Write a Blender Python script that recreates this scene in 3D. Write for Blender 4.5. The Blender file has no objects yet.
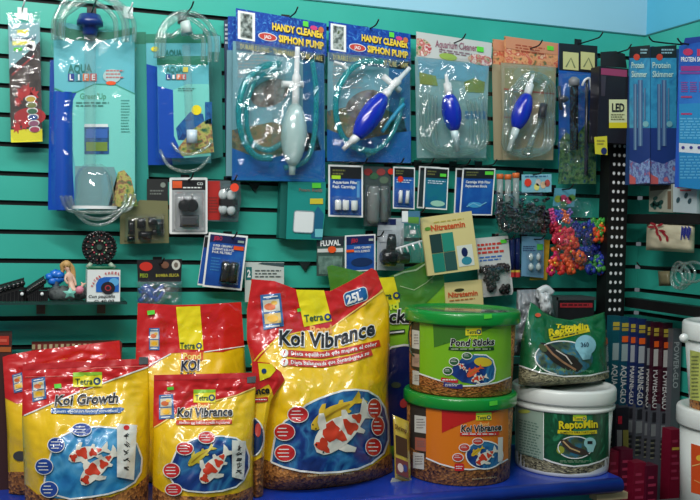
import bpy, bmesh, math, random
from mathutils import Vector, Matrix, noise
from mathutils.geometry import delaunay_2d_cdt
PI = math.pi
scene = bpy.context.scene
COL = scene.collection
random.seed(7)

# ---------------------------------------------------------------- camera, world, lights, exposure
FPX = 940.0
CAMLOC = Vector((0, -2.6, 1.5))
RM = (Matrix.Rotation(-math.radians(19.5), 3, 'Z') @ Matrix.Rotation(PI / 2 - math.radians(1.5), 3, 'X')
      @ Matrix.Rotation(math.radians(1.4), 3, 'Z'))
cam_data = bpy.data.cameras.new('camera')
cam = bpy.data.objects.new('camera', cam_data)
COL.objects.link(cam)
cam_data.sensor_width = 36.0
cam_data.lens = FPX / 700 * 36.0
cam_data.clip_start = 0.05
cam.matrix_world = Matrix.Translation(CAMLOC) @ RM.to_4x4()
scene.camera = cam

world = bpy.data.worlds.new('world')
scene.world = world
world.use_nodes = True
world.node_tree.nodes['Background'].inputs[0].default_value = (0.80, 0.92, 1.0, 1)
world.node_tree.nodes['Background'].inputs[1].default_value = 0.13


def area_light(name, loc, target, sx, sy, power, color):
    l = bpy.data.lights.new(name, 'AREA')
    l.shape = 'RECTANGLE'; l.size = sx; l.size_y = sy; l.energy = power; l.color = color
    o = bpy.data.objects.new(name, l)
    COL.objects.link(o)
    o.location = loc
    o.rotation_euler = (Vector(target) - Vector(loc)).to_track_quat('-Z', 'Y').to_euler()
    return o


area_light('ceiling_tube_light', (-0.2, -1.35, 2.9), (0.5, 0.0, 1.5), 1.5, 0.12, 27, (1.0, 0.99, 0.95))
area_light('ceiling_tube_light', (-0.7, -2.7, 2.9), (0.3, 0.0, 1.2), 1.4, 0.12, 31, (1.0, 0.99, 0.95))
area_light('ceiling_tube_light', (1.0, -1.1, 2.9), (0.9, 0.0, 1.6), 1.2, 0.12, 8, (0.97, 0.99, 1.0))
scene.view_settings.view_transform = 'Standard'
scene.view_settings.look = 'None'
scene.view_settings.gamma = 1.0
scene.view_settings.exposure = 0.0
scene.view_settings.use_curve_mapping = False


# ---------------------------------------------------------------- pixel rays of the measured camera
def ray(px, py):
    return RM @ Vector(((px - 350) / FPX, (250 - py) / FPX, -1.0))


def P(px, py, Y=0.0):
    d = ray(px, py)
    return CAMLOC + d * ((-Y - CAMLOC.y) / d.y)


def Pz(px, py, z):
    d = ray(px, py)
    return CAMLOC + d * ((z - CAMLOC.z) / d.z)


XC = 1.926          # right wall
ZT = 0.83           # table top
EPS = 0.0007


# ---------------------------------------------------------------- materials
_M = {}


def lin(c):
    c = c / 255.0
    return c / 12.92 if c <= 0.04045 else ((c + 0.055) / 1.055) ** 2.4


def rgba(c):
    return (lin(c[0]), lin(c[1]), lin(c[2]), 1)


def new_mat(name):
    m = bpy.data.materials.new(name)
    m.use_nodes = True
    nt = m.node_tree
    return m, nt, nt.nodes['Principled BSDF']


def bump(nt, bs, scale, strength, dist=0.002, detail=2.0, distort=0.0, stretch=None):
    tc = nt.nodes.new('ShaderNodeTexCoord')
    n = nt.nodes.new('ShaderNodeTexNoise')
    n.inputs['Scale'].default_value = scale
    n.inputs['Detail'].default_value = detail
    n.inputs['Distortion'].default_value = distort
    b = nt.nodes.new('ShaderNodeBump')
    b.inputs['Strength'].default_value = strength
    b.inputs['Distance'].default_value = dist
    if stretch:
        mp = nt.nodes.new('ShaderNodeMapping')
        mp.inputs['Scale'].default_value = stretch
        nt.links.new(tc.outputs['Object'], mp.inputs[0]); nt.links.new(mp.outputs[0], n.inputs['Vector'])
    else:
        nt.links.new(tc.outputs['Object'], n.inputs['Vector'])
    nt.links.new(n.outputs[0], b.inputs['Height'])
    if bs is not None:
        nt.links.new(b.outputs[0], bs.inputs['Normal'])
    return b


def mat(c, rough=0.45, kind='print', coat=0.0, metal=0.0):
    """plain colours: kind print (card), bag (crinkly gloss film print), plastic"""
    key = (tuple(c), rough, kind, coat, metal)
    if key in _M:
        return _M[key]
    m, nt, bs = new_mat('%s_%d_%d_%d' % ((kind,) + tuple(int(x) for x in c)))
    bs.inputs['Base Color'].default_value = rgba(c)
    bs.inputs['Roughness'].default_value = rough
    bs.inputs['Metallic'].default_value = metal
    bs.inputs['Coat Weight'].default_value = coat
    bs.inputs['Coat Roughness'].default_value = 0.08
    if kind == 'bag':
        bs.inputs['Roughness'].default_value = 0.36
        bs.inputs['Coat Weight'].default_value = 1.0
        bs.inputs['Coat IOR'].default_value = 1.6
        bs.inputs['Coat Roughness'].default_value = 0.06
        bump(nt, bs, 20, 0.4, 0.008, 2.0, 0.8)
        b = bump(nt, None, 17, 0.8, 0.012, 1.5, 1.2)
        nt.links.new(b.outputs[0], bs.inputs['Coat Normal'])
    _M[key] = m
    return m


def ramp_mat(name, cols, scale, rough=0.5, kind='noise', detail=4.0, bumpy=0.0, coat=0.0, stretch=None, distort=0.0):
    key = ('ramp', name)
    if key in _M:
        return _M[key]
    m, nt, bs = new_mat(name)
    tc = nt.nodes.new('ShaderNodeTexCoord')
    mp = nt.nodes.new('ShaderNodeMapping')
    if stretch: mp.inputs['Scale'].default_value = stretch
    nt.links.new(tc.outputs['Object'], mp.inputs[0])
    if kind == 'noise':
        t = nt.nodes.new('ShaderNodeTexNoise'); t.inputs['Detail'].default_value = detail
        t.inputs['Distortion'].default_value = distort
        out = t.outputs[0]
        lo, hi = 0.32, 0.68
    else:
        t = nt.nodes.new('ShaderNodeTexVoronoi')
        sep = nt.nodes.new('ShaderNodeSeparateColor')
        nt.links.new(t.outputs['Color'], sep.inputs[0]); out = sep.outputs[0]
        lo, hi = 0.0, 1.0
    t.inputs['Scale'].default_value = scale
    nt.links.new(mp.outputs[0], t.inputs['Vector'])
    r = nt.nodes.new('ShaderNodeValToRGB')
    el = r.color_ramp.elements
    n = len(cols)
    while len(el) < n: el.new(0.5)
    for i, c in enumerate(cols):
        el[i].position = lo + (hi - lo) * i / (n - 1); el[i].color = rgba(c)
    if kind != 'noise': r.color_ramp.interpolation = 'LINEAR'
    nt.links.new(out, r.inputs[0]); nt.links.new(r.outputs[0], bs.inputs['Base Color'])
    bs.inputs['Roughness'].default_value = rough
    bs.inputs['Coat Weight'].default_value = coat; bs.inputs['Coat Roughness'].default_value = 0.12
    if bumpy:
        b = nt.nodes.new('ShaderNodeBump'); b.inputs['Strength'].default_value = bumpy; b.inputs['Distance'].default_value = 0.003
        src = t.outputs['Distance'] if kind != 'noise' else t.outputs[0]
        nt.links.new(src, b.inputs['Height']); nt.links.new(b.outputs[0], bs.inputs['Normal'])
    _M[key] = m
    return m


def clear_mat(name, tint=(255, 255, 255), gloss=0.16, haze=0.05, rough=0.08, crinkle=0.0, cscale=30, edge=0.3, haze_col=(230, 240, 240)):
    key = ('clear', name)
    if key in _M:
        return _M[key]
    m = bpy.data.materials.new(name); m.use_nodes = True
    nt = m.node_tree; nt.nodes.clear()
    out = nt.nodes.new('ShaderNodeOutputMaterial')
    tr = nt.nodes.new('ShaderNodeBsdfTransparent'); tr.inputs[0].default_value = rgba(tint)
    gl = nt.nodes.new('ShaderNodeBsdfGlossy'); gl.inputs['Roughness'].default_value = rough
    df = nt.nodes.new('ShaderNodeBsdfDiffuse'); df.inputs[0].default_value = rgba(haze_col)
    m1 = nt.nodes.new('ShaderNodeMixShader'); m1.inputs[0].default_value = haze
    nt.links.new(tr.outputs[0], m1.inputs[1]); nt.links.new(df.outputs[0], m1.inputs[2])
    m2 = nt.nodes.new('ShaderNodeMixShader')
    lw = nt.nodes.new('ShaderNodeLayerWeight'); lw.inputs[0].default_value = 0.35
    ma = nt.nodes.new('ShaderNodeMath'); ma.operation = 'MULTIPLY_ADD'
    ma.inputs[1].default_value = edge; ma.inputs[2].default_value = gloss; ma.use_clamp = True
    nt.links.new(lw.outputs['Facing'], ma.inputs[0]); nt.links.new(ma.outputs[0], m2.inputs[0])
    nt.links.new(m1.outputs[0], m2.inputs[1]); nt.links.new(gl.outputs[0], m2.inputs[2])
    nt.links.new(m2.outputs[0], out.inputs[0])
    if crinkle:
        b = bump(nt, None, cscale, crinkle, 0.02, 2.0, 1.6)
        nt.links.new(b.outputs[0], gl.inputs['Normal'])
    _M[key] = m
    return m


FILM = lambda: clear_mat('crinkled_clear_film', gloss=0.13, haze=0.0, rough=0.05, crinkle=0.35, cscale=24, edge=0.04)
BLIS = lambda: clear_mat('clear_blister_plastic', gloss=0.06, haze=0.01, rough=0.08, crinkle=0.25, cscale=30, edge=0.35)
HOSE = lambda: clear_mat('clear_hose_plastic', tint=(235, 245, 242), gloss=0.10, haze=0.10, rough=0.06, edge=0.45, haze_col=(215, 235, 230))
RTUBE = lambda: clear_mat('clear_rigid_tube', gloss=0.04, haze=0.04, rough=0.04, edge=0.3, haze_col=(230, 245, 245))
TEALHOSE = lambda: clear_mat('teal_hose_plastic', tint=(110, 225, 225), gloss=0.1, haze=0.35, rough=0.1, edge=0.3, haze_col=(30, 185, 195))
KIB = lambda: ramp_mat('brown_food_pellets', [(62, 34, 14), (150, 92, 40), (190, 126, 60), (100, 56, 22)], 150, 0.55, 'vor', bumpy=0.7, coat=0.25)
KIBR = lambda: ramp_mat('red_brown_food_sticks', [(100, 44, 16), (198, 116, 52), (224, 146, 74), (140, 70, 28)], 135, 0.5, 'vor', bumpy=0.8, coat=0.2, stretch=(1, 1, 1.9))
KIBG = lambda: ramp_mat('grey_green_food_sticks', [(40, 38, 26), (120, 116, 88), (170, 164, 130), (76, 72, 52)], 150, 0.55, 'vor', bumpy=0.8, coat=0.2, stretch=(1, 1, 1.9))
WATER = lambda: ramp_mat('printed_blue_water', [(14, 52, 110), (20, 80, 145), (34, 105, 165), (20, 66, 130)], 24, 0.35, detail=3, coat=0.3, distort=1.5)
POND = lambda: ramp_mat('printed_blue_header_water', [(10, 52, 140), (14, 66, 160), (18, 74, 168), (70, 140, 205)], 55, 0.35, detail=2, distort=2.0)
REEF = lambda: ramp_mat('printed_aquarium_plants', [(40, 90, 70), (130, 150, 70), (190, 180, 100), (150, 100, 80), (70, 120, 70)], 60, 0.4, detail=3)
FLOW = lambda: ramp_mat('printed_corals_and_flowers', [(60, 110, 60), (200, 180, 150), (190, 60, 70), (235, 225, 215), (180, 70, 80)], 55, 0.4, detail=2)
FLOWO = lambda: ramp_mat('printed_orange_reef', [(90, 110, 70), (215, 140, 90), (225, 165, 115), (200, 80, 60), (235, 200, 160)], 45, 0.4, detail=2)


# ---------------------------------------------------------------- surfaces (photo measurements to points of real surfaces)
class Plane:
    curved = False
    def __init__(s, p0, n):
        s.p0 = Vector(p0); s.nn = Vector(n).normalized()
    def n(s): return s.nn
    def ptd(s, x, y, d=0.0):
        r = ray(x, y)
        t = (s.p0 + s.nn * d - CAMLOC).dot(s.nn) / r.dot(s.nn)
        return CAMLOC + r * t
    def pt(s, x, y, lay=0.0): return s.ptd(x, y, lay * EPS)
    def quad(s, a, b, c): return UV(s, a, b, c)


def Wall(Y): return Plane((0, -Y, 0), (0, -1, 0))
def Right(X): return Plane((X, 0, 0), (-1, 0, 0))


class UV:
    curved = False
    def __init__(s, base, tl, tr, bl):
        s.b = base; s.o = tl; s.u = (tr[0] - tl[0], tr[1] - tl[1]); s.v = (bl[0] - tl[0], bl[1] - tl[1])
    def n(s): return s.b.n()
    def px(s, u, v): return (s.o[0] + s.u[0] * u + s.v[0] * v, s.o[1] + s.u[1] * u + s.v[1] * v)
    def ptd(s, u, v, d=0.0): return s.b.ptd(*s.px(u, v), d)
    def pt(s, u, v, lay=0.0): return s.b.ptd(*s.px(u, v), lay * EPS)


def interp(pts, x):
    if x <= pts[0][0]: return pts[0][1]
    for (a, va), (b, vb) in zip(pts, pts[1:]):
        if x <= b:
            return va + (vb - va) * (x - a) / (b - a) if b > a else vb
    return pts[-1][1]


class Bag:
    """pouch: base plane + bulge. xl, xr = [(y, x)...]; top, bot = [(s, y)...]"""
    curved = True
    def __init__(s, base, xl, xr, top, bot, depth, wr=0.004, seed=0, head=0.12, back=0.7):
        s.b = base; s.xl = xl; s.xr = xr; s.top = top; s.bot = bot; s.depth = depth; s.wr = wr; s.seed = seed; s.head = head; s.bk = back
    def n(s): return s.b.n()
    def st(s, x, y):
        l = interp(s.xl, y); r = interp(s.xr, y)
        a = (x - l) / (r - l); a = min(1, max(0, a))
        t0 = interp(s.top, a); t1 = interp(s.bot, a)
        t = (y - t0) / (t1 - t0)
        return a, min(1, max(0, t))
    def xy(s, a, t):
        t0 = interp(s.top, a); t1 = interp(s.bot, a)
        y = t0 + (t1 - t0) * t
        l = interp(s.xl, y); r = interp(s.xr, y)
        return l + (r - l) * a, y
    def h(s, x, y):
        a, t = s.st(x, y)
        e = max(0.0, 1 - abs(2 * a - 1) ** 2.6) ** 0.75
        k = max(0.0, (t - s.head) / (0.62 - s.head)); k = min(1, k)
        k = k * k * (3 - 2 * k)
        f = e * k
        if t > 0.93: f *= 1 - 0.35 * ((t - 0.93) / 0.07) ** 2
        v = Vector((x * 0.055, y * 0.055, s.seed * 7.3))
        w = noise.noise(v) * 0.8 + noise.noise(v * 2.3) * 0.4 + abs(noise.noise(Vector((x * 0.09 + y * 0.05, y * 0.02, s.seed)))) * 0.7
        # a few tension folds running down from the corners
        g = math.exp(-((a - 0.17 - 0.25 * t) / 0.05) ** 2) * (1 - t) + math.exp(-((a - 0.85 + 0.2 * t) / 0.04) ** 2) * (1 - t)
        crk = 1.25 * abs(noise.noise(Vector((x * 0.04, y * 0.11, s.seed + 3.1)))) + 0.5 * abs(noise.noise(Vector((x * 0.09 + y * .07, y * 0.08 - x * .04, s.seed + 9.1))))
        ee = min(1, min(a, 1 - a) * 9)
        return s.depth * f + s.wr * ee * (w + 0.9 * g + crk * max(0.0, 1 - 2.2 * t)) * min(1, t * 8 + 0.15) * (1.15 - 0.5 * t)
    def ptd(s, x, y, d=0.0): return s.b.ptd(x, y, s.h(x, y) + d)
    def pt(s, x, y, lay=0.0): return s.ptd(x, y, lay * EPS * 1.7)
    def body(s, mb, m, ns=44, nt=56):
        F, B = [], []
        for j in range(nt + 1):
            rf, rb = [], []
            for i in range(ns + 1):
                a, t = i / ns, j / nt
                x, y = s.xy(a, t)
                p = s.b.ptd(x, y, 0)
                e = max(0.0, 1 - abs(2 * a - 1) ** 2.6) ** 0.75
                k = min(1, max(0.0, (t - s.head) / (0.62 - s.head))); k = k * k * (3 - 2 * k)
                rf.append(mb.v(s.ptd(x, y, 0)))
                rb.append(mb.v(p - s.n() * (s.depth * s.bk * e * k + 0.0012)))
            F.append(rf); B.append(rb)
        for j in range(nt):
            for i in range(ns):
                mb.f([F[j][i], F[j + 1][i], F[j + 1][i + 1], F[j][i + 1]], m, True)
                mb.f([B[j][i], B[j][i + 1], B[j + 1][i + 1], B[j + 1][i]], m, True)
        for j in range(nt):
            mb.f([F[j][0], B[j][0], B[j + 1][0], F[j + 1][0]], m, True)
            mb.f([F[j][ns], F[j + 1][ns], B[j + 1][ns], B[j][ns]], m, True)
        for i in range(ns):
            mb.f([F[nt][i], B[nt][i], B[nt][i + 1], F[nt][i + 1]], m, True)
            mb.f([F[0][i], F[0][i + 1], B[0][i + 1], B[0][i]], m, True)
    def zone(s, mb, f0, f1, m, lay, a0=0.0, a1=1.0, ns=40, nt=22):
        """band between curves f0(a), f1(a) given as [(a, y)] or 'top'/'bot'"""
        g0 = (lambda a: interp(s.top, a)) if f0 == 'top' else (lambda a: interp(f0, a))
        g1 = (lambda a: interp(s.bot, a)) if f1 == 'bot' else (lambda a: interp(f1, a))
        G = []
        for j in range(nt + 1):
            row = []
            for i in range(ns + 1):
                a = a0 + (a1 - a0) * i / ns
                y = g0(a) + (g1(a) - g0(a)) * j / nt
                l = interp(s.xl, y); r = interp(s.xr, y)
                row.append(mb.v(s.pt(l + (r - l) * a, y, lay)))
            G.append(row)
        for j in range(nt):
            for i in range(ns):
                mb.f([G[j][i], G[j + 1][i], G[j + 1][i + 1], G[j][i + 1]], m, True)


class Cone:
    curved = True
    def __init__(s, c, z0, r0, z1, r1):
        s.c = Vector((c[0], c[1])); s.bb = (r1 - r0) / (z1 - z0); s.aa = r0 - s.bb * z0
        s.z0, s.z1, s.r0, s.r1 = z0, z1, r0, r1
    def ptd(s, x, y, d=0.0):
        r = ray(x, y); ox, oy = CAMLOC.x - s.c.x, CAMLOC.y - s.c.y
        k0 = s.aa + d + s.bb * CAMLOC.z; k1 = s.bb * r.z
        A = r.x ** 2 + r.y ** 2 - k1 ** 2; B = 2 * (ox * r.x + oy * r.y - k0 * k1); C = ox ** 2 + oy ** 2 - k0 ** 2
        D = max(0.0, B * B - 4 * A * C)
        return CAMLOC + r * ((-B - math.sqrt(D)) / (2 * A))
    def pt(s, x, y, lay=0.0): return s.ptd(x, y, lay * EPS)


# ---------------------------------------------------------------- mesh builder
class MB:
    def __init__(s): s.V = []; s.F = []; s.mi = []; s.sm = []; s.mats = []
    def v(s, p): s.V.append(Vector(p)); return len(s.V) - 1
    def m(s, m):
        if m not in s.mats: s.mats.append(m)
        return s.mats.index(m)
    def f(s, idx, m, smooth=False): s.F.append(idx); s.mi.append(s.m(m)); s.sm.append(smooth)
    def build(s, name, origin):
        me = bpy.data.meshes.new(name)
        me.from_pydata([tuple(p - origin) for p in s.V], [], s.F)
        for m in s.mats: me.materials.append(m)
        me.polygons.foreach_set('material_index', s.mi)
        me.polygons.foreach_set('use_smooth', s.sm)
        me.update()
        o = bpy.data.objects.new(name, me)
        COL.objects.link(o)
        return o


def poly(mb, S, pts, m, lay=1, cell=None):
    if S.curved:
        cell = cell or (2.6 if isinstance(S, Bag) else 4.0)
        xs = [p[0] for p in pts]; ys = [p[1] for p in pts]
        # densify the outline
        out = []
        for i, a in enumerate(pts):
            b = pts[(i + 1) % len(pts)]
            L = math.hypot(b[0] - a[0], b[1] - a[1]); k = max(1, int(L / cell))
            for j in range(k): out.append(Vector((a[0] + (b[0] - a[0]) * j / k, a[1] + (b[1] - a[1]) * j / k)))
        n = len(out)
        gx = math.floor(min(xs) / cell)
        vs = list(out)
        for i in range(gx, int(max(xs) / cell) + 1):
            for j in range(int(min(ys) / cell), int(max(ys) / cell) + 1):
                vs.append(Vector((i * cell + 0.37, j * cell + 0.21)))
        r = delaunay_2d_cdt(vs, [], [list(range(n))], 1, 1e-5)
        base = len(mb.V)
        for q in r[0]: mb.v(S.pt(q.x, q.y, lay))
        for f in r[2]: mb.f([base + k for k in f], m, True)
    else:
        idx = [mb.v(S.pt(p[0], p[1], lay)) for p in pts]
        mb.f(idx, m)


def rect(mb, S, x0, y0, x1, y1, m, lay=1): poly(mb, S, [(x0, y0), (x0, y1), (x1, y1), (x1, y0)], m, lay)


def ell_pts(cx, cy, rx, ry, rot=0, n=28, a0=0, a1=2 * PI):
    c, s = math.cos(rot), math.sin(rot)
    full = abs(a1 - a0 - 2 * PI) < 1e-6
    k = n if full else n + 1
    out = []
    for i in range(k):
        a = a0 + (a1 - a0) * i / n
        X, Y = rx * math.cos(a), ry * math.sin(a)
        out.append((cx + X * c - Y * s, cy + X * s + Y * c))
    return out


def ell(mb, S, cx, cy, rx, ry, m, lay=1, rot=0, n=28): poly(mb, S, ell_pts(cx, cy, rx, ry, rot, n), m, lay)


def line(mb, S, pts, w, m, lay=1, closed=False):
    """ribbon of width w along a polyline in the coordinates of S"""
    P2 = list(pts)
    if closed: P2 = P2 + [P2[0]]
    if S.curved:
        D = []
        for a, b in zip(P2, P2[1:]):
            k = max(1, int(math.hypot(b[0] - a[0], b[1] - a[1]) / 2.5))
            D += [(a[0] + (b[0] - a[0]) * j / k, a[1] + (b[1] - a[1]) * j / k) for j in range(k)]
        P2 = D + [P2[-1]]
    L, R = [], []
    for i, p in enumerate(P2):
        a = P2[max(0, i - 1)]; b = P2[min(len(P2) - 1, i + 1)]
        dx, dy = b[0] - a[0], b[1] - a[1]; q = math.hypot(dx, dy) or 1
        nx, ny = -dy / q * w / 2, dx / q * w / 2
        L.append(mb.v(S.pt(p[0] + nx, p[1] + ny, lay))); R.append(mb.v(S.pt(p[0] - nx, p[1] - ny, lay)))
    for i in range(len(P2) - 1): mb.f([L[i], L[i + 1], R[i + 1], R[i]], m)


_T = {}


def text_geo(s, bold, shear, res):
    key = (s, bold, shear, res)
    if key not in _T:
        cu = bpy.data.curves.new('t', 'FONT')
        cu.body = s; cu.offset = bold; cu.shear = shear; cu.resolution_u = res; cu.fill_mode = 'FRONT'
        ob = bpy.data.objects.new('t', cu)
        COL.objects.link(ob)
        dg = bpy.context.evaluated_depsgraph_get()
        me = bpy.data.meshes.new_from_object(ob.evaluated_get(dg))
        vs = [(v.co.x, v.co.y) for v in me.vertices]; fs = [list(p.vertices) for p in me.polygons]
        bpy.data.objects.remove(ob); bpy.data.curves.remove(cu); bpy.data.meshes.remove(me)
        x0 = min(v[0] for v in vs); x1 = max(v[0] for v in vs)
        _T[key] = ([((v[0] - x0) / (x1 - x0), v[1] / 0.70) for v in vs], fs)
    return _T[key]


def text(mb, S, s, x0, y0, x1, y1, h, m, lay=2, bold=0.02, shear=0.0, res=2, base=None):
    vs, fs = text_geo(s, bold, shear, res)
    if isinstance(S, UV): ux, uy = 0.0, -h
    else:
        q = math.hypot(x1 - x0, y1 - y0); ux, uy = (y1 - y0) / q * h, -(x1 - x0) / q * h
    b0 = len(mb.V)
    for u, v in vs:
        x = x0 + (x1 - x0) * u; y = y0 + (y1 - y0) * u
        if base: y = interp(base, x)
        mb.v(S.pt(x + ux * v, y + uy * v, lay))
    if S.curved:
        pos = [None] * len(vs)
        for k, (u, v) in enumerate(vs):
            x = x0 + (x1 - x0) * u; y = y0 + (y1 - y0) * u
            if base: y = interp(base, x)
            pos[k] = (x + ux * v, y + uy * v)
        stack = []
        for f in fs:
            for q in range(1, len(f) - 1): stack.append((f[0], f[q], f[q + 1]))
        while stack:
            tri = stack.pop()
            e = [math.hypot(pos[tri[q]][0] - pos[tri[(q + 1) % 3]][0], pos[tri[q]][1] - pos[tri[(q + 1) % 3]][1]) for q in range(3)]
            q = e.index(max(e))
            if e[q] > 3.0:
                a, b, c = tri[q], tri[(q + 1) % 3], tri[(q + 2) % 3]
                pos.append(((pos[a][0] + pos[b][0]) / 2, (pos[a][1] + pos[b][1]) / 2)); k = len(pos) - 1
                mb.v(S.pt(pos[k][0], pos[k][1], lay))
                stack.append((a, k, c)); stack.append((k, b, c))
            else: mb.f([b0 + k for k in tri], m)
    else:
        for f in fs: mb.f([b0 + k for k in f], m)


def lines(mb, S, x0, y0, x1, y1, n, m, lay=2, fill=0.5, seed=1, slope=0.0):
    """small unreadable print as rows of word-length dashes"""
    rnd = random.Random(seed)
    dy = (y1 - y0) / n
    for i in range(n):
        y = y0 + dy * i; x = x0
        end = x1 - (x1 - x0) * rnd.uniform(0, 0.25)
        while x < end - 1e-6:
            w = (x1 - x0) * rnd.uniform(0.08, 0.2); w = min(w, end - x)
            ya = y + slope * (x - x0); yb = y + slope * (x + w - x0)
            poly(mb, S, [(x, ya), (x, ya + dy * fill), (x + w, yb + dy * fill), (x + w, yb)], m, lay)
            x += w + (x1 - x0) * 0.04


def slab(mb, S, pts, thick, m, side=None):
    F = [S.ptd(p[0], p[1], 0) for p in pts]; n = S.n()
    a = [mb.v(p) for p in F]; b = [mb.v(p - n * thick) for p in F]
    mb.f(a, m); mb.f(b[::-1], side or m)
    for i in range(len(pts)):
        j = (i + 1) % len(pts)
        mb.f([a[i], a[j], b[j], b[i]], side or m)


def rpts(x0, y0, x1, y1, rx, ry, n=4):
    o = []
    for cx, cy, a in ((x1 - rx, y0 + ry, -PI / 2), (x1 - rx, y1 - ry, 0), (x0 + rx, y1 - ry, PI / 2), (x0 + rx, y0 + ry, PI)):
        for i in range(n + 1):
            t = a + PI / 2 * i / n
            o.append((cx + rx * math.cos(t), cy + ry * math.sin(t)))
    return o


def pillow(mb, S, x0, y0, x1, y1, depth, m, nu=12, nv=12, e=6, wr=0.0, seed=0, base=0.001):
    G = []
    for j in range(nv + 1):
        row = []
        for i in range(nu + 1):
            u = -1 + 2 * i / nu; v = -1 + 2 * j / nv
            hh = depth * max(0, (1 - abs(u) ** e) * (1 - abs(v) ** e)) ** 0.6
            if wr:
                fu, fv = i * 26.0 / nu, j * 34.0 / nv
                hh += wr * (noise.noise(Vector((fu * 0.25, fv * 0.25, seed))) + 1.1 * (0.5 - abs(noise.noise(Vector((fu * 0.5 + fv * .35, fv * 0.16 - fu * .1, seed + 5)))))) * (1 if hh > 0 else 0.3)
            x = x0 + (x1 - x0) * (u + 1) / 2; y = y0 + (y1 - y0) * (v + 1) / 2
            row.append(mb.v(S.ptd(x, y, base + hh)))
        G.append(row)
    for j in range(nv):
        for i in range(nu): mb.f([G[j][i], G[j + 1][i], G[j + 1][i + 1], G[j][i + 1]], m, True)


def cuboid(mb, x0, x1, Y0, Y1, z0, z1, m):
    """Y measured out from the back wall"""
    p = [mb.v((x, -Y, z)) for z in (z0, z1) for Y in (Y0, Y1) for x in (x0, x1)]
    for q in ((0, 1, 3, 2), (4, 6, 7, 5), (0, 4, 5, 1), (2, 3, 7, 6), (0, 2, 6, 4), (1, 5, 7, 3)):
        mb.f([p[k] for k in q], m)


def frame_of(d):
    d = d.normalized(); a = Vector((0, 0, 1)) if abs(d.z) < 0.9 else Vector((1, 0, 0))
    u = d.cross(a).normalized(); return u, d.cross(u)


def lathe(mb, p0, p1, prof, m, seg=20, ms=None, caps=True, flat=1.0):
    p0 = Vector(p0); p1 = Vector(p1); d = p1 - p0; u, w = frame_of(d)
    rings = []
    for t, r in prof:
        c = p0 + d * t
        rings.append([mb.v(c + u * (r * math.cos(2 * PI * i / seg)) + w * (r * flat * math.sin(2 * PI * i / seg))) for i in range(seg)])
    for k in range(len(rings) - 1):
        mm = ms[k] if ms else m
        for i in range(seg):
            j = (i + 1) % seg
            mb.f([rings[k][i], rings[k][j], rings[k + 1][j], rings[k + 1][i]], mm, True)
    if caps:
        mb.f(rings[0][::-1], ms[0] if ms else m); mb.f(rings[-1], ms[-1] if ms else m)


def spline(pts, k=6, closed=False):
    pts = [Vector(p) for p in pts]; n = len(pts); out = []
    for i in range(n if closed else n - 1):
        if closed: a, b, c, d = pts[i - 1], pts[i], pts[(i + 1) % n], pts[(i + 2) % n]
        else: a, b, c, d = pts[max(0, i - 1)], pts[i], pts[i + 1], pts[min(n - 1, i + 2)]
        for j in range(k):
            t = j / k
            out.append(0.5 * ((2 * b) + (c - a) * t + (2 * a - 5 * b + 4 * c - d) * t * t + (3 * b - a - 3 * c + d) * t ** 3))
    if not closed: out.append(pts[-1])
    return out


def tube(mb, pts, r, m, seg=8, k=6, closed=False, smooth=True):
    Q = spline(pts, k, closed) if smooth else [Vector(p) for p in pts]
    n = len(Q); rings = []
    up = None
    for i, p in enumerate(Q):
        a = Q[i - 1] if (i or closed) else Q[i]; b = Q[(i + 1) % n] if (i < n - 1 or closed) else Q[i]
        d = (b - a)
        if d.length < 1e-9: d = Vector((0, 0, 1))
        d.normalize()
        if up is None: up, _ = frame_of(d)
        up = (up - d * up.dot(d)); up = up.normalized() if up.length > 1e-6 else frame_of(d)[0]
        w = d.cross(up)
        rings.append([mb.v(p + up * (r * math.cos(2 * PI * q / seg)) + w * (r * math.sin(2 * PI * q / seg))) for q in range(seg)])
    for i in range(n if closed else n - 1):
        A, B = rings[i], rings[(i + 1) % n]
        for q in range(seg): mb.f([A[q], A[(q + 1) % seg], B[(q + 1) % seg], B[q]], m, True)
    if not closed: mb.f(rings[0][::-1], m); mb.f(rings[-1], m)


def tpx(mb, pts, r, m, **k): tube(mb, [P(*p) for p in pts], r, m, **k)


def ball(mb, c, r, m, nu=8, nv=6, sq=(1, 1, 1), jit=0, seed=0):
    c = Vector(c); rows = []
    rnd = random.Random(seed)
    for j in range(nv + 1):
        th = PI * j / nv
        row = []
        for i in range(nu):
            ph = 2 * PI * i / nu
            q = r * (1 + jit * rnd.uniform(-1, 1))
            row.append(mb.v(c + Vector((math.sin(th) * math.cos(ph) * q * sq[0], math.sin(th) * math.sin(ph) * q * sq[1], math.cos(th) * q * sq[2]))))
        rows.append(row)
    for j in range(nv):
        for i in range(nu): mb.f([rows[j][i], rows[j + 1][i], rows[j + 1][(i + 1) % nu], rows[j][(i + 1) % nu]], m, True)


# ---------------------------------------------------------------- things and parts
def tag(o, label=None, cat=None, group=None, kind=None):
    if label: o['label'] = label
    if cat: o['category'] = cat
    if group: o['group'] = group
    if kind: o['kind'] = kind
    return o


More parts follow.
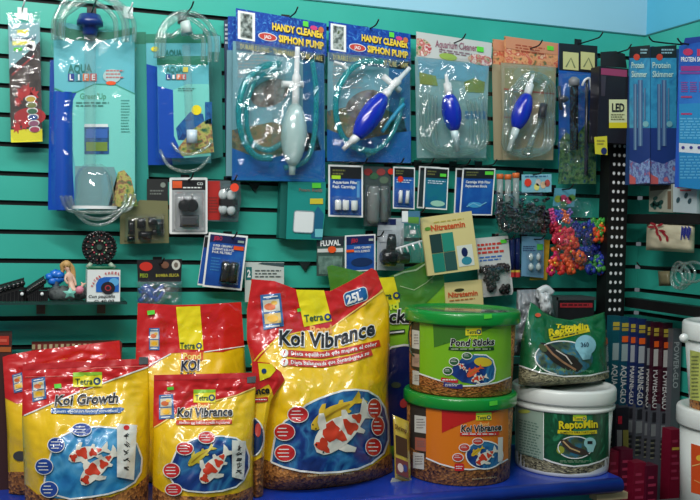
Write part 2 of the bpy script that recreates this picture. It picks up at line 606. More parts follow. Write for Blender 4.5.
class Thing:
    def __init__(s, name, label, cat, base, group=None):
        s.name = name; s.base = Vector(base); s.parts = []
        s.tags = (label, cat, group)
    def part(s, name, label=None, parent=None, stuff=False):
        mb = MB(); s.parts.append((name, mb, label, parent, stuff)); return mb
    GROUPS = {'food_bag': 'pet food bags', 'food_bucket': 'food buckets', 'wall_hook': 'hooks in the slat walls', 'hand_siphon_pack': 'hand siphon packs in the top row',
              'siphon_pack': 'gravel cleaner packs at top left', 'accessory_card': 'accessory cards in the middle rows', 'filter_pack': 'filter packs', 'skimmer_box': 'skimmer cartons at top right',
              'tester_tube_pack': 'small hanging tubes', 'fish_care_packet': 'white packets on the upper rail', 'test_kit_card': 'yellow cards', 'shelf_rail': 'black rails',
              'slat_clip': 'triangular slat clips', 'air_curtain': 'air curtains on the acrylic shelf', 'food_carton': 'cartons behind the left bags'}

    def done(s):
        if not s.tags[2] and s.name in s.GROUPS: s.tags = (s.tags[0], s.tags[1], s.GROUPS[s.name])
        parts = [p for p in s.parts if p[1].F]
        if len(parts) == 1:
            o = parts[0][1].build(s.name, s.base); o.location = s.base
            tag(o, *s.tags); s.root = o; return o
        r = bpy.data.objects.new(s.name, None); COL.objects.link(r); r.location = s.base
        r.empty_display_size = 0.02
        tag(r, *s.tags); s.root = r
        made = {}
        for name, mb, label, parent, stuff in parts:
            o = mb.build(name, s.base)
            made[id(mb)] = o
            o.parent = made[id(parent)] if parent is not None else r
            if label: o['label'] = label
            if stuff: o['kind'] = 'stuff'
        return r


def single(name, label, cat, base, group=None):
    t = Thing(name, label, cat, base, group); return t, t.part(name)


def struct(name, mb, parent=None):
    o = mb.build(name, Vector((0, 0, 0))); o['kind'] = 'structure'
    if parent: o.parent = parent
    return o

# ================================================================ SETTING
TEAL = ramp_mat('teal_slat_board', [(44, 164, 146), (52, 174, 156), (58, 180, 162)], 3.0, 0.38, coat=0.15)
GROOVE = mat((9, 22, 22), 0.7)
BLACK = mat((14, 14, 15), 0.45, 'plastic')
BLACKG = mat((16, 16, 18), 0.25, 'plastic', 0.3)
WHITE = mat((236, 238, 236), 0.4)
WPLAS = mat((228, 232, 232), 0.3, 'plastic', 0.3)
NAVY = mat((16, 30, 84))
YEL = mat((246, 224, 20)); ORA = mat((238, 84, 24)); GRNST = mat((90, 214, 60), 0.5)
REDP = mat((206, 28, 30)); DKG = mat((20, 60, 40)); INK = mat((24, 24, 28))


def slat_profile(z_lo=0.25, z_hi=2.143):
    zs = [2.066 - 0.0755 * k for k in range(40)]
    zs = sorted(z for z in zs if z > z_lo + 0.02)
    pr = [(0.0, z_lo)]
    seg = []
    for z in zs:
        pr += [(0.0, z - 0.0062), (-0.011, z - 0.0062), (-0.011, z + 0.0062), (0.0, z + 0.0062)]
        seg += [0, 1, 1, 1]
    pr.append((0.0, z_hi)); seg.append(0)
    pr.append((-0.02, z_hi)); seg.append(1)
    return pr, seg


pr, seg = slat_profile()
mb = MB()
A = [mb.v((-1.5, -y, z)) for y, z in pr]; B = [mb.v((XC, -y, z)) for y, z in pr]
for i in range(len(pr) - 1): mb.f([A[i], B[i], B[i + 1], A[i + 1]], GROOVE if seg[i] else TEAL)
PALE = ramp_mat('pale_blue_wall_paint', [(150, 204, 222), (158, 210, 228)], 2.0, 0.6)
for q in ((( -1.5, .02, 2.143), (XC + .02, .02, 2.143), (XC + .02, .02, 3.05), (-1.5, .02, 3.05)), ((-1.5, .02, 0), (XC, .02, 0), (XC, .02, .3), (-1.5, .02, .3))):
    mb.f([mb.v(p) for p in q], PALE)
struct('wall_back', mb)
mb = MB()
A = [mb.v((XC - y * -1 * -1, 0, z)) for y, z in pr]
A = [mb.v((XC - y, 0, z)) for y, z in pr]; B = [mb.v((XC - y, -2.2, z)) for y, z in pr]
for i in range(len(pr) - 1): mb.f([A[i], B[i], B[i + 1], A[i + 1]], GROOVE if seg[i] else TEAL)
PALE2 = ramp_mat('turquoise_blue_wall_paint', [(88, 186, 216), (96, 192, 222)], 2.0, 0.6)
for q in (((XC + .02, .02, 2.143), (XC + .02, -2.2, 2.143), (XC + .02, -2.2, 3.05), (XC + .02, .02, 3.05)), ((XC + .02, 0, 0), (XC + .02, -2.2, 0), (XC + .02, -2.2, .3), (XC + .02, 0, .3))):
    mb.f([mb.v(p) for p in q], PALE2)
struct('wall_right', mb)
mb = MB()
FL = ramp_mat('grey_floor_tiles', [(96, 92, 86), (120, 116, 108)], 6, 0.5)
mb.f([mb.v(p) for p in ((-1.5, .02, 0), (XC + .02, .02, 0), (XC + .02, -3.4, 0), (-1.5, -3.4, 0))], FL)
struct('floor', mb)
mb = MB()
ALU = mat((50, 120, 122), 0.4)
cuboid(mb, -1.5, XC, 0.0, 0.003, 2.141, 2.145, ALU)
struct('trim_1', mb)
mb = MB()
cuboid(mb, XC - 0.003, XC, 0.0, 2.2, 2.141, 2.145, ALU)
struct('trim_2', mb)

# ---- blue table
tb = Thing('display_table', 'long blue laminate table with rounded front edge carrying the food bags and buckets', 'table', (0.6, -0.24, 0))
BLUE = ramp_mat('glossy_blue_table_cover', [(14, 52, 156), (20, 66, 182)], 9, 0.3, coat=0.4, bumpy=0.0)
mb = tb.part('tabletop')
prof = [(0.03, ZT), (0.445, ZT)] + [(0.445 + 0.020 * math.sin(a), ZT - 0.020 + 0.020 * math.cos(a)) for a in [PI * i / 10 for i in range(1, 11)]] + [(0.03, ZT - 0.04)]
L = [mb.v((-0.9, -y, z)) for y, z in prof]; Rr = [mb.v((1.562, -y, z)) for y, z in prof]
for i in range(len(prof)):
    j = (i + 1) % len(prof); mb.f([L[i], L[j], Rr[j], Rr[i]], BLUE, 0 < i < 12)
mb.f(L[::-1], BLUE); mb.f(Rr, BLUE)
mb = tb.part('apron', 'turquoise board under the table edge')
cuboid(mb, -0.85, 1.52, 0.36, 0.38, ZT - 0.16, ZT - 0.04, mat((30, 140, 150), 0.5))
mb = tb.part('side_batten', 'raw pale wood batten at the right end')
cuboid(mb, 1.50, 1.60, 0.395, 0.43, ZT - 0.066, ZT - 0.048, mat((196, 178, 140), 0.6))
for x in (-0.8, 1.47):
    for Y in (0.08, 0.34):
        m_ = tb.part('leg'); cuboid(m_, x - 0.02, x + 0.02, Y - 0.02, Y + 0.02, 0, ZT - 0.04, mat((60, 62, 66), 0.4))
tb.done()

# ---- black perforated post and shelf rails of the corner rack
rk = Thing('rack_post', 'tall black perforated steel upright in the corner of the slat walls', 'rack post', (1.77, -0.10, 0))
mb = rk.part('upright')
cuboid(mb, 1.730, 1.80, 0.06, 0.11, 0.0, 1.985, BLACK)
ho = rk.part('perforation', 'three columns of small pale holes', stuff=True)
HOLE = mat((226, 230, 230), 0.5)
S = Wall(0.1102)
for row in range(34):
    z = 1.965 - row * 0.0283
    for cx in (1.746, 1.764, 1.782):
        c = Vector((cx, -0.1108, z))
        k = [ho.v(c + Vector((0.0052 * math.cos(a), 0, 0.0056 * math.sin(a)))) for a in [2 * PI * i / 8 for i in range(8)]]
        ho.f(k, HOLE)
rk.done()


def rail(z0, z1, label):
    t, mb = single('shelf_rail', label, 'rail', (1.84, -0.1, z0))
    cuboid(mb, 1.815, 1.85, 0.09, 1.05, z0, z1, BLACK)
    t.done()


RS = Right(1.815)
zr1 = RS.ptd(660, 214).z; zr1b = RS.ptd(660, 224).z
zr2 = RS.ptd(660, 302).z; zr2b = RS.ptd(660, 312).z
rail(zr1b, zr1, 'upper black steel rail beside the corner post, under the small white packets')
rail(zr2b, zr2, 'lower black steel rail beside the corner post, above the upright tube boxes')

# ---- low gondola deck on the right
t, mb = single('shelf_deck', 'dark steel lower shelf deck beside the blue table, carrying the tube boxes', 'shelf', (1.75, -0.5, 0.50))
cuboid(mb, 1.60, XC - 0.01, 0.02, 1.1, 0.48, 0.50, mat((40, 40, 44), 0.5)); t.done()


def hz(t, pts, r, m, **k):
    mb = t.part('hose_loop', 'loop of hose'); tpx(mb, pts, r, m, **k)


def hook(px, py, Y, what, color='black', back=0.0, m=None):
    c = P(px, py, Y)
    t, mb = single('wall_hook', color + ' ' + what, 'hook', (c.x, -back, c.z - .004))
    m = m or (BLACK if color.startswith('black') else WPLAS)
    r = 0.0022
    tube(mb, [(c.x, -back - 0.001, c.z - .004), (c.x, -Y - 0.012, c.z - .004), (c.x + .002, -Y - 0.03, c.z + 0.0), (c.x + .005, -Y - 0.04, c.z + 0.012)], r, m, k=4)
    cuboid(mb, c.x - 0.012, c.x + 0.012, back, back + 0.003, c.z - 0.018, c.z + 0.012, m)
    t.done()


# ================================================================ HANGING PACKS, TOP ROW
# ---- narrow plant-light pack far left
S = Wall(0.05)
q = S.quad((8, 15.5), (39.5, 14.5), (11, 142.5))
t = Thing('tool_pack', 'narrow dark cardboard pack with red plants and yellow foot hanging at the far left', 'pack', P(25, 142, .05))
mb = t.part('card')
slab(mb, q, [(0, .06), (0, 1), (1, 1), (1, .06)], 0.006, mat((70, 62, 58)))
rect(mb, q, 0, .06, 1, .55, mat((128, 178, 186)), 1)
poly(mb, q, [(0, .47), (0, .90), (1, .90), (1, .25)], ramp_mat('printed_dark_brown_soil', [(44, 36, 34), (66, 54, 50), (88, 78, 74)], 30, 0.4), 2)
poly(mb, q, [(0, .42), (0, .47), (1, .27), (1, .21)], mat((30, 30, 32)), 3)
line(mb, q, [(.08, .47), (.8, .32)], .012, mat((170, 50, 50)), 4)
rect(mb, q, 0, .90, 1, 1, mat((232, 226, 40)), 3)
ell(mb, q, .70, .245, .17, .035, WHITE, 4); ell(mb, q, .66, .25, .1, .02, INK, 5)
ell(mb, q, .62, .80, .5, .07, mat((170, 36, 40)), 3)
for x, y, r in ((.35, .62, .2), (.55, .60, .22), (.75, .63, .2), (.25, .68, .14), (.8, .70, .1), (.2, .88, .18), (.45, .86, .17)):
    pts = []
    for i in range(14):
        a = 2 * PI * i / 14; rr = r * (1 if i % 2 else .5)
        pts.append((x + rr * math.cos(a), y + rr * .32 * math.sin(a)))
    poly(mb, q, pts, mat((190, 44, 44)), 4)
for i, c in enumerate(((200, 170, 60), (120, 130, 70), (60, 110, 80), (60, 90, 150), (150, 90, 120), (170, 60, 90))):
    ell(mb, q, .66 + .02 * i, .66 + i * .048, .18, .026, WHITE, 5); ell(mb, q, .66 + .02 * i, .664 + i * .048, .15, .021, mat(c), 6)
mb = t.part('lettering')
rect(mb, q, .28, .115, .62, .15, mat((228, 222, 80)), 3)
text(mb, q, 'SaveFusion 2V', .05, .195, .88, .195, .026, NAVY, 4, .03)
rect(mb, q, .12, .205, .8, .235, mat((228, 222, 80)), 3)
t.part('price_sticker', 'green price sticker')
rect(t.parts[-1][1], q, .15, .255, .42, .28, GRNST, 6)
mb = t.part('film_sleeve', 'clear hanging film')
pillow(mb, q, -.03, -.02, 1.03, 1.0, 0.006, FILM(), 8, 20, 8, .002)
t.done()
hook(22.5, 8, .055, 'double wire hook holding the narrow plant pack', 'white')

# ---- large gravel cleaner pack
DKGREEN = mat((14, 118, 92)); LTEAL = mat((92, 182, 194)); PTEAL = mat((116, 206, 196)); RBLUE = mat((12, 74, 176), 0.3, 'print', 0.4)
S0 = Wall(0.035)
t = Thing('siphon_pack', 'partly hidden second gravel cleaner pack behind the largest one', 'pack', P(140, 205, .035))
mb = t.part('card'); slab(mb, S0, [(60, 24), (58, 205), (149, 208), (146, 34)], .003, mat((40, 150, 140)))
rect(mb, S0, 120, 32, 146, 44, DKGREEN, 1)
poly(mb, S0, [(50, 60), (48, 200), (62, 202), (62, 60)], RBLUE, 1)
t.done()
S = Wall(0.075)
t = Thing('siphon_pack', 'largest gravel cleaner pack with clear tube, blue side and green top band', 'pack', P(92, 205, .075))
mb = t.part('card')
slab(mb, S, [(53, 20), (57, 211), (135, 206), (134.5, 28), (110, 33), (88, 27)], .003, LTEAL)
poly(mb, S, [(53, 19), (53, 34), (70, 40), (100, 41), (135, 34), (135, 27), (112, 32), (88, 32), (68, 28)], DKGREEN, 2)
poly(mb, S, [(54, 91), (57, 211), (75, 210), (71, 140), (73, 100), (77, 92)], RBLUE, 1)
arc = [(77, 92), (95, 84), (116, 85), (135, 94)]
poly(mb, S, arc[::-1] + [(73, 100), (71, 140), (75, 166), (114, 168), (132, 206), (135, 206)], PTEAL, 2)
line(mb, S, [(54, 88), (66, 93)] + arc, 1.2, mat((50, 150, 130)), 3)
poly(mb, S, [(114, 186), (118, 172), (124, 170), (131, 178), (138, 206), (108, 207)], REEF(), 3)
poly(mb, S, [(75, 166), (76, 207), (112, 207), (117, 180), (114, 167)], mat((112, 156, 160)), 3)
pc = t.part('picture', 'small photo of a planted aquarium')
rect(pc, S, 84.5, 127, 109, 154, ramp_mat('printed_dark_tank', [(16, 44, 90), (30, 90, 150), (24, 60, 60)], 30, .4), 4)
rect(pc, S, 86, 129, 107.5, 138, mat((44, 100, 180)), 5); rect(pc, S, 86, 142, 107.5, 151, mat((110, 140, 50)), 5)
rect(pc, S, 84.5, 124, 108, 127, mat((220, 230, 230)), 4)
mb = t.part('lettering')
text(mb, S, 'AQUA', 68, 72.5, 92, 72, 8, mat((24, 120, 110)), 4, .03)
for i, (ch, c) in enumerate(zip('LIFE', ((30, 60, 140), (40, 130, 150), (226, 110, 50), (206, 50, 50)))):
    x = 68 + i * 7.4
    rect(mb, S, x, 73.6, x + 6.4, 81, mat(c), 4); text(mb, S, ch, x + (2.6 if ch == 'I' else 1.6), 80, x + (4.2 if ch == 'I' else 5), 80, 5.5, WHITE, 6, .03)
text(mb, S, "Green'Up", 80, 99, 106, 99, 6, mat((70, 150, 110)), 4, .0)
lines(mb, S, 76, 102, 110, 108, 2, mat((60, 130, 120)), 4)
lines(mb, S, 121, 100, 130, 134, 12, mat((60, 140, 130)), 4, .35)
ell(mb, S, 112, 76, 9, 7, mat((170, 200, 200)), 4); ell(mb, S, 111, 83, 5, 2, ORA, 5)
lines(mb, S, 106, 70, 124, 80, 3, mat((190, 110, 110)), 5, .4)
mb = t.part('blue_side_pouch', 'blue folded side of the pack')
G = []
for j in range(13):
    row = []
    for i in range(9):
        u = i / 8; v = j / 12
        x = 50 + (22 + 3 * v) * u - 2 * v; y = 92 + 118 * v
        row.append(mb.v(S.ptd(x, y, .004 + .018 * math.sin(PI * u) + .003 * math.sin(9 * u + 2 * v))))
    G.append(row)
for j in range(12):
    for i in range(8): mb.f([G[j][i], G[j + 1][i], G[j + 1][i + 1], G[j][i + 1]], RBLUE, True)
mb = t.part('gravel_tube', 'clear rigid tube')
lathe(mb, P(90, 30, .10), P(90, 166, .10), [(0, .015), (1, .015)], RTUBE(), caps=False)
mb = t.part('tube_cap', 'dark blue collar')
lathe(mb, P(90, 15, .10), P(90, 36, .10), [(0, .026), (.25, .031), (.3, .033), (.5, .033), (.55, .022), (.9, .018), (1, .016)], mat((14, 44, 110), .3, 'plastic', .3))
mb = t.part('suction_bell', 'clear flared bell at the bottom')
lathe(mb, P(93, 164, .10), P(95, 208, .10), [(0, .022), (.1, .036), (.3, .046), (.85, .052), (1, .054)], clear_mat('clear_bell', gloss=.05, haze=.03, rough=.05, edge=.4, haze_col=(230, 240, 240)), 28, caps=False)
lathe(mb, P(95, 206, .10), P(95, 209, .10), [(0, .056), (1, .056)], WPLAS, 28, caps=False)
mb = t.part('hose', 'coiled clear hose')
for k, (cx, rx, top, Y) in enumerate(((90, 36, -10, .11), (92, 31, -5, .125), (89, 26, 1, .12), (95, 38, -4, .095))):
    hz(t, [(cx - rx, 40, Y), (cx - rx + 1, 18, Y), (cx - rx * .6, top + 8, Y), (cx, top, Y), (cx + rx * .62, top + 7, Y), (cx + rx, 20, Y), (cx + rx + 1, 42, Y)], .0065, HOSE(), seg=8)
for k, (rx, bot) in enumerate(((33, 224), (28, 219), (37, 213))):
    hz(t, [(98 - rx, 196, .095), (98 - rx * .8, 208 + k, .10), (98 - rx * .3, bot - 1, .10), (98 + rx * .3, bot - 1, .10), (98 + rx * .85, 207 + k, .10), (98 + rx, 194, .095)], .005, HOSE(), seg=8)
mb = t.part('film_sleeve', 'clear film bag')
pillow(mb, S, 50, 22, 137, 210, 0.052, clear_mat('smooth_clear_film', gloss=.045, haze=.0, rough=.10, crinkle=.5, cscale=9, edge=.1), 20, 30, 8, .006, 3)
t.done()
hook(95, 2, .12, 'long wire hook holding the largest gravel cleaner', 'black')
hook(129, 10, .02, 'empty plastic hook beside the largest gravel cleaner hose', 'clear white')

# ---- smaller gravel cleaner packs
def aqua(name, label, S, x0, x1, y0, y1, tx, ty, Y, rear):
    t = Thing('siphon_pack', label, 'pack', P((x0 + x1) / 2, y1, Y))
    mb = t.part('card')
    slab(mb, S, [(x0, y0), (x0 + 2, y1), (x1 + 1, y1 - 2), (x1 - 2, y0)], .003, LTEAL)
    rect(mb, S, x0, y0, x1 - 2, y0 + 9, DKGREEN, 1)
    yb = y0 + 30
    poly(mb, S, [(x0 + .5, yb), (x0 + 2, y1), (x0 + 27, y1), (x0 + 17, yb + 50), (x0 + 16, yb + 4)], RBLUE, 2)
    poly(mb, S, [(x0 + 16, yb + 4), (x0 + 17, yb + 50), (x0 + 27, y1), (x1, y1 - 2), (x1 - 1, yb - 2), (x0 + 30, yb - 2)], PTEAL if not rear else LTEAL, 2)
    if not rear:
        poly(mb, S, [(192, 130), (203, 122), (211, 118), (214, 152), (182, 156), (178, 148)], REEF(), 4)
        poly(mb, S, [(176, 128), (190, 112), (203, 114), (206, 128), (190, 140), (178, 140)], WATER(), 3)
        rect(mb, S, 205, 102, 212, 124, WATER(), 4)
    lt = t.part('lettering')
    text(lt, S, 'AQUA', tx, ty, tx + 17, ty, 6.2, mat((24, 120, 110)), 4, .03)
    for i, (ch, c) in enumerate(zip('LIFE', ((30, 60, 140), (40, 130, 150), (226, 110, 50), (206, 50, 50)))):
        x = tx + i * 5.2
        rect(lt, S, x, ty + 1.6, x + 4.6, ty + 7, mat(c), 4); text(lt, S, ch, x + 1.2, ty + 6.3, x + 3.5, ty + 6.3, 4, WHITE, 6, .02)
    if not rear: lines(lt, S, 178, 88, 196, 92, 2, mat((60, 130, 120)), 4)
    st = t.part('price_sticker', 'yellow round price sticker')
    if rear: ell(st, S, 155, 49, 4, 2.5, YEL, 5)
    else: ell(st, S, 196.5, 110, 5, 5, YEL, 5); rect(st, S, 183, 67, 188, 72, YEL, 5)
    return t


S1 = Wall(0.04)
t = aqua('siphon_pack', 'small gravel cleaner pack hanging at the back of the pair, yellow sticker at top left', S1, 146, 210, 34, 165, 165, 56, .04, True)
t.done()
t, mb = single('siphon_pack', 'slim plain teal carton standing out at right behind the small gravel cleaners', 'pack', P(213, 158, .03))
slab(mb, Wall(.03), [(204, 28), (207, 160), (223, 157), (221, 36)], .02, mat((30, 116, 108)))
rect(mb, Wall(.03), 206, 36, 220, 52, mat((90, 170, 180)), 1); t.done()
S = Wall(0.085)
t = aqua('siphon_pack', 'small gravel cleaner pack in front with white cap and yellow dot sticker', S, 157, 210, 56, 158, 166, 72.5, .085, False)
mb = t.part('gravel_tube', 'clear tube')
lathe(mb, P(186, 45, .105), P(191, 150, .105), [(0, .011), (1, .012)], RTUBE(), caps=False)
mb = t.part('tube_cap', 'white translucent cap')
lathe(mb, P(185, 22, .11), P(187, 34, .11), [(0, .024), (1, .03)], mat((196, 214, 210), .3, 'plastic', .2), flat=.5)
mb = t.part('tube_stopper', 'white translucent stopper')
lathe(mb, P(192, 130, .112), P(192, 143, .112), [(0, .014), (1, .014)], mat((196, 214, 226), .3, 'plastic', .2))
mb = t.part('hose', 'pale coiled hose')
for k, (cx, rx, top) in enumerate(((186, 30, 12), (184, 25, 17), (183, 20, 30))):
    Y = .10 + .01 * k
    hz(t, [(cx - rx, 58, Y), (cx - rx + 2, 36, Y), (cx - rx * .55, top + 6, Y), (cx, top, Y), (cx + rx * .6, top + 7, Y), (cx + rx, 38, Y), (cx + rx, 62, Y)], .0065, HOSE())
hz(t, [(160, 150, .1), (168, 165, .11), (182, 171, .11), (198, 169, .11), (210, 157, .1)], .0045, HOSE())
hz(t, [(172, 143, .1), (178, 151, .11), (190, 154.5, .11), (204, 149, .11), (212, 141, .1)], .0045, HOSE())
mb = t.part('film_sleeve', 'clear film bag')
pillow(mb, S, 155, 54, 213, 162, 0.035, clear_mat('smooth_clear_film'), 14, 20, 8, .004, 5)
t.done()
hook(189, 9, .11, 'wire hook holding the small gravel cleaners', 'black')


# ---- hand siphon packs with blue header cards
def siphon_blue(label, TL, TR, BLh, BRh, bag, Y, rear=False):
    """header quad and bag rect in photo measurements"""
    S = Wall(Y)
    t = Thing('hand_siphon_pack', label, 'pack', P((bag[0] + bag[2]) / 2, bag[3], Y))
    q = S.quad(TL, TR, BLh)
    mb = t.part('back_card')
    slab(mb, S, [(bag[0] + 1, BLh[1]), (bag[0], bag[3]), (bag[2], bag[3] + 2), (bag[2] - 1, BRh[1])], .002, mat((116, 164, 176)))
    if not rear:
        lines(mb, S, bag[0] + 6, BLh[1] + 12, bag[0] + 38, BLh[1] + 38, 8, mat((150, 160, 160)), 2)
        poly(mb, S, [(bag[0], bag[3] - 50), (bag[0] + 40, bag[3] - 58), (bag[2] - 8, bag[3] - 45), (bag[2], bag[3] - 14), (bag[0], bag[3] - 16)], ramp_mat('printed_muted_gravel', [(70, 84, 70), (110, 116, 84), (130, 112, 80), (70, 96, 96)], 34, .4), 2)
        poly(mb, S, ell_pts(bag[0] + 38, BLh[1] + 52, 20, 13, -.4), ramp_mat('printed_brown_fish_photo', [(70, 64, 60), (120, 116, 110), (150, 150, 146)], 40, .4), 2.5)
        poly(mb, S, [(bag[0], bag[3] - 32), (bag[0] + 30, bag[3] - 20), (bag[0] + 66, bag[3] - 28), (bag[2], bag[3] - 30), (bag[2], bag[3] + 2), (bag[0], bag[3])], mat((14, 96, 172)), 3)
        poly(mb, S, [(bag[2] - 22, BRh[1] + 2), (bag[2] - 22, bag[3] - 22), (bag[2] - 1, bag[3] - 18), (bag[2] - 1, BRh[1])], mat((22, 98, 150)), 2)
    hd = t.part('header_card', 'blue rippled header card')
    slab(hd, q, [(0, 0), (0, 1), (1, 1), (1, 0)], .003, POND())
    if not rear:
        q2 = S.quad(BLh, BRh, (BLh[0] + .3, BLh[1] + 12))
        rect(hd, q2, 0, 0, 1, .75, mat((78, 104, 126)), 2)
        lt = t.part('lettering', 'yellow title lettering', hd)
        text(lt, q2, 'DURABLE LONG - TRANSPARENT TUBE - TAPE', .05, .58, .97, .58, .42, mat((200, 190, 110)), 4, .01, res=1)
        GOLD = mat((240, 206, 60)); SH = mat((40, 30, 20))
        for s, x0, x1, y in (('HANDY CLEANER', .40, .97, .46), ('SIPHON PUMP', .47, .97, .79)):
            text(lt, q, s, x0 + .008, y + .03, x1 + .008, y + .03, .20, SH, 2, .05)
            text(lt, q, s, x0, y, x1, y, .20, GOLD, 3, .045)
        lg = t.part('brand_oval', 'red oval mark', hd)
        ell(lg, q, .35, .71, .105, .125, WHITE, 2); ell(lg, q, .35, .71, .095, .105, mat((196, 60, 50)), 3)
        text(lg, q, 'JAD', .31, .76, .39, .76, .1, WHITE, 4, .02)
        ph = t.part('picture', 'small framed photo on the header', hd)
        rect(ph, q, .02, .06, .21, .92, WHITE, 2)
        rect(ph, q, .05, .12, .18, .86, ramp_mat('printed_grey_photo', [(30, 34, 30), (110, 124, 120), (180, 190, 186), (70, 90, 50)], 60, .4), 3)
        st = t.part('price_sticker', 'green and pink price sticker', hd)
        rect(st, q, .74, .04, .80, .2, GRNST, 5); ell(st, q, .86, .2, .04, .07, mat((214, 60, 120)), 5); ell(st, q, .94, .22, .03, .09, mat((200, 110, 60)), 5)
    return t, S, q


t, S, q = siphon_blue('blue edge of a hand siphon pack stacked behind the white pump pack', (228, 16), (300, 20), (228, 50), (300, 52), (226, 22, 300, 176), .03, True)
t.done()
t, mb = single('hand_siphon_pack', 'rearmost blue hand siphon pack edge, left of the stack with the white pump', 'pack', P(230, 176, .02))
slab(mb, Wall(.02), [(224, 20), (226, 178), (236, 178), (234, 18)], .003, mat((40, 60, 90)))
lines(mb, Wall(.02), 225, 24, 231, 46, 5, mat((190, 200, 210)), 2); t.done()
t, S, q = siphon_blue('blue header hand siphon pack with a milky white pump bulb', (236, 8), (326.5, 23.5), (236, 41), (325, 54.5), (232, 40, 325, 180), .055)
MILK = clear_mat('milky_white_bulb', gloss=.1, haze=.62, rough=.15, edge=.2, haze_col=(190, 220, 218))
mb = t.part('pump_bulb', 'milky ribbed bulb')
pr_ = [(0, .010)] + [(i / 20, .011 + .024 * math.sin(PI * (i / 20)) ** .7 + (.0012 if i % 2 else 0)) for i in range(1, 20)] + [(1, .011)]
lathe(mb, P(295.5, 104, .105), P(292.5, 165, .105), pr_, MILK, 24)
mb = t.part('nozzle', 'white plastic nozzle')
lathe(mb, P(297.5, 47, .10), P(295.5, 106, .10), [(0, .0065), (.45, .0075), (.5, .012), (.62, .012), (.66, .009), (.8, .010), (1, .011)], WPLAS, 14)
mb = t.part('cross_connector', 'white cross piece')
lathe(mb, P(282, 84, .098), P(303, 84.5, .098), [(0, .009), (1, .009)], WPLAS, 12)
mb = t.part('outlet', 'milky outlet tip')
lathe(mb, P(292.5, 163, .10), P(292, 175, .10), [(0, .010), (1, .009)], MILK, 12)
mb = t.part('hose', 'teal translucent hose')
hz(t, [(281, 64, .09), (262, 67, .095), (246, 82, .095), (239, 108, .095), (243, 138, .095), (256, 156, .095), (272, 158, .09)], .0095, TEALHOSE())
hz(t, [(281, 72, .08), (260, 76, .08), (250, 92, .08), (246, 118, .08), (252, 142, .08), (268, 150, .08), (284, 142, .08)], .008, TEALHOSE())
hz(t, [(312, 60, .075), (316, 90, .08), (315, 130, .08), (306, 160, .08), (284, 168, .08)], .008, TEALHOSE())
mb = t.part('gravel_tube', 'clear tube seen beside the pump')
lathe(mb, P(281, 58, .085), P(276, 150, .085), [(0, .014), (1, .016)], RTUBE(), 16, caps=False)
mb = t.part('film_sleeve', 'crinkled clear bag')
pillow(mb, S, 231, 42, 326, 182, .060, FILM(), 39, 51, 8, .016, 11)
t.done()
hook(292, 14, .07, 'wire hook holding the white pump pack', 'black')

t, S, q = siphon_blue('blue header hand siphon pack with a slanting dark blue ribbed bulb', (329, 21), (410.5, 34), (329, 52), (410.5, 61.5), (327, 50, 411, 161), .055)
BULB = mat((14, 40, 170), .22, 'plastic', .6)
mb = t.part('pump_bulb', 'dark blue ribbed bulb')
pr_ = [(0, .011)] + [(i / 22, .012 + .020 * math.sin(PI * (i / 22)) ** .7 + (.0014 if i % 2 else 0)) for i in range(1, 22)] + [(1, .012)]
lathe(mb, P(384, 95, .11), P(356.5, 137, .11), pr_, BULB, 24)
mb = t.part('nozzle', 'white plastic nozzle')
lathe(mb, P(409.5, 68, .10), P(384, 96, .11), [(0, .006), (.4, .0075), (.45, .012), (.6, .012), (.65, .009), (.8, .010), (.85, .013), (1, .013)], WPLAS, 14)
mb = t.part('cross_connector', 'white cross piece')
lathe(mb, P(383, 76, .10), P(400, 91, .10), [(0, .009), (1, .009)], WPLAS, 12)
mb = t.part('outlet', 'white outlet tip')
lathe(mb, P(357.5, 136, .11), P(343, 149.5, .105), [(0, .012), (.35, .012), (.4, .008), (1, .0065)], WPLAS, 14)
mb = t.part('hose', 'teal translucent hose')
hz(t, [(383, 62, .09), (362, 62, .09), (345, 76, .09), (336, 100, .09), (339, 128, .09), (352, 146, .09), (375, 152, .09)], .009, TEALHOSE())
tpx(mb, [(343, 82, .085), (348, 74, .085), (344, 66, .085), (334, 62, .08)], .0045, WPLAS)
hz(t, [(402, 98, .08), (398, 120, .08), (386, 142, .08), (366, 156, .08)], .008, TEALHOSE())
tpx(mb, [(404, 104, .085), (392, 118, .085), (382, 132, .085)], .006, mat((30, 150, 190), .3, 'plastic'))
mb = t.part('film_sleeve', 'crinkled clear bag')
pillow(mb, S, 327, 52, 412, 164, .055, FILM(), 39, 51, 8, .016, 12)
t.done()
hook(372, 26, .07, 'wire hook holding the ribbed blue bulb pack', 'black')


# ---- clear siphon bags with smooth blue bulbs
def siphon_clear(label, TL, TR, BL, BR, bag, Y, warm, rear=False):
    S = Wall(Y)
    t = Thing('hand_siphon_pack', label, 'pack', P((bag[0] + bag[2]) / 2, bag[3], Y))
    bc = t.part('back_card')
    c1 = (168, 158, 128) if warm else (132, 170, 170)
    slab(bc, S, [(bag[0] + 1, BL[1]), (bag[0] + 3, bag[3]), (bag[2] - 3, bag[3]), (bag[2], BR[1])], .002, mat(c1))
    hd = t.part('header_card', 'orange patterned header' if warm else 'pale flowered header')
    slab(hd, S, [TL, BL, BR, TR], .003, FLOWO() if warm else mat((196, 200, 196)))
    if warm: rect(hd, S.quad(TL, TR, BL), 0.02, 0, 1, .45, mat((206, 140, 104)), 2)
    return t, S, bc, hd


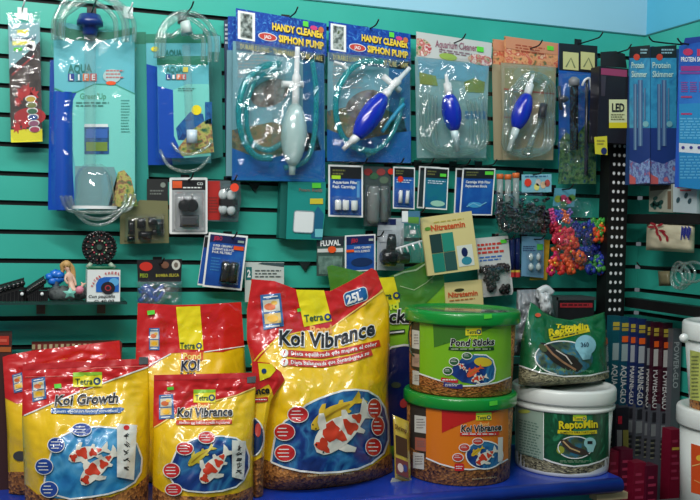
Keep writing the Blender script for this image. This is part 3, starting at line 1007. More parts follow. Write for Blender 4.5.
t, S, bc, hd = siphon_clear('orange header siphon pack hidden behind the other orange one, left edge showing', (493, 39), (512, 41), (493, 64), (512, 66), (491, 40, 520, 160), .03, True, True)
t.done()
t, S, bc, hd = siphon_clear('clear siphon bag with pale flowered header and upright smooth blue bulb', (416.5, 31.5), (492, 43), (416.5, 56.5), (491, 64.5), (414, 55, 489, 158), .05, False)
q = S.quad((416.5, 31.5), (492, 43), (416.5, 56.5))
for x, y, rx, ry, m_ in ((.06, .6, .14, .35, FLOW()), (.85, .75, .17, .22, FLOW()), (.42, .82, .12, .14, mat((150, 180, 80)))):
    poly(hd, q, [(max(0, min(1, a)), max(0, min(1, b))) for a, b in ell_pts(x, y, rx, ry)], m_, 2)
poly(bc, S, [(418, 57), (418, 76), (486, 84), (489, 66)], mat((104, 160, 180)), 2)
poly(bc, S, [(419, 72), (420, 84), (438, 86), (436, 76)], mat((130, 148, 70)), 3); poly(bc, S, [(464, 82), (466, 92), (484, 93), (485, 82), (474, 78)], mat((120, 140, 60)), 3)
rect(bc, S, 465, 111, 486, 119, mat((70, 130, 170)), 2)
lt = t.part('lettering')
text(lt, q, 'Aquarium Cleaner', .25, .5, .8, .42, .28, mat((150, 90, 110)), 3, .01); lines(lt, q, .3, .55, .75, .72, 2, mat((140, 110, 120)), 3)
st = t.part('price_sticker', 'green price sticker'); rect(st, q, .80, .22, .89, .42, GRNST, 5)
mb = t.part('pump_bulb', 'smooth dark blue bulb')
pr_ = [(i / 14, .011 + .018 * math.sin(PI * i / 14) ** .65) for i in range(15)]
lathe(mb, P(448.5, 94, .095), P(454.5, 131, .095), pr_, BULB, 24)
mb = t.part('nozzle', 'white plastic nozzle')
lathe(mb, P(446, 74, .09), P(448.8, 95, .095), [(0, .0045), (.4, .006), (.45, .012), (1, .012)], WPLAS, 14)
mb = t.part('outlet', 'pale outlet tip')
lathe(mb, P(454, 130, .095), P(458, 151, .09), [(0, .012), (.45, .011), (.5, .008), (1, .008)], mat((190, 214, 218), .3, 'plastic', .3), 14)
mb = t.part('hose', 'clear coiled hose')
for k in range(5):
    x = 422 + 3.6 * k
    hz(t, [(x, 92 + k, .075), (x - 1, 120, .075), (x + 2, 146, .075), (452, 156 - k * 3, .075), (485 - 4 * k, 146, .075), (486 - 4 * k, 118, .075), (483 - 4 * k, 96 + k, .075)], .0045, HOSE(), seg=6)
mb = t.part('film_sleeve', 'crinkled clear bag')
pillow(mb, S, 414, 58, 491, 162, .052, FILM(), 36, 45, 8, .015, 13)
t.done()
hook(458, 40, .075, 'wire hook holding the pale header siphon bag', 'black')

t, S, bc, hd = siphon_clear('clear siphon bag with orange header and tilted smooth blue bulb', (504.5, 36), (559, 43.5), (505, 62.5), (557.5, 67.5), (500, 60, 556, 160), .052, True)
q = S.quad((504.5, 36), (559, 43.5), (505, 62.5))
rect(bc, S, 505, 68, 555, 92, mat((150, 150, 110)), 2); line(bc, S, [(504, 89), (555, 94)], 1.5, mat((170, 80, 60)), 3)
line(bc, S, [(504, 117), (530, 118)], 1.5, mat((170, 70, 60)), 3)
lt = t.part('lettering'); lines(lt, q, .2, .25, .75, .55, 3, mat((170, 80, 50)), 3)
st = t.part('price_sticker', 'green price sticker'); rect(st, q, .78, .14, .9, .3, GRNST, 5)
mb = t.part('pump_bulb', 'smooth dark blue bulb')
lathe(mb, P(527.5, 94, .10), P(516, 129, .10), pr_, BULB, 24)
mb = t.part('nozzle', 'white plastic nozzle')
lathe(mb, P(533, 75, .095), P(527, 96, .10), [(0, .0045), (.4, .006), (.45, .012), (1, .012)], WPLAS, 14)
mb = t.part('outlet', 'pale outlet tip')
lathe(mb, P(516.2, 128, .10), P(509, 151, .095), [(0, .012), (.4, .011), (.45, .008), (1, .008)], mat((200, 216, 214), .3, 'plastic', .3), 14)
mb = t.part('gravel_tube', 'grey slanted gravel tube')
lathe(mb, P(544, 104, .085), P(541, 118, .085), [(0, .012), (1, .012)], mat((60, 60, 62), .4, 'plastic'), 12)
lathe(mb, P(541, 117, .085), P(526, 155, .085), [(0, .008), (1, .010)], HOSE(), 12)
mb = t.part('hose', 'clear coiled hose')
for k in range(4):
    hz(t, [(506 + 3 * k, 90 + 2 * k, .075), (505 + 3 * k, 118, .075), (504 + 3 * k, 148, .075), (528, 157 - 3 * k, .075), (552 - 3 * k, 146, .075), (554 - 3 * k, 112, .075), (553 - 3 * k, 84 + k, .075), (530, 72 + 3 * k, .075), (508 + 3 * k, 92, .075)], .0042, HOSE(), seg=6)
mb = t.part('film_sleeve', 'crinkled clear bag')
pillow(mb, S, 500, 62, 556, 163, .05, FILM(), 33, 45, 8, .014, 14)
t.done()
hook(534, 46, .075, 'wire hook holding the orange header siphon bag', 'black')

# ---- black tube heater pack
S = Wall(.06)
t = Thing('filter_pack', 'blue backed pack of black tubes with black header and two pale photos', 'pack', P(577, 182, .06))
mb = t.part('card')
slab(mb, S, [(559, 43), (559, 184), (596, 184), (597.5, 46)], .003, mat((20, 92, 184)))
poly(mb, S, [(559, 43), (559, 70), (597, 73), (597.5, 46)], mat((26, 26, 30)), 2)
poly(mb, S, [(560, 140), (566, 132), (575, 138), (588, 120), (596, 126), (596, 184), (558, 184)], ramp_mat('printed_green_leaves', [(14, 50, 60), (40, 90, 60), (100, 140, 80), (20, 70, 110)], 60, .4), 2)
pc = t.part('picture', 'two pale photos on the header')
for x0, x1 in ((563, 578.6), (580.7, 594.8)):
    poly(pc, S, [(x0, 51.5), (x0, 69), (x1, 70.5), (x1, 53)], mat((206, 204, 140)), 3)
    line(pc, S, [(x0 + 3, 67), (x0 + 8, 58), (x0 + 12, 68)], 1.5, mat((120, 130, 90)), 4)
mb = t.part('black_tube', 'thick black tube with grey cap')
lathe(mb, P(574, 79, .095), P(574, 150, .095), [(0, .010), (.07, .016), (.1, .013), (1, .013)], mat((26, 28, 34), .25, 'plastic', .5), 16)
lathe(mb, P(574, 77, .095), P(574, 86, .095), [(0, .008), (.3, .017), (1, .017)], mat((120, 124, 128), .4, 'plastic'), 16)
mb = t.part('thin_tube', 'thin dark tube with white tip')
lathe(mb, P(587, 80, .09), P(586, 175, .09), [(0, .005), (1, .006)], mat((40, 44, 52), .3, 'plastic', .4), 10)
tpx(mb, [(582, 86, .09), (585, 80, .095), (590, 79, .095), (591, 90, .09)], .004, WPLAS)
mb = t.part('suction_fittings', 'clear and black suction fittings')
lathe(mb, P(559, 99, .09), P(568, 99, .09), [(0, .006), (.5, .012), (1, .006)], mat((50, 54, 62), .3, 'plastic', .4), 12)
lathe(mb, P(559, 86, .09), P(561, 110, .09), [(0, .005), (1, .005)], mat((50, 54, 62), .3, 'plastic', .4), 12)
for (x, y) in ((563, 132), (561, 144), (568, 148), (577, 160), (567, 168)): ball(mb, P(x, y, .085), .014, BLIS(), 10, 8)
mb = t.part('blister', 'clear moulded cover')
pillow(mb, S, 558, 72, 597, 184, .045, FILM(), 16, 28, 6, .008, 8)
t.done()
hook(594, 38, .09, 'long slanted wire hook above the black tube pack', 'black')

# ---- LED light box
t = Thing('lamp_box', 'black carton for a light with a pale yellow label, left of the corner post', 'box', P(614, 142, .14))
mb = t.part('carton')
a = P(599.5, 66, .16); b = P(628.5, 66, .16); z0 = P(612, 143, .16).z
cuboid(mb, a.x, b.x, .115, .16, z0, a.z, mat((26, 24, 28), .35))
S = Wall(.1605)
poly(mb, S, [(601, 68), (601, 74.5), (627, 77), (627, 70)], mat((150, 60, 96)), 1)
poly(mb, S, [(601, 75), (601, 96), (605, 96), (606, 76)], mat((58, 52, 60)), 1)
lb = t.part('label', 'pale yellow label')
rect(lb, S, 609, 99.5, 627, 128, mat((214, 220, 168)), 2); rect(lb, S, 609, 122.5, 627, 128, mat((220, 206, 30)), 3)
text(lb, S, 'LED', 612, 111.5, 624.5, 111.5, 8, INK, 4, .035); lines(lb, S, 611, 114, 625, 121, 3, mat((120, 120, 80)), 4)
mb = t.part('hanging_tab', 'black plastic hanging tab')
slab(mb, Wall(.13), [(601, 52), (601, 66), (627, 68), (625, 54), (616, 51)], .003, mat((30, 34, 36)))
t.done()
t, mb = single('price_tag', 'small yellow shelf tag with a dark round mark below the black light box', 'tag', P(601, 155, .165))
S = Wall(.168)
slab(mb, S, [(594.5, 137), (595.5, 154), (607.5, 155), (607, 136)], .002, mat((214, 206, 50)))
ell(mb, S, 604, 151, 3, 3.5, mat((30, 44, 96)), 2); lines(mb, S, 597, 140, 605, 146, 2, mat((150, 140, 60)), 2); t.done()
hook(622, 50, .15, 'wire hook above the black light box', 'black')

# ================================================================ RIGHT WALL PACKS
SKY1 = ramp_mat('printed_turquoise_sea', [(36, 110, 160), (60, 156, 196), (44, 132, 176)], 20, .35)
DEEP = mat((34, 60, 126)); ROCK = ramp_mat('printed_pink_rock_and_bubbles', [(50, 60, 130), (150, 175, 215), (80, 100, 165), (186, 110, 120)], 55, .4)
t = Thing('skimmer_box', 'tall turquoise carton with printed grey tubes seen by its corner, beside the corner post', 'box', P(652, 184, .22))
fr = P(650, 110, .27); xr_ = P(677, 110, .27).x
zt = P(650, 46, .27).z; zb = P(652, 184, .27).z
yl = .16
mb = t.part('carton')
cuboid(mb, fr.x, xr_, yl, .27, zb, zt, mat((30, 60, 110), .4))
for S, (xa, xb), sl in ((Wall(.271), (650.5, 676.5), -.04), (Right(fr.x - .001), (629.5, 650), .2)):
    rect(mb, S, xa, 56, xb, 62, mat((20, 26, 34)), 1) if False else None
    poly(mb, S, [(xa, 47), (xa, 58), (xb, 58), (xb, 45)], mat((24, 30, 36)), 1)
    ell(mb, S, xa + (xb - xa) * .35, 57, 3.2, 3.2, mat((206, 70, 50)), 3); lines(mb, S, xa + 11, 49, xb - 2, 55, 2, mat((150, 190, 200)), 3)
    poly(mb, S, [(xa, 58), (xa, 128), (xb, 128), (xb, 58)], SKY1, 1)
    poly(mb, S, [(xa, 128), (xa, 168), (xb, 168), (xb, 128)], DEEP, 1)
    poly(mb, S, [(xa, 160), (xa, 184), (xb, 183), (xb, 158), ((xa + xb) / 2, 164)], ROCK, 2)
    poly(mb, S, [(xa, 174), (xa, 184), (xa + (xb - xa) * .3, 184), (xa + (xb - xa) * .3, 178)], mat((200, 96, 96)), 3)
    cx = (xa + xb) / 2
    for dx, w, y0, y1 in ((-4.5, 1.8, 84, 150), (0.5, 2.4, 80, 146), (5, .8, 88, 120)):
        rect(mb, S, cx + dx - w, y0, cx + dx + w, y1, mat((70, 106, 150)), 3); rect(mb, S, cx + dx - w * .3, y0, cx + dx + w * .4, y1, mat((120, 150, 180)), 4)
    ell(mb, S, cx + 6, 124, 3, 3, mat((120, 180, 190)), 4)
    lt = t.part('lettering', 'pale title lettering')
    text(lt, S, 'Protein', xa + 2, 68, xb - 6, 68, 6, mat((196, 228, 214)), 5, .015)
    text(lt, S, 'Skimmer', xa + 2, 77, xb - 3, 77, 6, mat((196, 228, 214)), 5, .015)
t.done()
t = Thing('skimmer_box', 'flat blue carton with red heading lettering at the right edge of the photo', 'box', RS.ptd(697, 186))
S = Right(1.79)
c0 = S.ptd(679, 46); c1 = S.ptd(722, 42); c2 = S.ptd(679, 187)
mb = t.part('carton')
cuboid(mb, 1.791, 1.85, -c0.y, -c1.y, c2.z, c0.z, mat((40, 90, 190), .35))
poly(mb, S, [(679, 46), (679, 70), (722, 68), (722, 38)], mat((24, 84, 176)), 1)
poly(mb, S, [(679, 70), (679, 143), (722, 146), (722, 66)], ramp_mat('printed_blue_sheet', [(34, 104, 186), (48, 124, 204)], 20), 1)
poly(mb, S, [(679, 104), (679, 143), (722, 146), (722, 102)], mat((40, 140, 196)), 2)
poly(mb, S, [(679, 143), (679, 152), (722, 155), (722, 145)], mat((214, 222, 230)), 2)
poly(mb, S, [(679, 152), (679, 187), (722, 192), (722, 155)], mat((34, 130, 190)), 2)
lt = t.part('lettering')
ell(lt, S, 688, 52, 5, 3.5, mat((190, 40, 90)), 3); rect(lt, S, 697, 49, 712, 56, mat((190, 40, 90)), 3)
text(lt, S, 'PROTEIN SKIMMER', 681, 61.5, 712, 61.5, 4.5, WHITE, 3, .02)
rect(lt, S, 681, 66, 712, 71, mat((150, 50, 130)), 3); rect(lt, S, 680, 72, 722, 74, mat((120, 60, 150)), 3)
for x in (681, 690, 699, 708): lines(lt, S, x, 82, x + 7, 93, 5, mat((150, 60, 140)), 3)
for y in (96, 113): rect(lt, S, 681, y, 692, y + 1.8, mat((170, 60, 110)), 3)
lines(lt, S, 680, 118, 712, 140, 8, mat((100, 180, 220)), 3); lines(lt, S, 680, 156, 712, 180, 8, mat((90, 170, 214)), 3)
for x in (683, 691, 699, 707): ell(lt, S, x, 147.5, 1.6, 1.6, mat((60, 60, 140)), 4)
lt = t.part('top_flap', 'blue top flap')
slab(lt, S, [(685, 38), (683, 46), (722, 40), (722, 34)], .004, mat((20, 50, 140)))
t.done()


def rhook(px, py, X, what):
    c = Right(X).ptd(px, py)
    t, mb = single('wall_hook', 'black ' + what, 'hook', c)
    tube(mb, [(XC - .001, c.y, c.z), (c.x, c.y, c.z), (c.x - .02, c.y, c.z + .004), (c.x - .03, c.y, c.z + .014)], .0024, BLACK, k=4)
    cuboid(mb, XC - .003, XC, -c.y - .012, -c.y + .012, c.z - .012, c.z + .012, BLACK); t.done()


rhook(657, 42, 1.80, 'wire hook over the turquoise corner carton'); rhook(686, 44, 1.78, 'wire hook over the flat blue carton')


def small_card(name, label, cat, S, pts, m, th=.003, kind=None):
    t = Thing(name, label, cat, S.ptd(sum(p[0] for p in pts) / len(pts), max(p[1] for p in pts)))
    mb = t.part('card'); slab(mb, S, pts, th, m)
    return t, mb


S = Right(1.835)
t, mb = small_card('fish_care_packet', 'clear white packet with dark green leaf marks on the upper black rail', 'packet', S, [(649, 184), (649, 211.5), (672, 212.5), (672, 184)], mat((158, 162, 146)), .01)
poly(mb, S, [(650, 184), (650, 191), (671, 189), (671, 184)], mat((70, 64, 56)), 1); rect(mb, S, 667.5, 191, 671, 209, mat((110, 90, 70)), 1)
rnd = random.Random(3)
for i in range(12): ell(mb, S, 657 + rnd.uniform(-5, 6), 202 + rnd.uniform(-4, 5), 2.6, 1.8, mat((44, 92, 84)), 2, rot=rnd.uniform(0, 3))
t.done()
t, mb = small_card('fish_care_packet', 'white packet with red heading and small fish sketches at right end of the upper rail', 'packet', S, [(673, 184), (673, 212), (697, 213.5), (697, 184)], mat((184, 200, 204)), .01)
rect(mb, S, 677, 186, 694, 188, mat((190, 60, 70)), 2); rect(mb, S, 680, 189.5, 691, 191, mat((190, 60, 70)), 2)
for x, y in ((678, 200), (686, 195.5), (689.5, 201)): ell(mb, S, x, y, 1.7, 3, mat((50, 80, 90)), 2, rot=.3)
t.done()
t = Thing('fish_care_bag', 'cream cloth-like bag with red marks and blue streaks under the upper black rail', 'bag', S.ptd(670, 252))
mb = t.part('bag_body')
q = S.quad((647, 222), (695, 225), (646, 250))
pillow(mb, q, 0, 0, 1, 1.0, .03, mat((196, 188, 160), .5), 14, 12, 6, .006, 2)
mk = t.part('printed_marks', 'red and blue printed marks')
class Pil:
    curved = False
    def __init__(s, b, d): s.b = b; s.d = d
    def n(s): return s.b.n()
    def pt(s, x, y, lay=0): return s.b.ptd(x, y, s.d + lay * EPS)
    def ptd(s, x, y, d=0): return s.b.ptd(x, y, s.d + d)
F_ = Pil(S, .036)
for x, y, r in ((653, 224, .3), (656, 228, 1), (660, 225, -.4), (657, 233, 1.2), (662, 231, .2), (660, 238, 1.3), (664, 234, .8), (667, 238.5, 1.5), (651, 227, 0)):
    ell(mk, F_, x, y, 3.4, 1.3, mat((150, 32, 44)), 1, rot=r, n=10)
for i in range(9): line(mk, F_, [(682 + i * 1.1, 226 + (i % 3)), (681 + i * 1.1, 240 - (i * 5) % 7)], 1.1, mat((34, 44, 130)), 1)
t.done()
# coiled clear tubing on a right-wall hook
t = Thing('tubing_pack', 'bundle of coiled clear tubing hanging between the two black rails', 'tubing', RS.ptd(680, 290))
mb = t.part('coil')
S = Right(1.80)
for k, (cx, cy, rx, ry) in enumerate(((679, 275, 7, 13), (681, 277, 9, 12), (685, 274, 10, 11), (693, 272, 12, 10), (677, 279, 6, 9))):
    tube(mb, [S.ptd(cx + rx * math.cos(a), cy + ry * math.sin(a), .01 + .006 * k) for a in [2 * PI * i / 10 for i in range(10)]], .004, HOSE(), closed=True, k=3, seg=6)
mb = t.part('strap', 'brownish packing band'); q = S.quad((658, 271), (670, 271), (659, 286)); pillow(mb, q, 0, 0, 1, 1, .02, mat((112, 106, 78), .3), 6, 6)
t.done()
rhook(645, 267, 1.80, 'wire hook with bright tip carrying the coiled clear tubing')

# ================================================================ SECOND ROW OF PACKS
BH = mat((22, 22, 26)); BLU = ramp_mat('printed_blue_card', [(16, 62, 140), (22, 80, 164), (40, 110, 180)], 14, .35, coat=.3)


def blue_card(label, pts3, Y, title=True, sticker=None, group=None, tubes=(), white=.035, hdr=.24, tint=None, th=.003, ttl=None, dark=BH):
    S = Wall(Y); q = S.quad(*pts3)
    bl = q.px(.5, 1)
    t = Thing('accessory_card', label, 'pack', P(bl[0], bl[1], Y), group)
    mb = t.part('card'); slab(mb, q, [(0, 0), (0, 1), (1, 1), (1, 0)], th, WHITE)
    w = white * 1.3
    rect(mb, q, w, white, 1 - w, 1 - white, tint or BLU, 1)
    rect(mb, q, w, white, 1 - w, hdr, dark, 2)
    if title:
        lt = t.part('lettering'); lines(lt, q, .12, hdr * .35, .5, hdr * .85, 2, mat((110, 110, 60)), 3)
        if ttl:
            for i, s in enumerate(ttl): text(lt, q, s, .12, hdr + .1 + i * .085, .88 - .1 * (i % 2), hdr + .1 + i * .085, .055, WHITE, 3, .02)
        else: lines(lt, q, .15, hdr + .06, .9, hdr + .16, 2, mat((200, 214, 230)), 3, .45)
    if sticker:
        st = t.part('price_sticker', sticker[0] + ' price sticker'); c = {'green': GRNST, 'orange': ORA, 'red': mat((226, 50, 24)), 'yellow green': mat((170, 214, 40))}[sticker[0]]
        if sticker[0] == 'red': ell(st, q, sticker[1], sticker[2], .13, .07, c, 5)
        else: rect(st, q, sticker[1] - .13, sticker[2] - .035, sticker[1] + .13, sticker[2] + .035, c, 5)
    return t, q, S


# pack of black filter parts on khaki card
S = Wall(.06)
t = Thing('filter_pack', 'khaki card with black filter parts under a black header, left of the plug adapter', 'pack', P(145, 244, .06))
mb = t.part('header_card', 'black header'); slab(mb, Wall(.05), [(147, 179), (147, 215), (168, 215), (168, 179)], .003, mat((36, 38, 38)))
ell(mb, Wall(.05), 163, 185, 2.6, 2.6, mat((130, 140, 130)), 2); lines(mb, Wall(.05), 150, 190, 164, 196, 2, mat((110, 116, 110)), 2)
mb = t.part('card'); slab(mb, S, [(120, 216), (120, 244), (169, 243), (168, 201), (140, 200), (133, 206), (124, 207)], .004, mat((112, 112, 76)))
mb = t.part('filter_parts', 'black moulded filter parts')
for i, (x, y, w, h) in enumerate(((128, 220, 7, 14), (137, 218, 9, 10), (148, 217, 8, 8), (156, 219, 8, 16), (138, 231, 14, 8), (127, 236, 8, 5), (152, 229, 6, 6))):
    q = S.quad((x, y), (x + w, y), (x, y + h)); pillow(mb, q, 0, 0, 1, 1, .025 + .004 * (i % 3), BLACKG, 6, 6)
mb = t.part('blister', 'clear moulded cover'); pillow(mb, S, 124, 214, 165, 242, .035, BLIS(), 12, 10)
t.done()

# round plug adapter card
S = Wall(.06)
t = Thing('adapter_card', 'white bordered card with a round black plug in a grey blister and orange corner mark', 'pack', P(188, 234, .06))
mb = t.part('card'); slab(mb, S, rpts(169.5, 177.5, 207.5, 234, 1.5, 1.5), .003, WHITE)
rect(mb, S, 172, 180, 205.5, 190, BH, 1); rect(mb, S, 172, 190, 205.5, 232, mat((158, 162, 164)), 1)
rect(mb, S, 172.5, 181, 182, 188, mat((230, 90, 40)), 2)
lt = t.part('lettering'); text(lt, S, 'CO', 197, 185, 203, 185, 2.6, WHITE, 3); lines(lt, S, 183, 187, 202, 189.5, 1, WHITE, 3)
mb = t.part('plug', 'round black plug with two prongs')
lathe(mb, P(184.5, 205.5, .062), P(184.5, 205.5, .095), [(0, .017), (.8, .017), (1, .013)], BLACKG, 20); lathe(mb, P(192, 205.5, .062), P(192, 205.5, .095), [(0, .017), (.8, .017), (1, .013)], BLACKG, 20)
for x in (184, 192): lathe(mb, P(x, 199, .08), P(x, 193, .08), [(0, .003), (1, .003)], mat((180, 180, 180), .3, 'plastic', 0, .8), 8)
mb = t.part('base_piece', 'grey rectangular base'); q = S.quad((180, 215), (199, 215), (180, 227)); pillow(mb, q, 0, 0, 1, 1, .02, mat((92, 96, 98), .35), 8, 6); rect(mb, q, .12, .2, .88, .8, mat((60, 62, 66)), 32)
mb = t.part('blister', 'clear moulded cover'); pillow(mb, S, 173.5, 191, 204.5, 231, .04, BLIS(), 14, 14)
t.done()
hook(189, 178, .065, 'wire hook holding the round plug card')

# red filter-ball pack
S = Wall(.045)
t = Thing('filter_pack', 'red and clear pack of four white filter balls with an orange dot sticker', 'pack', P(224, 221, .045))
mb = t.part('card'); slab(mb, S, [(205, 180), (205, 221), (238, 222), (241, 200), (240, 181)], .003, mat((78, 96, 100)))
rect(mb, S, 205, 181, 220, 220, mat((176, 36, 30)), 1); lines(mb, S, 209, 197, 218, 214, 6, mat((120, 40, 34)), 2)
mb = t.part('filter_ball_block', 'white balls in black clips')
for x, y in ((223, 194.5), (231, 195.5), (223, 209), (231, 210)): ball(mb, P(x, y, .065), .0125, mat((196, 206, 206), .5), 12, 8, (1, .8, 1.2))
cuboid(mb, P(219, 202, .06).x, P(236, 202, .06).x, .055, .075, P(228, 205.5, .06).z, P(228, 199.5, .06).z, BLACK)
st = t.part('price_sticker', 'orange round price sticker'); ell(st, S, 234.5, 187.5, 4.3, 4.2, mat((238, 70, 40)), 60)
mb = t.part('blister', 'clear moulded cover'); pillow(mb, S, 219, 183, 240, 221, .035, BLIS(), 10, 14)
t.done()
hook(232, 180, .055, 'small wire hook under the stacked hand siphon packs')

# tilted blue cards
t, q, S = blue_card('rear white bordered blue card of the tilted pair, its left edge showing', ((205, 235), (214, 236), (197.5, 285)), .05, title=False)
t.done()
t, q, S = blue_card('front tilted blue card with two black cylinders and an orange sticker', ((209, 232), (248, 236), (202.5, 286.5)), .06, sticker=('orange', .80, .24), hdr=.17, dark=NAVY, title=False)
lt = t.part('lettering'); text(lt, q, 'JEBO', .14, .13, .36, .13, .07, mat((190, 40, 70)), 3, .03)
for i, s in enumerate(('SUPER CERAMIC', 'ELEMENTS & BLOCK', 'FOR FILTERS')): text(lt, q, s, .14, .25 + .06 * i, .64 + .05 * (i % 2), .25 + .06 * i, .042, WHITE, 3, .02, res=1)
lines(lt, q, .14, .45, .38, .72, 5, mat((60, 130, 190)), 3, .4); rect(lt, q, .76, .1, .92, .14, mat((150, 170, 160)), 3)
mb = t.part('cylinders', 'two black ribbed cylinders')
for u in (.53, .74): lathe(mb, q.ptd(u, .5, .016), q.ptd(u, .88, .016), [(0, .008), (.1, .013), (.5, .012), (.9, .014), (1, .013)], BLACKG, 14)
mb = t.part('blister', 'clear moulded cover'); pillow(mb, q, .40, .46, .9, .92, .032, BLIS(), 10, 10)
t.done()
hook(232, 236, .06, 'wire hook holding the tilted blue cards')

# white "2" card behind the big bag
S = Wall(.04)
t = Thing('accessory_card', 'pale card marked with a white 2 on teal, behind the largest red bag', 'pack', P(264, 302, .04))
mb = t.part('card'); slab(mb, S, [(245, 262), (245, 302), (284, 304), (284, 262.5)], .003, mat((196, 204, 200)))
rect(mb, S, 245.8, 267, 251.8, 280, mat((24, 110, 110)), 1); poly(mb, S, [(258, 264), (262, 262.5), (284, 263), (284, 267)], mat((60, 80, 84)), 1)
lt = t.part('lettering'); text(lt, S, '2', 247.2, 277, 250.6, 277, 7, WHITE, 2, .04); lines(lt, S, 255, 270, 282, 279, 3, mat((80, 90, 90)), 2, .4)
t.done()

# black/red header bag with blue contents
S = Wall(.05)
t = Thing('airline_pack', 'small bag of blue airline pieces with black and red header above the red bag', 'pack', P(160, 306, .05))
mb = t.part('header_card'); slab(mb, S, [(137, 260), (138, 282), (181, 282), (182, 259)], .003, BH)
ell(mb, S, 146, 266.5, 6.5, 4.5, mat((200, 44, 30)), 2); ell(mb, S, 176, 265, 4.3, 5, mat((200, 200, 190)), 2); ell(mb, S, 176, 265, 2, 2.6, mat((110, 100, 90)), 3); ell(mb, S, 165, 265, 4, 3.5, mat((120, 80, 60)), 2)
lt = t.part('lettering'); text(lt, S, 'PISO', 140, 277.5, 148, 277.5, 4, mat((150, 170, 40)), 3, .02); text(lt, S, 'BOMBA SILICA', 156, 277, 179, 276.5, 3, mat((190, 180, 60)), 3, .02, res=1)
mb = t.part('blue_airline', 'blue airline pieces')
rnd = random.Random(8)
for i in range(12):
    x, y = 151 + rnd.uniform(-6, 6), 293 + rnd.uniform(-3, 5)
    tube(mb, [P(x - 7 + 4.5 * k + rnd.uniform(-2, 2), y + 6 * math.sin(k * 1.3 + i), .055 + .002 * i) for k in range(4)], .006, mat((22, 86, 190), .3, 'plastic', .4), k=5, seg=6)
mb = t.part('clear_bag', 'crinkled clear bag'); pillow(mb, S, 137, 281, 182, 307, .045, clear_mat('hazy_film', gloss=.2, haze=.2, rough=.1, crinkle=.8, cscale=25, edge=.1, haze_col=(150, 170, 176)), 16, 12, 8, .01, 6)
t.done()
hook(160, 262, .055, 'wire hook holding the blue airline bag')

# teal box with white square
S = Wall(.06)
t = Thing('filter_box', 'teal carton with a printed white square and green sticker, under the milky pump pack', 'box', P(302, 239, .06))
mb = t.part('carton')
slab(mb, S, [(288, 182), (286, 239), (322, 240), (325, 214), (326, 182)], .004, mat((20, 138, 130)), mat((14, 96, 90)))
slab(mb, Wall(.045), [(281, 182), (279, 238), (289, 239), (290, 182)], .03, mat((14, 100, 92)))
poly(mb, S, [(318, 206), (312, 216), (311, 238), (321.5, 239), (324, 214)], mat((20, 96, 130)), 1)
poly(mb, S, [(315, 229), (315, 237), (322.5, 237), (323, 229)], mat((110, 190, 200)), 2)
bl = t.part('filter_block', 'printed white foam square'); q = S.quad((294.5, 210.5), (314.5, 211.5), (293, 232)); poly(bl, q, rpts(0, 0, 1, 1, .12, .12), mat((222, 228, 228), .6), 3); line(bl, q, rpts(0, 0, 1, 1, .12, .12), .04, mat((130, 150, 160)), 4, True)
lt = t.part('lettering'); text(lt, S, 'Foam Refill', 299, 191, 322, 192, 3, mat((130, 110, 100)), 3, .02); rect(lt, S, 310, 198.5, 323, 204, mat((206, 190, 50)), 3)
st = t.part('price_sticker', 'green price sticker'); rect(st, S, 312, 183, 321, 188, GRNST, 5)
t.done()

# blue cards row
t, q, S = blue_card('blue card with black header, yellow-green sticker and two white foam tubes beside the teal carton', ((328.5, 164.5), (363, 165.5), (328.5, 216.5)), .065, sticker=('yellow green', .22, .24), hdr=.26, ttl=('Aquarium Filter', 'Repl. Cartridge'))
mb = t.part('foam_tubes', 'white foam tubes')
for u, v in ((.28, .70), (.5, .70), (.75, .70)):
    lathe(mb, q.ptd(u, v - .02, .01), q.ptd(u, v + .17, .01), [(0, .008), (.08, .0095), (.92, .0095), (1, .008)], mat((226, 230, 228), .7), 12)
rect(mb, q, .82, .3, .9, .62, mat((90, 150, 200)), 3)
mb = t.part('blister', 'clear moulded cover'); pillow(mb, q, .1, .6, .92, .95, .028, BLIS(), 12, 8); t.done()
hook(361, 163, .07, 'wire hook between the foam tube card and the grey packet')
S = Wall(.05)
t = Thing('filter_pack', 'grey clear packet with red and green header between two blue cards', 'pack', P(377, 226, .05))
mb = t.part('card'); slab(mb, S, [(364, 166), (364, 226), (391, 228), (391, 167)], .003, mat((62, 74, 74)))
for x, y, c in ((368, 172, (140, 44, 44)), (374, 176, (60, 100, 70)), (381, 172, (150, 60, 60)), (384, 180, (90, 110, 90))): ell(mb, S, x, y, 4.5, 3.5, mat(c), 2)
mb = t.part('contents', 'grey fibre roll'); lathe(mb, P(374, 186, .065), P(373, 224, .065), [(0, .012), (.1, .018), (.9, .018), (1, .012)], mat((112, 118, 116), .6), 12); lathe(mb, P(384, 186, .06), P(384, 222, .06), [(0, .01), (.1, .013), (.9, .013), (1, .01)], mat((90, 96, 94), .6), 12)
mb = t.part('clear_bag', 'crinkled clear bag'); pillow(mb, S, 364, 183, 391, 227, .04, FILM(), 10, 16, 8, .008, 9)
st = t.part('price_sticker', 'red round price sticker'); ell(st, S, 391, 171.5, 3.2, 3, mat((224, 50, 30)), 8)
t.done()
t, q, S = blue_card('narrow blue card with red sticker and two slanted white sticks', ((393.5, 166.5), (415, 167.5), (393, 208.5)), .065, sticker=('red', .33, .29), hdr=.24)
mb = t.part('white_sticks', 'two white sticks')
for u in (.36, .68): lathe(mb, q.ptd(u, .56, .008), q.ptd(u - .03, .86, .008), [(0, .005), (1, .006)], mat((226, 230, 230), .5), 10)
mb = t.part('blister', 'clear moulded cover'); pillow(mb, q, .1, .5, .92, .94, .02, BLIS(), 8, 8); t.done()
t, q, S = blue_card('dark rear card between the two narrow blue cards, only its left edge showing', ((419.5, 166), (440, 167), (417, 208)), .045, title=False, tint=mat((40, 60, 64)), hdr=.1); t.done()
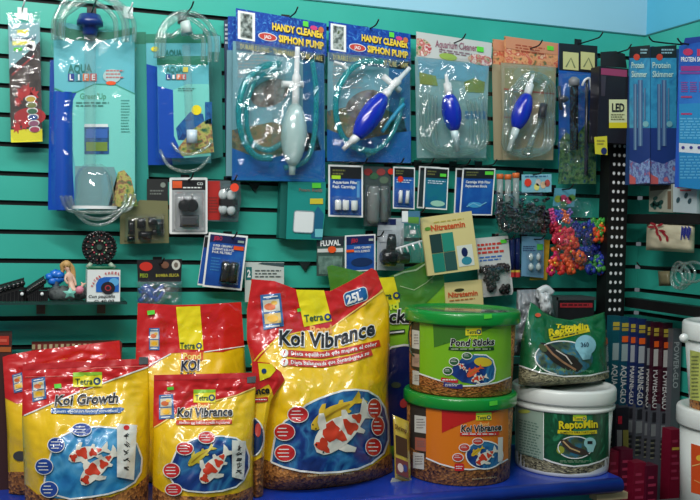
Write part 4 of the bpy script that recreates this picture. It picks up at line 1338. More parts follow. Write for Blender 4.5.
t, q, S = blue_card('blue card fading to green with green sticker, left of the yellow card title', ((425, 166.5), (449, 168), (423, 208.5)), .065, sticker=('green', .77, .18), hdr=.26, tint=ramp_mat('printed_blue_green_card', [(16, 70, 140), (20, 110, 130), (26, 90, 140)], 10, .35))
ell(t.parts[0][1], q, .6, .86, .3, .07, mat((150, 200, 180)), 3); t.done()
hook(397, 163, .07, 'wire hook holding the narrow blue card with the red sticker'); hook(427, 163, .07, 'wire hook holding the blue to green card')
t, q, S = blue_card('rear blue card almost hidden behind the widest blue card', ((456, 168), (480, 169), (454, 214)), .045, title=False, hdr=.2); t.done()
t, q, S = blue_card('widest blue card with black header, green sticker and white title lines', ((463, 168), (495.5, 168.5), (459.5, 215)), .06, sticker=('green', .82, .10), hdr=.22, white=.028, ttl=('Cartridge With Filter', 'Replacement Blocks'))
mb = t.parts[0][1]
ell(mb, q, .45, .78, .22, .06, mat((60, 150, 200)), 3); line(mb, q, [(.2, .82), (.4, .74), (.6, .8), (.8, .72)], .02, mat((120, 190, 220)), 4)
t.done()
hook(463, 164, .07, 'wire hook at left of the widest blue card'); hook(489, 164, .07, 'wire hook at right of the widest blue card')

# FLUVAL card
S = Wall(.05)
t = Thing('filter_pack', 'dark green pack with bold white heading and orange dot sticker behind the green bag', 'pack', P(330, 275, .05))
mb = t.part('card'); slab(mb, S, [(317, 237), (317, 276), (344, 276), (344, 236)], .004, mat((56, 80, 74)))
rect(mb, S, 317, 237, 344, 246, mat((34, 44, 52)), 1); poly(mb, S, [(317.5, 249), (317.5, 252.5), (343, 252), (343, 248)], mat((206, 210, 206)), 2)
poly(mb, S, [(318, 256), (319, 274), (342, 275), (342, 256)], ramp_mat('printed_grey_green_foam', [(60, 90, 80), (120, 150, 140)], 60, .5), 1)
lt = t.part('lettering'); text(lt, S, 'FLUVAL', 320.5, 246, 340.5, 245, 5.2, WHITE, 3, .04)
st = t.part('price_sticker', 'orange round price sticker'); ell(st, S, 332, 249.5, 4.2, 3.4, ORA, 5); t.done()
t, q, S = blue_card('blue card with navy header and orange sticker right of the dark green pack', ((345, 235.5), (375.5, 234), (345, 272)), .06, sticker=('orange', .17, .43), hdr=.26, dark=NAVY, title=False)
lt = t.part('lettering'); text(lt, q, 'JEBO', .2, .2, .42, .2, .1, mat((190, 40, 60)), 3, .03); rect(lt, q, .78, .12, .93, .18, mat((170, 180, 170)), 3)
text(lt, q, 'SUPER CERAMIC', .3, .38, .85, .38, .06, WHITE, 3, .02, res=1); text(lt, q, 'WOOL ELEMENTS', .3, .48, .82, .48, .06, WHITE, 3, .02, res=1)
ell(lt, q, .55, .75, .35, .12, mat((16, 44, 90)), 3); t.done()
hook(377, 235, .065, 'wire hook right of the navy header card')

# white card with black powerhead
S = Wall(.055)
t = Thing('pump_pack', 'white card with a black water pump under a navy band, left of the comb packet', 'pack', P(390, 270, .055))
mb = t.part('card'); slab(mb, S, [(378, 218), (377, 270), (404, 271), (404, 218)], .003, mat((186, 194, 200)))
rect(mb, S, 378, 219, 396, 225, NAVY, 1)
for y in (230, 236, 242): rect(mb, S, 379, y, 392, y + .7, mat((130, 140, 150)), 1)
mb = t.part('pump', 'black water pump')
lathe(mb, P(392, 234, .08), P(391, 252, .08), [(0, .010), (.3, .014), (1, .016)], BLACKG, 14)
lathe(mb, P(381, 257, .085), P(408, 258, .085), [(0, .014), (.1, .024), (.5, .026), (.55, .018), (1, .017)], BLACKG, 16)
mb = t.part('blister', 'clear moulded cover'); pillow(mb, S, 378, 230, 404, 269, .052, BLIS(), 12, 14); t.done()

# comb packet
S = Wall(.12)
t = Thing('accessory_pack', 'clear packet with a diagonal white comb in front of the black pump', 'pack', P(410, 264, .09))
mb = t.part('header_card', 'white, blue and green header'); slab(mb, S, [(402, 211), (402, 223), (420, 225), (420, 211)], .002, mat((70, 120, 150)))
rect(mb, S, 402, 211, 408, 222, WHITE, 1); poly(mb, S, [(408, 217), (408, 223), (419, 224), (419, 217)], mat((96, 150, 60)), 1); rect(mb, S, 410, 230, 416, 234, WHITE, 1)
mb = t.part('comb', 'white toothed comb')
a = P(396, 249, .14); b = P(422, 241, .14)
tube(mb, [a, b], .0035, WPLAS, smooth=False)
for i in range(4):
    x = 399.5 + 6.3 * i; y = 248 - 2 * i
    tube(mb, [P(x, y - 1, .14), P(x + 2.6, y + 6, .145)], .0028, WPLAS, smooth=False)
mb = t.part('clear_bag', 'crinkled clear bag'); pillow(mb, S, 396, 221, 423, 264, .045, FILM(), 14, 18, 6, .01, 15)
mb = t.part('hook_bottle', 'clear plastic insert'); lathe(mb, P(406, 226, .13), P(406, 246, .13), [(0, .008), (.2, .013), (1, .015)], BLIS(), 12, caps=False); lathe(mb, P(415, 228, .13), P(416, 262, .13), [(0, .008), (.2, .012), (1, .015)], BLIS(), 12, caps=False)
t.done()
hook(418, 211, .10, 'wire hook holding the comb packet')

# yellow cards
CREAM = mat((222, 206, 142), .45)
S = Wall(.10)
q = S.quad((420, 218), (471.5, 211), (428, 276))
t = Thing('test_kit_card', 'yellow card with four teal and dark squares and orange title', 'pack', P(452, 274, .10))
mb = t.part('card'); slab(mb, q, [(0, 0), (0, 1), (1, 1), (1, 0)], .008, CREAM)
pc = t.part('picture', 'two by two teal and dark squares')
for u, v, c in ((.13, .31, (34, 64, 62)), (.36, .31, (40, 140, 120)), (.13, .64, (34, 130, 112)), (.36, .64, (44, 84, 80))):
    rect(pc, q, u, v, u + .225, v + .32, mat(c), 2)
rect(pc, q, .62, .56, .92, .92, mat((220, 224, 214)), 2); ell(pc, q, .76, .68, .06, .08, NAVY, 3); ell(pc, q, .78, .83, .10, .07, mat((50, 140, 160)), 3)
lt = t.part('lettering', 'orange title lettering'); text(lt, q, 'Nitratemin', .18, .25, .84, .25, .10, mat((206, 84, 40)), 3, .03); lines(lt, q, .25, .10, .85, .14, 1, mat((190, 170, 80)), 2); ell(lt, q, .12, .2, .06, .03, mat((90, 150, 50)), 3)
t.done()
S = Wall(.07)
t = Thing('test_kit_card', 'lower yellow card with orange title just above the green bucket lid', 'pack', P(462, 306, .07))
q = S.quad((444.5, 283), (482, 279.5), (446, 308))
mb = t.part('card'); slab(mb, q, [(0, 0), (0, 1), (1, 1), (1, 0)], .008, CREAM)
lt = t.part('lettering', 'orange title lettering'); text(lt, q, 'Nitratemin', .08, .60, .86, .60, .2, mat((206, 84, 40)), 3, .03); ell(lt, q, .38, .33, .13, .06, mat((60, 60, 30)), 3); lines(lt, q, .1, .7, .8, .8, 1, mat((190, 120, 60)), 3); t.done()

# white card with black media
S = Wall(.065)
q = S.quad((475, 238.5), (508, 235.5), (480.5, 297.5))
t = Thing('filter_pack', 'white card with red heading and clumps of black filter media', 'pack', P(497, 296, .065))
mb = t.part('card'); slab(mb, q, [(0, 0), (0, 1), (.95, 1), (1, .95), (1, 0)], .004, mat((206, 208, 204)))
lt = t.part('lettering', 'red and blue heading'); lines(lt, q, .05, .10, .85, .3, 3, mat((206, 60, 50)), 2, .55, 4); lines(lt, q, .08, .32, .9, .42, 2, mat((60, 110, 190)), 2, .5, 5)
st = t.part('price_sticker', 'green price sticker'); rect(st, q, .76, .06, .94, .12, GRNST, 5)
mb = t.part('filter_media', 'clumps of black filter media', stuff=True)
rnd = random.Random(5)
for i in range(110):
    u, v = rnd.choice(((.22, .55), (.4, .56), (.6, .54), (.82, .53), (.3, .65), (.32, .75), (.36, .84), (.45, .66), (.75, .9)))
    ball(mb, q.ptd(u + rnd.uniform(-.12, .12), v + rnd.uniform(-.05, .05), rnd.uniform(.004, .014)), .0075, ramp_mat('black_brown_media', [(16, 12, 12), (44, 34, 32)], 80, .5), 6, 4, jit=.3, seed=i)
mb = t.part('blister', 'clear moulded cover'); pillow(mb, q, .05, .46, .95, .96, .03, BLIS(), 12, 12); t.done()
hook(507, 238, .075, 'thick wire hook holding the white card of black media')

# dark gravel bags with orange tops
for i, (x, y) in enumerate(((496, 174), (504, 174.5), (512, 173))):
    S = Wall(.05 + .006 * i)
    t = Thing('tester_tube_pack', ('leftmost', 'middle', 'rightmost')[i] + ' of the three orange topped clear tubes', 'tube', P(x + 4, y + 42, .05 + .006 * i))
    mb = t.part('cap', 'orange cap'); lathe(mb, P(x + 4, y, .06 + .01 * i), P(x + 4, y + 5, .06 + .01 * i), [(0, .010), (.1, .011), (1, .011)], mat((220, 110, 50), .4, 'plastic'), 12)
    mb = t.part('tube_body', 'whitish clear tube'); lathe(mb, P(x + 4, y + 5, .06 + .01 * i), P(x + 4, y + 38, .06 + .01 * i), [(0, .010), (1, .010)], ramp_mat('grey_clear_tube', [(110, 126, 126), (150, 162, 160)], 40, .2), 12)
    t.done()
S = Wall(.085)
t = Thing('gravel_bag', 'clear bag of shiny black pieces under a pale blue header with red sticker', 'bag', P(524, 235, .085))
mb = t.part('header_card', 'pale blue header'); q = S.quad((522, 174.5), (551.5, 174), (522, 192.5)); slab(mb, q, [(0, 0), (0, 1), (1, 1), (1, 0)], .003, mat((130, 190, 206)))
for u, v, c in ((.55, .45, (210, 200, 190)), (.72, .6, (220, 190, 150)), (.86, .5, (190, 80, 70)), (.5, .7, (230, 220, 120))): ell(mb, q, u, v, .09, .2, mat(c), 2)
lines(mb, q, .1, .08, .9, .22, 1, mat((60, 110, 150)), 2)
st = t.part('price_sticker', 'red price sticker'); ell(st, q, .2, .45, .12, .22, mat((224, 60, 40)), 5)
mb = t.part('black_pieces', 'shiny black pieces', stuff=True)
rnd = random.Random(9)
BLK2 = mat((22, 22, 26), .12, 'plastic', .8)
for i in range(400):
    x = rnd.uniform(497, 549); y = rnd.uniform(212, 232) - 14 * max(0, (506 - x) / 12 if x < 506 else 0) * rnd.random() - rnd.uniform(0, 16) * (1 if rnd.random() < .35 else 0)
    p = S.ptd(x, y, rnd.uniform(-.02, .012)); ball(mb, p, rnd.uniform(.006, .010), BLK2 if rnd.random() < .93 else mat((70, 72, 80), .15, 'plastic', .8), 5, 4, (1, 1, .6), .35, i)
mb = t.part('clear_bag', 'crinkled clear bag'); pillow(mb, S, 495, 190, 546, 235, .035, FILM(), 20, 18, 8, .01, 20, base=.006)
t.done()
hook(535, 173, .095, 'wire hook holding the black gravel bag')

# coloured plastic plants bag
t = Thing('ornament_bag', 'large clear bag full of multicoloured plastic ornaments beside the corner post', 'bag', P(577, 273, .08))
S = Wall(.06)
mb = t.part('header_card', 'pink and green printed header'); q = S.quad((555, 188), (576, 189), (553, 206)); slab(mb, q, [(0, 0), (0, 1), (1, 1), (1, 0)], .003, mat((90, 160, 180)))
for u, v, c in ((.2, .6, (150, 170, 50)), (.45, .55, (200, 60, 100)), (.7, .65, (220, 70, 110)), (.85, .5, (100, 150, 60)), (.5, .85, (80, 130, 70))): ell(mb, q, u, v, .17, .2, mat(c), 2)
mb = t.part('ornaments', 'multicoloured plastic flower pieces', stuff=True)
rnd = random.Random(12)
zones = [(562, 233, 9, 8, [(216, 36, 70), (190, 30, 60)]), (584, 232, 8, 7, [(30, 44, 170), (24, 30, 130)]), (597, 230, 5, 7, [(240, 90, 40), (60, 160, 60)]), (592, 248, 8, 10, [(30, 50, 180), (30, 140, 80), (24, 34, 130)]),
         (567, 250, 12, 9, [(240, 90, 40), (220, 60, 40), (236, 110, 60)]), (562, 263, 11, 8, [(226, 50, 50), (200, 30, 90), (240, 100, 50)]), (580, 260, 8, 9, [(240, 110, 50), (220, 50, 60), (50, 60, 170)]), (595, 264, 7, 6, [(220, 60, 50), (40, 60, 160), (60, 140, 60)])]
for (cx, cy, rx, ry, cols) in zones:
    for k in range(13):
        x = cx + rnd.uniform(-1, 1) * rx; y = cy + rnd.uniform(-1, 1) * ry
        c = S.ptd(x, y, rnd.uniform(0.0, .04)); m_ = mat(rnd.choice(cols), .3, 'plastic', .4)
        for j in range(5):
            a = 2 * PI * j / 5 + rnd.random(); dx, dz = math.cos(a) * .0095, math.sin(a) * .0095
            ball(mb, c + Vector((dx, rnd.uniform(-.006, .006), dz)), .0088, m_, 6, 5, (1, .5, 1), .3, k * 7 + j)
        ball(mb, c + Vector((0, -.005, 0)), .004, mat((226, 200, 60) if k % 4 == 0 else cols[-1], .3, 'plastic', .4), 5, 4)
for k in range(14):
    x, y = 550 + rnd.uniform(0, 22), 215 + rnd.uniform(-5, 6)
    c = S.ptd(x, y, .02); m_ = mat(((196, 60, 130), (70, 80, 190), (230, 110, 60), (120, 90, 180))[int((x - 550) / 6) % 4], .3, 'plastic', .4)
    for j in range(4):
        a = 2 * PI * j / 4 + k; ball(mb, c + Vector((math.cos(a) * .007, 0, math.sin(a) * .007)), .006, m_, 5, 4)
mb = t.part('clear_bag', 'crinkled clear bag'); pillow(mb, S, 554, 194, 598, 273, .06, FILM(), 20, 26, 8, .012, 22)
t.done()
hook(565, 188, .075, 'wire hook holding the multicoloured ornament bag')

# navy tubes
for i, x in enumerate((512, 517.5)):
    t = Thing('tester_tube_pack', ('left' if i == 0 else 'right') + ' one of two navy tubes with red bases under the black gravel bag', 'tube', P(x, 276, .06))
    mb = t.part('tube_body'); lathe(mb, P(x, 238, .06), P(x, 270, .06), [(0, .007), (.05, .0085), (1, .0085)], mat((22, 36, 92), .3, 'plastic', .3), 12)
    mb = t.part('base', 'red and yellow base'); lathe(mb, P(x, 270, .06), P(x, 277, .06), [(0, .0088), (.3, .0088), (1, .0088)], None, 12, ms=[mat((200, 170, 60)), mat((180, 40, 40))], caps=False); t.done()
# light blue airstone card
t, mb = single('accessory_card', 'yellow card standing out at right behind the pale blue air stone card', 'pack', P(545, 279, .05))
slab(mb, Wall(.05), [(538, 239), (530, 280), (547, 280), (550, 240)], .003, mat((196, 160, 40))); t.done()
S = Wall(.065)
t = Thing('accessory_card', 'pale blue card with two clear air stones and green sticker', 'pack', P(533, 278, .065))
mb = t.part('card'); slab(mb, S, [(522, 236), (521.5, 276), (543.5, 278), (544, 237)], .003, mat((104, 150, 180)))
lines(mb, S, 523, 246, 536, 252, 3, mat((50, 70, 110)), 2, .5); st = t.part('price_sticker', 'green price sticker'); rect(st, S, 537, 244, 543, 250, mat((80, 180, 70)), 4)
mb = t.part('air_stones', 'two pairs of clear air stones')
for x in (531, 538.5):
    for y, r in ((257, .007), (267, .008)): lathe(mb, P(x, y - 4, .075), P(x, y + 4, .075), [(0, .002), (.3, r), (.7, r), (1, .002)], mat((190, 206, 206), .2, 'plastic', .6), 10)
mb = t.part('blister', 'clear moulded cover'); pillow(mb, S, 526, 251, 543, 274, .025, BLIS(), 8, 8); t.done()
hook(537, 238, .08, 'thick wire hook holding the pale blue air stone card')

# triangular slat clips
for (x, y, w) in ((255, 187, 'under the milky pump pack'), (305, 266, 'above the largest red bag')):
    t, mb = single('slat_clip', 'black triangular slat clip ' + w, 'clip', P(x, y, 0))
    slab(mb, Wall(.012), [(x - 6, y - 4), (x, y + 5), (x + 6, y - 4)], .011, mat((10, 30, 30), .5)); t.done()

# ================================================================ ACRYLIC SHELF AND ORNAMENTS
t = Thing('acrylic_shelf', 'clear acrylic shelf at the left carrying air curtains, mermaid and wheel', 'shelf', P(60, 304, .0))
zsh = P(60, 302, .17).z
mb = t.part('shelf_plate', 'clear plate')
AC = clear_mat('clear_acrylic', tint=(190, 220, 212), gloss=.1, haze=.12, rough=.05, edge=.5, haze_col=(90, 120, 120))
cuboid(mb, P(-40, 303, 0.1).x, P(127, 303, .17).x, 0.0, .175, zsh - .006, zsh, AC)
mb = t.part('front_edge', 'dark glossy front edge'); cuboid(mb, P(-40, 303, 0.1).x, P(127, 303, .17).x, .1745, .176, zsh - .0062, zsh - .0005, mat((34, 66, 62), .2))
for x in (41, 102):
    mb = t.part('bracket', 'brownish bracket')
    c = P(x, 310, .03)
    cuboid(mb, c.x - .011, c.x + .011, 0.0, .10, zsh - .010, zsh - .007, mat((92, 76, 68), .4)); cuboid(mb, c.x - .011, c.x + .011, 0.001, .006, zsh - .045, zsh - .007, mat((92, 76, 68), .4))
t.done()


def zpt(px, py): return Pz(px, py, zsh)


def curtain(x0, x1, top, label):
    t = Thing('air_curtain', label, 'air curtain', P((x0 + x1) / 2, 299, .12))
    mb = t.part('base_bar', 'black ribbed base bars')
    a = P(x0 - 4, 296, .12); b = P(x1 + 4, 294, .12)
    for k in range(3):
        cuboid(mb, a.x, b.x, .06 + .03 * k, .08 + .03 * k, zsh, zsh + .018 + .004 * k, BLACKG)
    for k in range(12): cuboid(mb, a.x + (b.x - a.x) * (k + .3) / 12, a.x + (b.x - a.x) * (k + .6) / 12, .122, .142, zsh, zsh + .034, BLACK)
    mb = t.part('raised_bar', 'black bar lying on a slant')
    a = P(x0, top + 14, .11); b = P(x1, top + 3, .11); d = (b - a)
    for k in range(2):
        o = Vector((0, -.022 * k, -.008 * k))
        vs = []
        for p in (a + o, b + o):
            for (dy, dz) in ((-.009, -.007), (.009, -.007), (.009, .011), (-.009, .011)): vs.append(mb.v(p + Vector((0, dy, dz))))
        for q_ in ((0, 1, 2, 3), (7, 6, 5, 4), (0, 4, 5, 1), (1, 5, 6, 2), (2, 6, 7, 3), (3, 7, 4, 0)): mb.f([vs[i] for i in q_], BLACK)
    ns = 9
    for k in range(ns):
        p = a + d * ((k + .5) / ns) + Vector((0, -.031, .0))
        ball(mb, p, .008, BLACKG, 6, 5)
    mb = t.part('end_plug', 'white end plug'); ball(mb, P(x1 - 2, 294, .15), .0045, WPLAS, 8, 6)
    t.done()


curtain(-14, 24, 279, 'left black air curtain bar on the acrylic shelf, running out of the photo')
curtain(27, 44, 277, 'right black air curtain bar on the acrylic shelf, next to the mermaid')

# mermaid ornament
t = Thing('mermaid_ornament', 'small blonde mermaid ornament seated on grey rocks on the acrylic shelf', 'ornament', P(70, 302, .12))
SKIN = mat((214, 176, 154), .45); HAIR = mat((190, 150, 92), .5)
Y = .12
mb = t.part('figure')


def skin_mesh(mb, nodes, edges, m, sub=1):
    me = bpy.data.meshes.new('s'); me.from_pydata([tuple(n[0]) for n in nodes], edges, [])
    ob = bpy.data.objects.new('s', me); COL.objects.link(ob)
    md = ob.modifiers.new('k', 'SKIN')
    for i, n in enumerate(nodes):
        me.skin_vertices[0].data[i].radius = n[1] if isinstance(n[1], tuple) else (n[1], n[1])
    me.skin_vertices[0].data[0].use_root = True
    s_ = ob.modifiers.new('u', 'SUBSURF'); s_.levels = sub; s_.render_levels = sub
    dg = bpy.context.evaluated_depsgraph_get()
    m2 = bpy.data.meshes.new_from_object(ob.evaluated_get(dg))
    b0 = len(mb.V)
    for v in m2.vertices: mb.v(v.co)
    for p in m2.polygons: mb.f([b0 + k for k in p.vertices], m, True)
    bpy.data.objects.remove(ob); bpy.data.meshes.remove(me); bpy.data.meshes.remove(m2)


def W_(x, y, dy=0): return P(x, y, Y + dy)
nodes = [(W_(71, 286), .0095), (W_(70.5, 281), .0075), (W_(69, 275.5), .0085), (W_(68.5, 272), .004), (W_(66, 266.5), (.0075, .009)),
         (W_(66, 275.5, .006), .004), (W_(65, 280, .012), .0032), (W_(68, 284, .014), .0028), (W_(72.5, 276), .0042), (W_(75, 281, .004), .0034), (W_(76, 286, .006), .003),
         (W_(73, 290, .012), .0085), (W_(77, 291.5, .018), .006), (W_(80, 289, .018), .004), (W_(83, 285, .016), .0028), (W_(81, 282, .016), .0016), (W_(86, 283, .016), .0016)]
skin_mesh(mb, nodes, [(0, 1), (1, 2), (2, 3), (3, 4), (2, 5), (5, 6), (6, 7), (2, 8), (8, 9), (9, 10), (0, 11), (11, 12), (12, 13), (13, 14), (14, 15), (14, 16)], SKIN)
ff = t.part('face', 'tiny painted eyes and mouth', mb)
for x in (64.6, 67): ball(ff, W_(x, 266, .0092), .0011, INK, 6, 4)
ball(ff, W_(65.8, 268.2, .0095), .0011, mat((180, 60, 60)), 6, 4, (1.6, .6, .6)); ball(ff, W_(65.8, 267, .0098), .0012, SKIN, 6, 4)
hr = t.part('hair', 'long blonde hair', mb)
ball(hr, W_(66.6, 264.6, -.004), .0115, HAIR, 12, 8, (1, .95, .95))
for k, (x0, x1, y1) in enumerate(((61.5, 62, 272), (71, 74, 280), (70, 72, 276), (68.5, 73, 283), (63, 61.5, 268))): tube(hr, [W_(66.5, 261.5, -.003), W_(x0, 265, -.004), W_((x0 + x1) / 2 + 1, 270, -.006), W_(x1, y1, -.006)], .0045, HAIR, seg=8, k=4)
cl = t.part('teal_star', 'pale teal star at her feet')
c = W_(70, 293, .035)
pts = [c + Vector((math.cos(a) * r, -.004 * (i % 2), math.sin(a) * r * .8)) for i, (a, r) in enumerate([(PI / 2 + PI * i / 5, .019 if i % 2 == 0 else .009) for i in range(10)])]
f_ = [cl.v(p) for p in pts]; ce = cl.v(c + Vector((0, -.008, 0))); cb = cl.v(c + Vector((0, .006, 0)))
for i in range(10): cl.f([f_[i], f_[(i + 1) % 10], ce], mat((120, 196, 180), .5)); cl.f([f_[(i + 1) % 10], f_[i], cb], mat((120, 196, 180), .5))
pk = t.part('pink_shell', 'pink shell'); ball(pk, W_(79.5, 290, .035), .011, mat((214, 130, 150), .5), 10, 6, (1, .7, .9), .1)
rk_ = t.part('rock', 'dark grey rocks')
RKM = ramp_mat('grey_ornament_rock', [(40, 46, 48), (90, 98, 98), (60, 66, 70)], 60, .7)
for i, (x, y, r) in enumerate(((56, 297, .026), (64, 297, .028), (72, 298, .026), (80, 297, .027), (60, 292, .020), (74, 293, .022), (53, 299, .018))): 
    c = P(x, y, .10); c.z = max(c.z, zsh + r * .62); ball(rk_, c, r, RKM, 9, 7, (1, .8, .65), .18, i + 30)
t.done()
t = Thing('coral_ornament', 'bright blue ruffled ornament left of the blonde mermaid', 'ornament', P(56, 302, .09))
mb = t.part('ruffles'); BL2 = mat((24, 110, 210), .35, 'plastic', .3)
for i, (x, y, r) in enumerate(((50, 277, .012), (55, 274, .014), (59, 275, .014), (53, 281, .013), (58, 280, .012), (62, 279, .010), (61, 273, .008))): ball(mb, P(x, y, .065), r, BL2, 9, 7, (1, .7, .8), .22, i)
mb = t.part('stem', 'dark base'); c = P(56, 290, .06); lathe(mb, Vector((c.x, c.y, zsh)), P(56, 281, .065), [(0, .018), (.3, .012), (1, .008)], mat((40, 60, 80), .6), 10)
t.done()

# wheel box and wheel
t = Thing('wheel_box', 'white carton with blue quarter and wheel picture, green top, on the acrylic shelf', 'box', P(104, 303, .15))
a = P(87.5, 270, .15); b = P(120.5, 270, .15)
mb = t.part('carton'); cuboid(mb, a.x, b.x, .085, .15, zsh, a.z + .001, mat((222, 228, 226), .4))
zt_ = a.z
mb.f([mb.v(p) for p in ((a.x, -.15, zt_ + .0015), (b.x, -.15, zt_ + .0015), (b.x, -.085, zt_ + .0015), (a.x, -.085, zt_ + .0015))], mat((30, 110, 70)))
pc = t.part('picture', 'blue quarter with a dark wheel')
S = Wall(.151)
poly(pc, S, [(96, 292), (96, 284), (99, 279), (104, 277), (119, 277), (119, 292)], mat((20, 100, 190)), 1)
ell(pc, S, 114, 282, 5, 4, mat((90, 170, 220)), 2); ell(pc, S, 108, 288, 7, 6.2, mat((30, 26, 34)), 3); ell(pc, S, 108, 288, 3.2, 3, mat((170, 50, 60)), 4); ell(pc, S, 108, 288, 2, 1.9, mat((40, 30, 40)), 5)
lt = t.part('lettering', 'arched red lettering and handwritten note')
for i, ch in enumerate('WATER WHEEL'):
    if ch == ' ': continue
    a_ = math.radians(196 + i * 9.4); cx, cy = 112 + 19.5 * math.cos(a_) * 1.0, 291 + 17 * math.sin(a_)
    tx, ty = -math.sin(a_), math.cos(a_) * .9
    text(lt, S, ch, cx - tx, cy - ty, cx + tx, cy + ty, 2.4, mat((190, 50, 60)), 2, .04, res=1)
text(lt, S, 'Con pequeña', 88.5, 298, 115, 297.5, 3, INK, 2, .02, .2); text(lt, S, 'Q 40.00', 94, 303, 114, 302.5, 3, INK, 2, .02, .2)
t.done()
t = Thing('water_wheel', 'round black spoked wheel standing on top of the white wheel carton', 'ornament', P(99, 262, .10))
c = P(99, 247.5, .10)
mb = t.part('rim', 'black toothed rim')
ax = Vector((0, -1, 0))
lathe(mb, c + ax * -.012, c + ax * .012, [(0, .036), (0, .041), (.15, .043), (.85, .043), (1, .041), (1, .036)], BLACKG, 36, caps=False)
for i in range(30):
    a_ = 2 * PI * i / 30
    ball(mb, c + Vector((math.cos(a_) * .041, -.013, math.sin(a_) * .041)), .0035, BLACK, 5, 4)
mb = t.part('disc', 'dark spoked disc')
lathe(mb, c + ax * -.004, c + ax * .006, [(0, .037), (1, .037)], mat((30, 34, 34), .4, 'plastic'), 36)
for i in range(12):
    a_ = 2 * PI * i / 12; d = Vector((math.cos(a_), 0, math.sin(a_)))
    tube(mb, [c + d * .014 + ax * .008, c + d * .035 + ax * .008], .0022, BLACK, smooth=False, seg=5)
mb = t.part('studs', 'ring of small pink and pale studs')
for i in range(16):
    a_ = 2 * PI * i / 16; ball(mb, c + Vector((math.cos(a_) * .018, -.012, math.sin(a_) * .018)), .0026, mat(((200, 170, 150), (190, 60, 80), (90, 150, 110))[i % 3]), 5, 4)
for i in range(20):
    a_ = 2 * PI * (i + .5) / 20; ball(mb, c + Vector((math.cos(a_) * .032, -.010, math.sin(a_) * .032)), .0016, mat(((190, 90, 90), (150, 160, 150))[i % 2]), 5, 4)
mb = t.part('hub', 'small hub'); lathe(mb, c + ax * .004, c + ax * .016, [(0, .009), (1, .006)], mat((60, 80, 70), .3, 'plastic', .4), 12)
mb = t.part('stand', 'pale green stand feet')
for x in (88, 114):
    e = P(x, 265, .11); lathe(mb, Vector((e.x, e.y, zt_ + .003)), Vector((e.x + (c.x - e.x) * .3, e.y, zt_ + .016)), [(0, .008), (1, .005)], mat((150, 170, 150), .4, 'plastic'), 10)
tube(mb, [Vector((P(88, 265, .115).x, -.115, zt_ + .005)), Vector((P(114, 265, .115).x, -.115, zt_ + .005))], .003, mat((60, 120, 90), .4), smooth=False)
t.done()

# ================================================================ FOOD BAGS
BR = mat((206, 22, 26), kind='bag'); BY = mat((240, 196, 14), kind='bag'); BYL = mat((244, 226, 16), kind='bag')
BW = mat((238, 238, 234), kind='bag'); BLIME = mat((128, 186, 34), kind='bag'); BOLIVE = mat((74, 132, 44), kind='bag')
BGREEN = mat((12, 104, 58), kind='bag')


def base_plane(px1, Y1, px2, Y2, tilt, z=ZT, ypix=480):
    a = P(px1, ypix, Y1); b = P(px2, ypix, Y2)
    a.z = b.z = z
    d = (b - a).normalized(); n = Vector((d.y, -d.x, 0))
    if n.y > 0: n = -n
    t = math.radians(tilt)
    n = (n * math.cos(t) + Vector((0, 0, math.sin(t)))).normalized()
    return Plane(a, n)


def rest_y(S, px, d, z=ZT):
    lo, hi = 300.0, 640.0
    for _ in range(40):
        m = (lo + hi) / 2
        if S.ptd(px, m, d).z > z + 0.002: lo = m
        else: hi = m
    return lo


def bottoms(S, x0, x1, depth, z=ZT):
    out = []
    for i in range(13):
        a = i / 12
        e = max(0.0, 1 - abs(2 * a - 1) ** 2.6) ** 0.75
        out.append((a, rest_y(S, x0 + (x1 - x0) * a, depth * .68 * e, z)))
    return out


def loc(x, y, L, ang, W=1.0):
    c, s = math.cos(ang), math.sin(ang)
    return lambda l, w: (x + (l * c - w * W * s) * L, y + (l * s + w * W * c) * L)


def koi(mb, S, x, y, L, ang, main, patch, lay, W=1.0, patches=True, fin=None):
    """fish seen from above, gently curved: head at l=-.5, tail at .5"""
    hw = [(-.5, .0), (-.485, .045), (-.44, .082), (-.36, .112), (-.25, .135), (-.12, .145), (0, .136), (.12, .108), (.22, .075), (.30, .048), (.36, .036)]
    g0 = loc(x, y, L, ang, W)
    f = lambda l, w: g0(l, w + .10 * math.sin(2.4 * (l + .1)) * (l + .5) / W)
    fin = fin or main
    for sgn in (-1, 1):
        poly(mb, S, [f(-.27, .10 * sgn), f(-.20, .20 * sgn), f(-.10, .26 * sgn), f(-.04, .235 * sgn), f(-.09, .17 * sgn), f(-.13, .11 * sgn)], fin, lay)
        poly(mb, S, [f(.08, .08 * sgn), f(.17, .16 * sgn), f(.22, .14 * sgn), f(.19, .06 * sgn)], fin, lay)
    poly(mb, S, [f(.33, -.035), f(.42, -.09), f(.52, -.15), (f(.50, -.06)), f(.46, 0), f(.51, .07), f(.53, .14), f(.42, .085), f(.33, .035)], fin, lay + .2)
    ls = [-.5 + .86 * i / 18 for i in range(19)]
    poly(mb, S, [f(l, interp(hw, l)) for l in ls] + [f(l, -interp(hw, l)) for l in ls[::-1][:-1]], main, lay + .4)
    if patches:
        for k, (cl, cw, rl, rw) in enumerate(((-.37, .0, .085, .075), (-.13, -.03, .13, .12), (.10, .03, .085, .08), (.26, -.01, .055, .05))):
            pts = []
            for i in range(16):
                a = 2 * PI * i / 16; q = 1 + .28 * math.sin(3 * a + 1.7 * k + 2 * W) + .12 * math.sin(5 * a + k)
                l = cl + rl * q * math.cos(a); w = cw + rw * q * math.sin(a); m_ = .92 * interp(hw, l)
                pts.append(f(l, max(-m_, min(m_, w))))
            poly(mb, S, pts, patch, lay + .9)
    else:
        line(mb, S, [f(l, 0) for l in ls[3:-2]], L * .03, mat((176, 136, 30), .4), lay + .9)
    for sgn in (-1, 1): ell(mb, S, *f(-.43, .05 * sgn), L * .014, L * .014, INK, lay + 1.6, n=8)


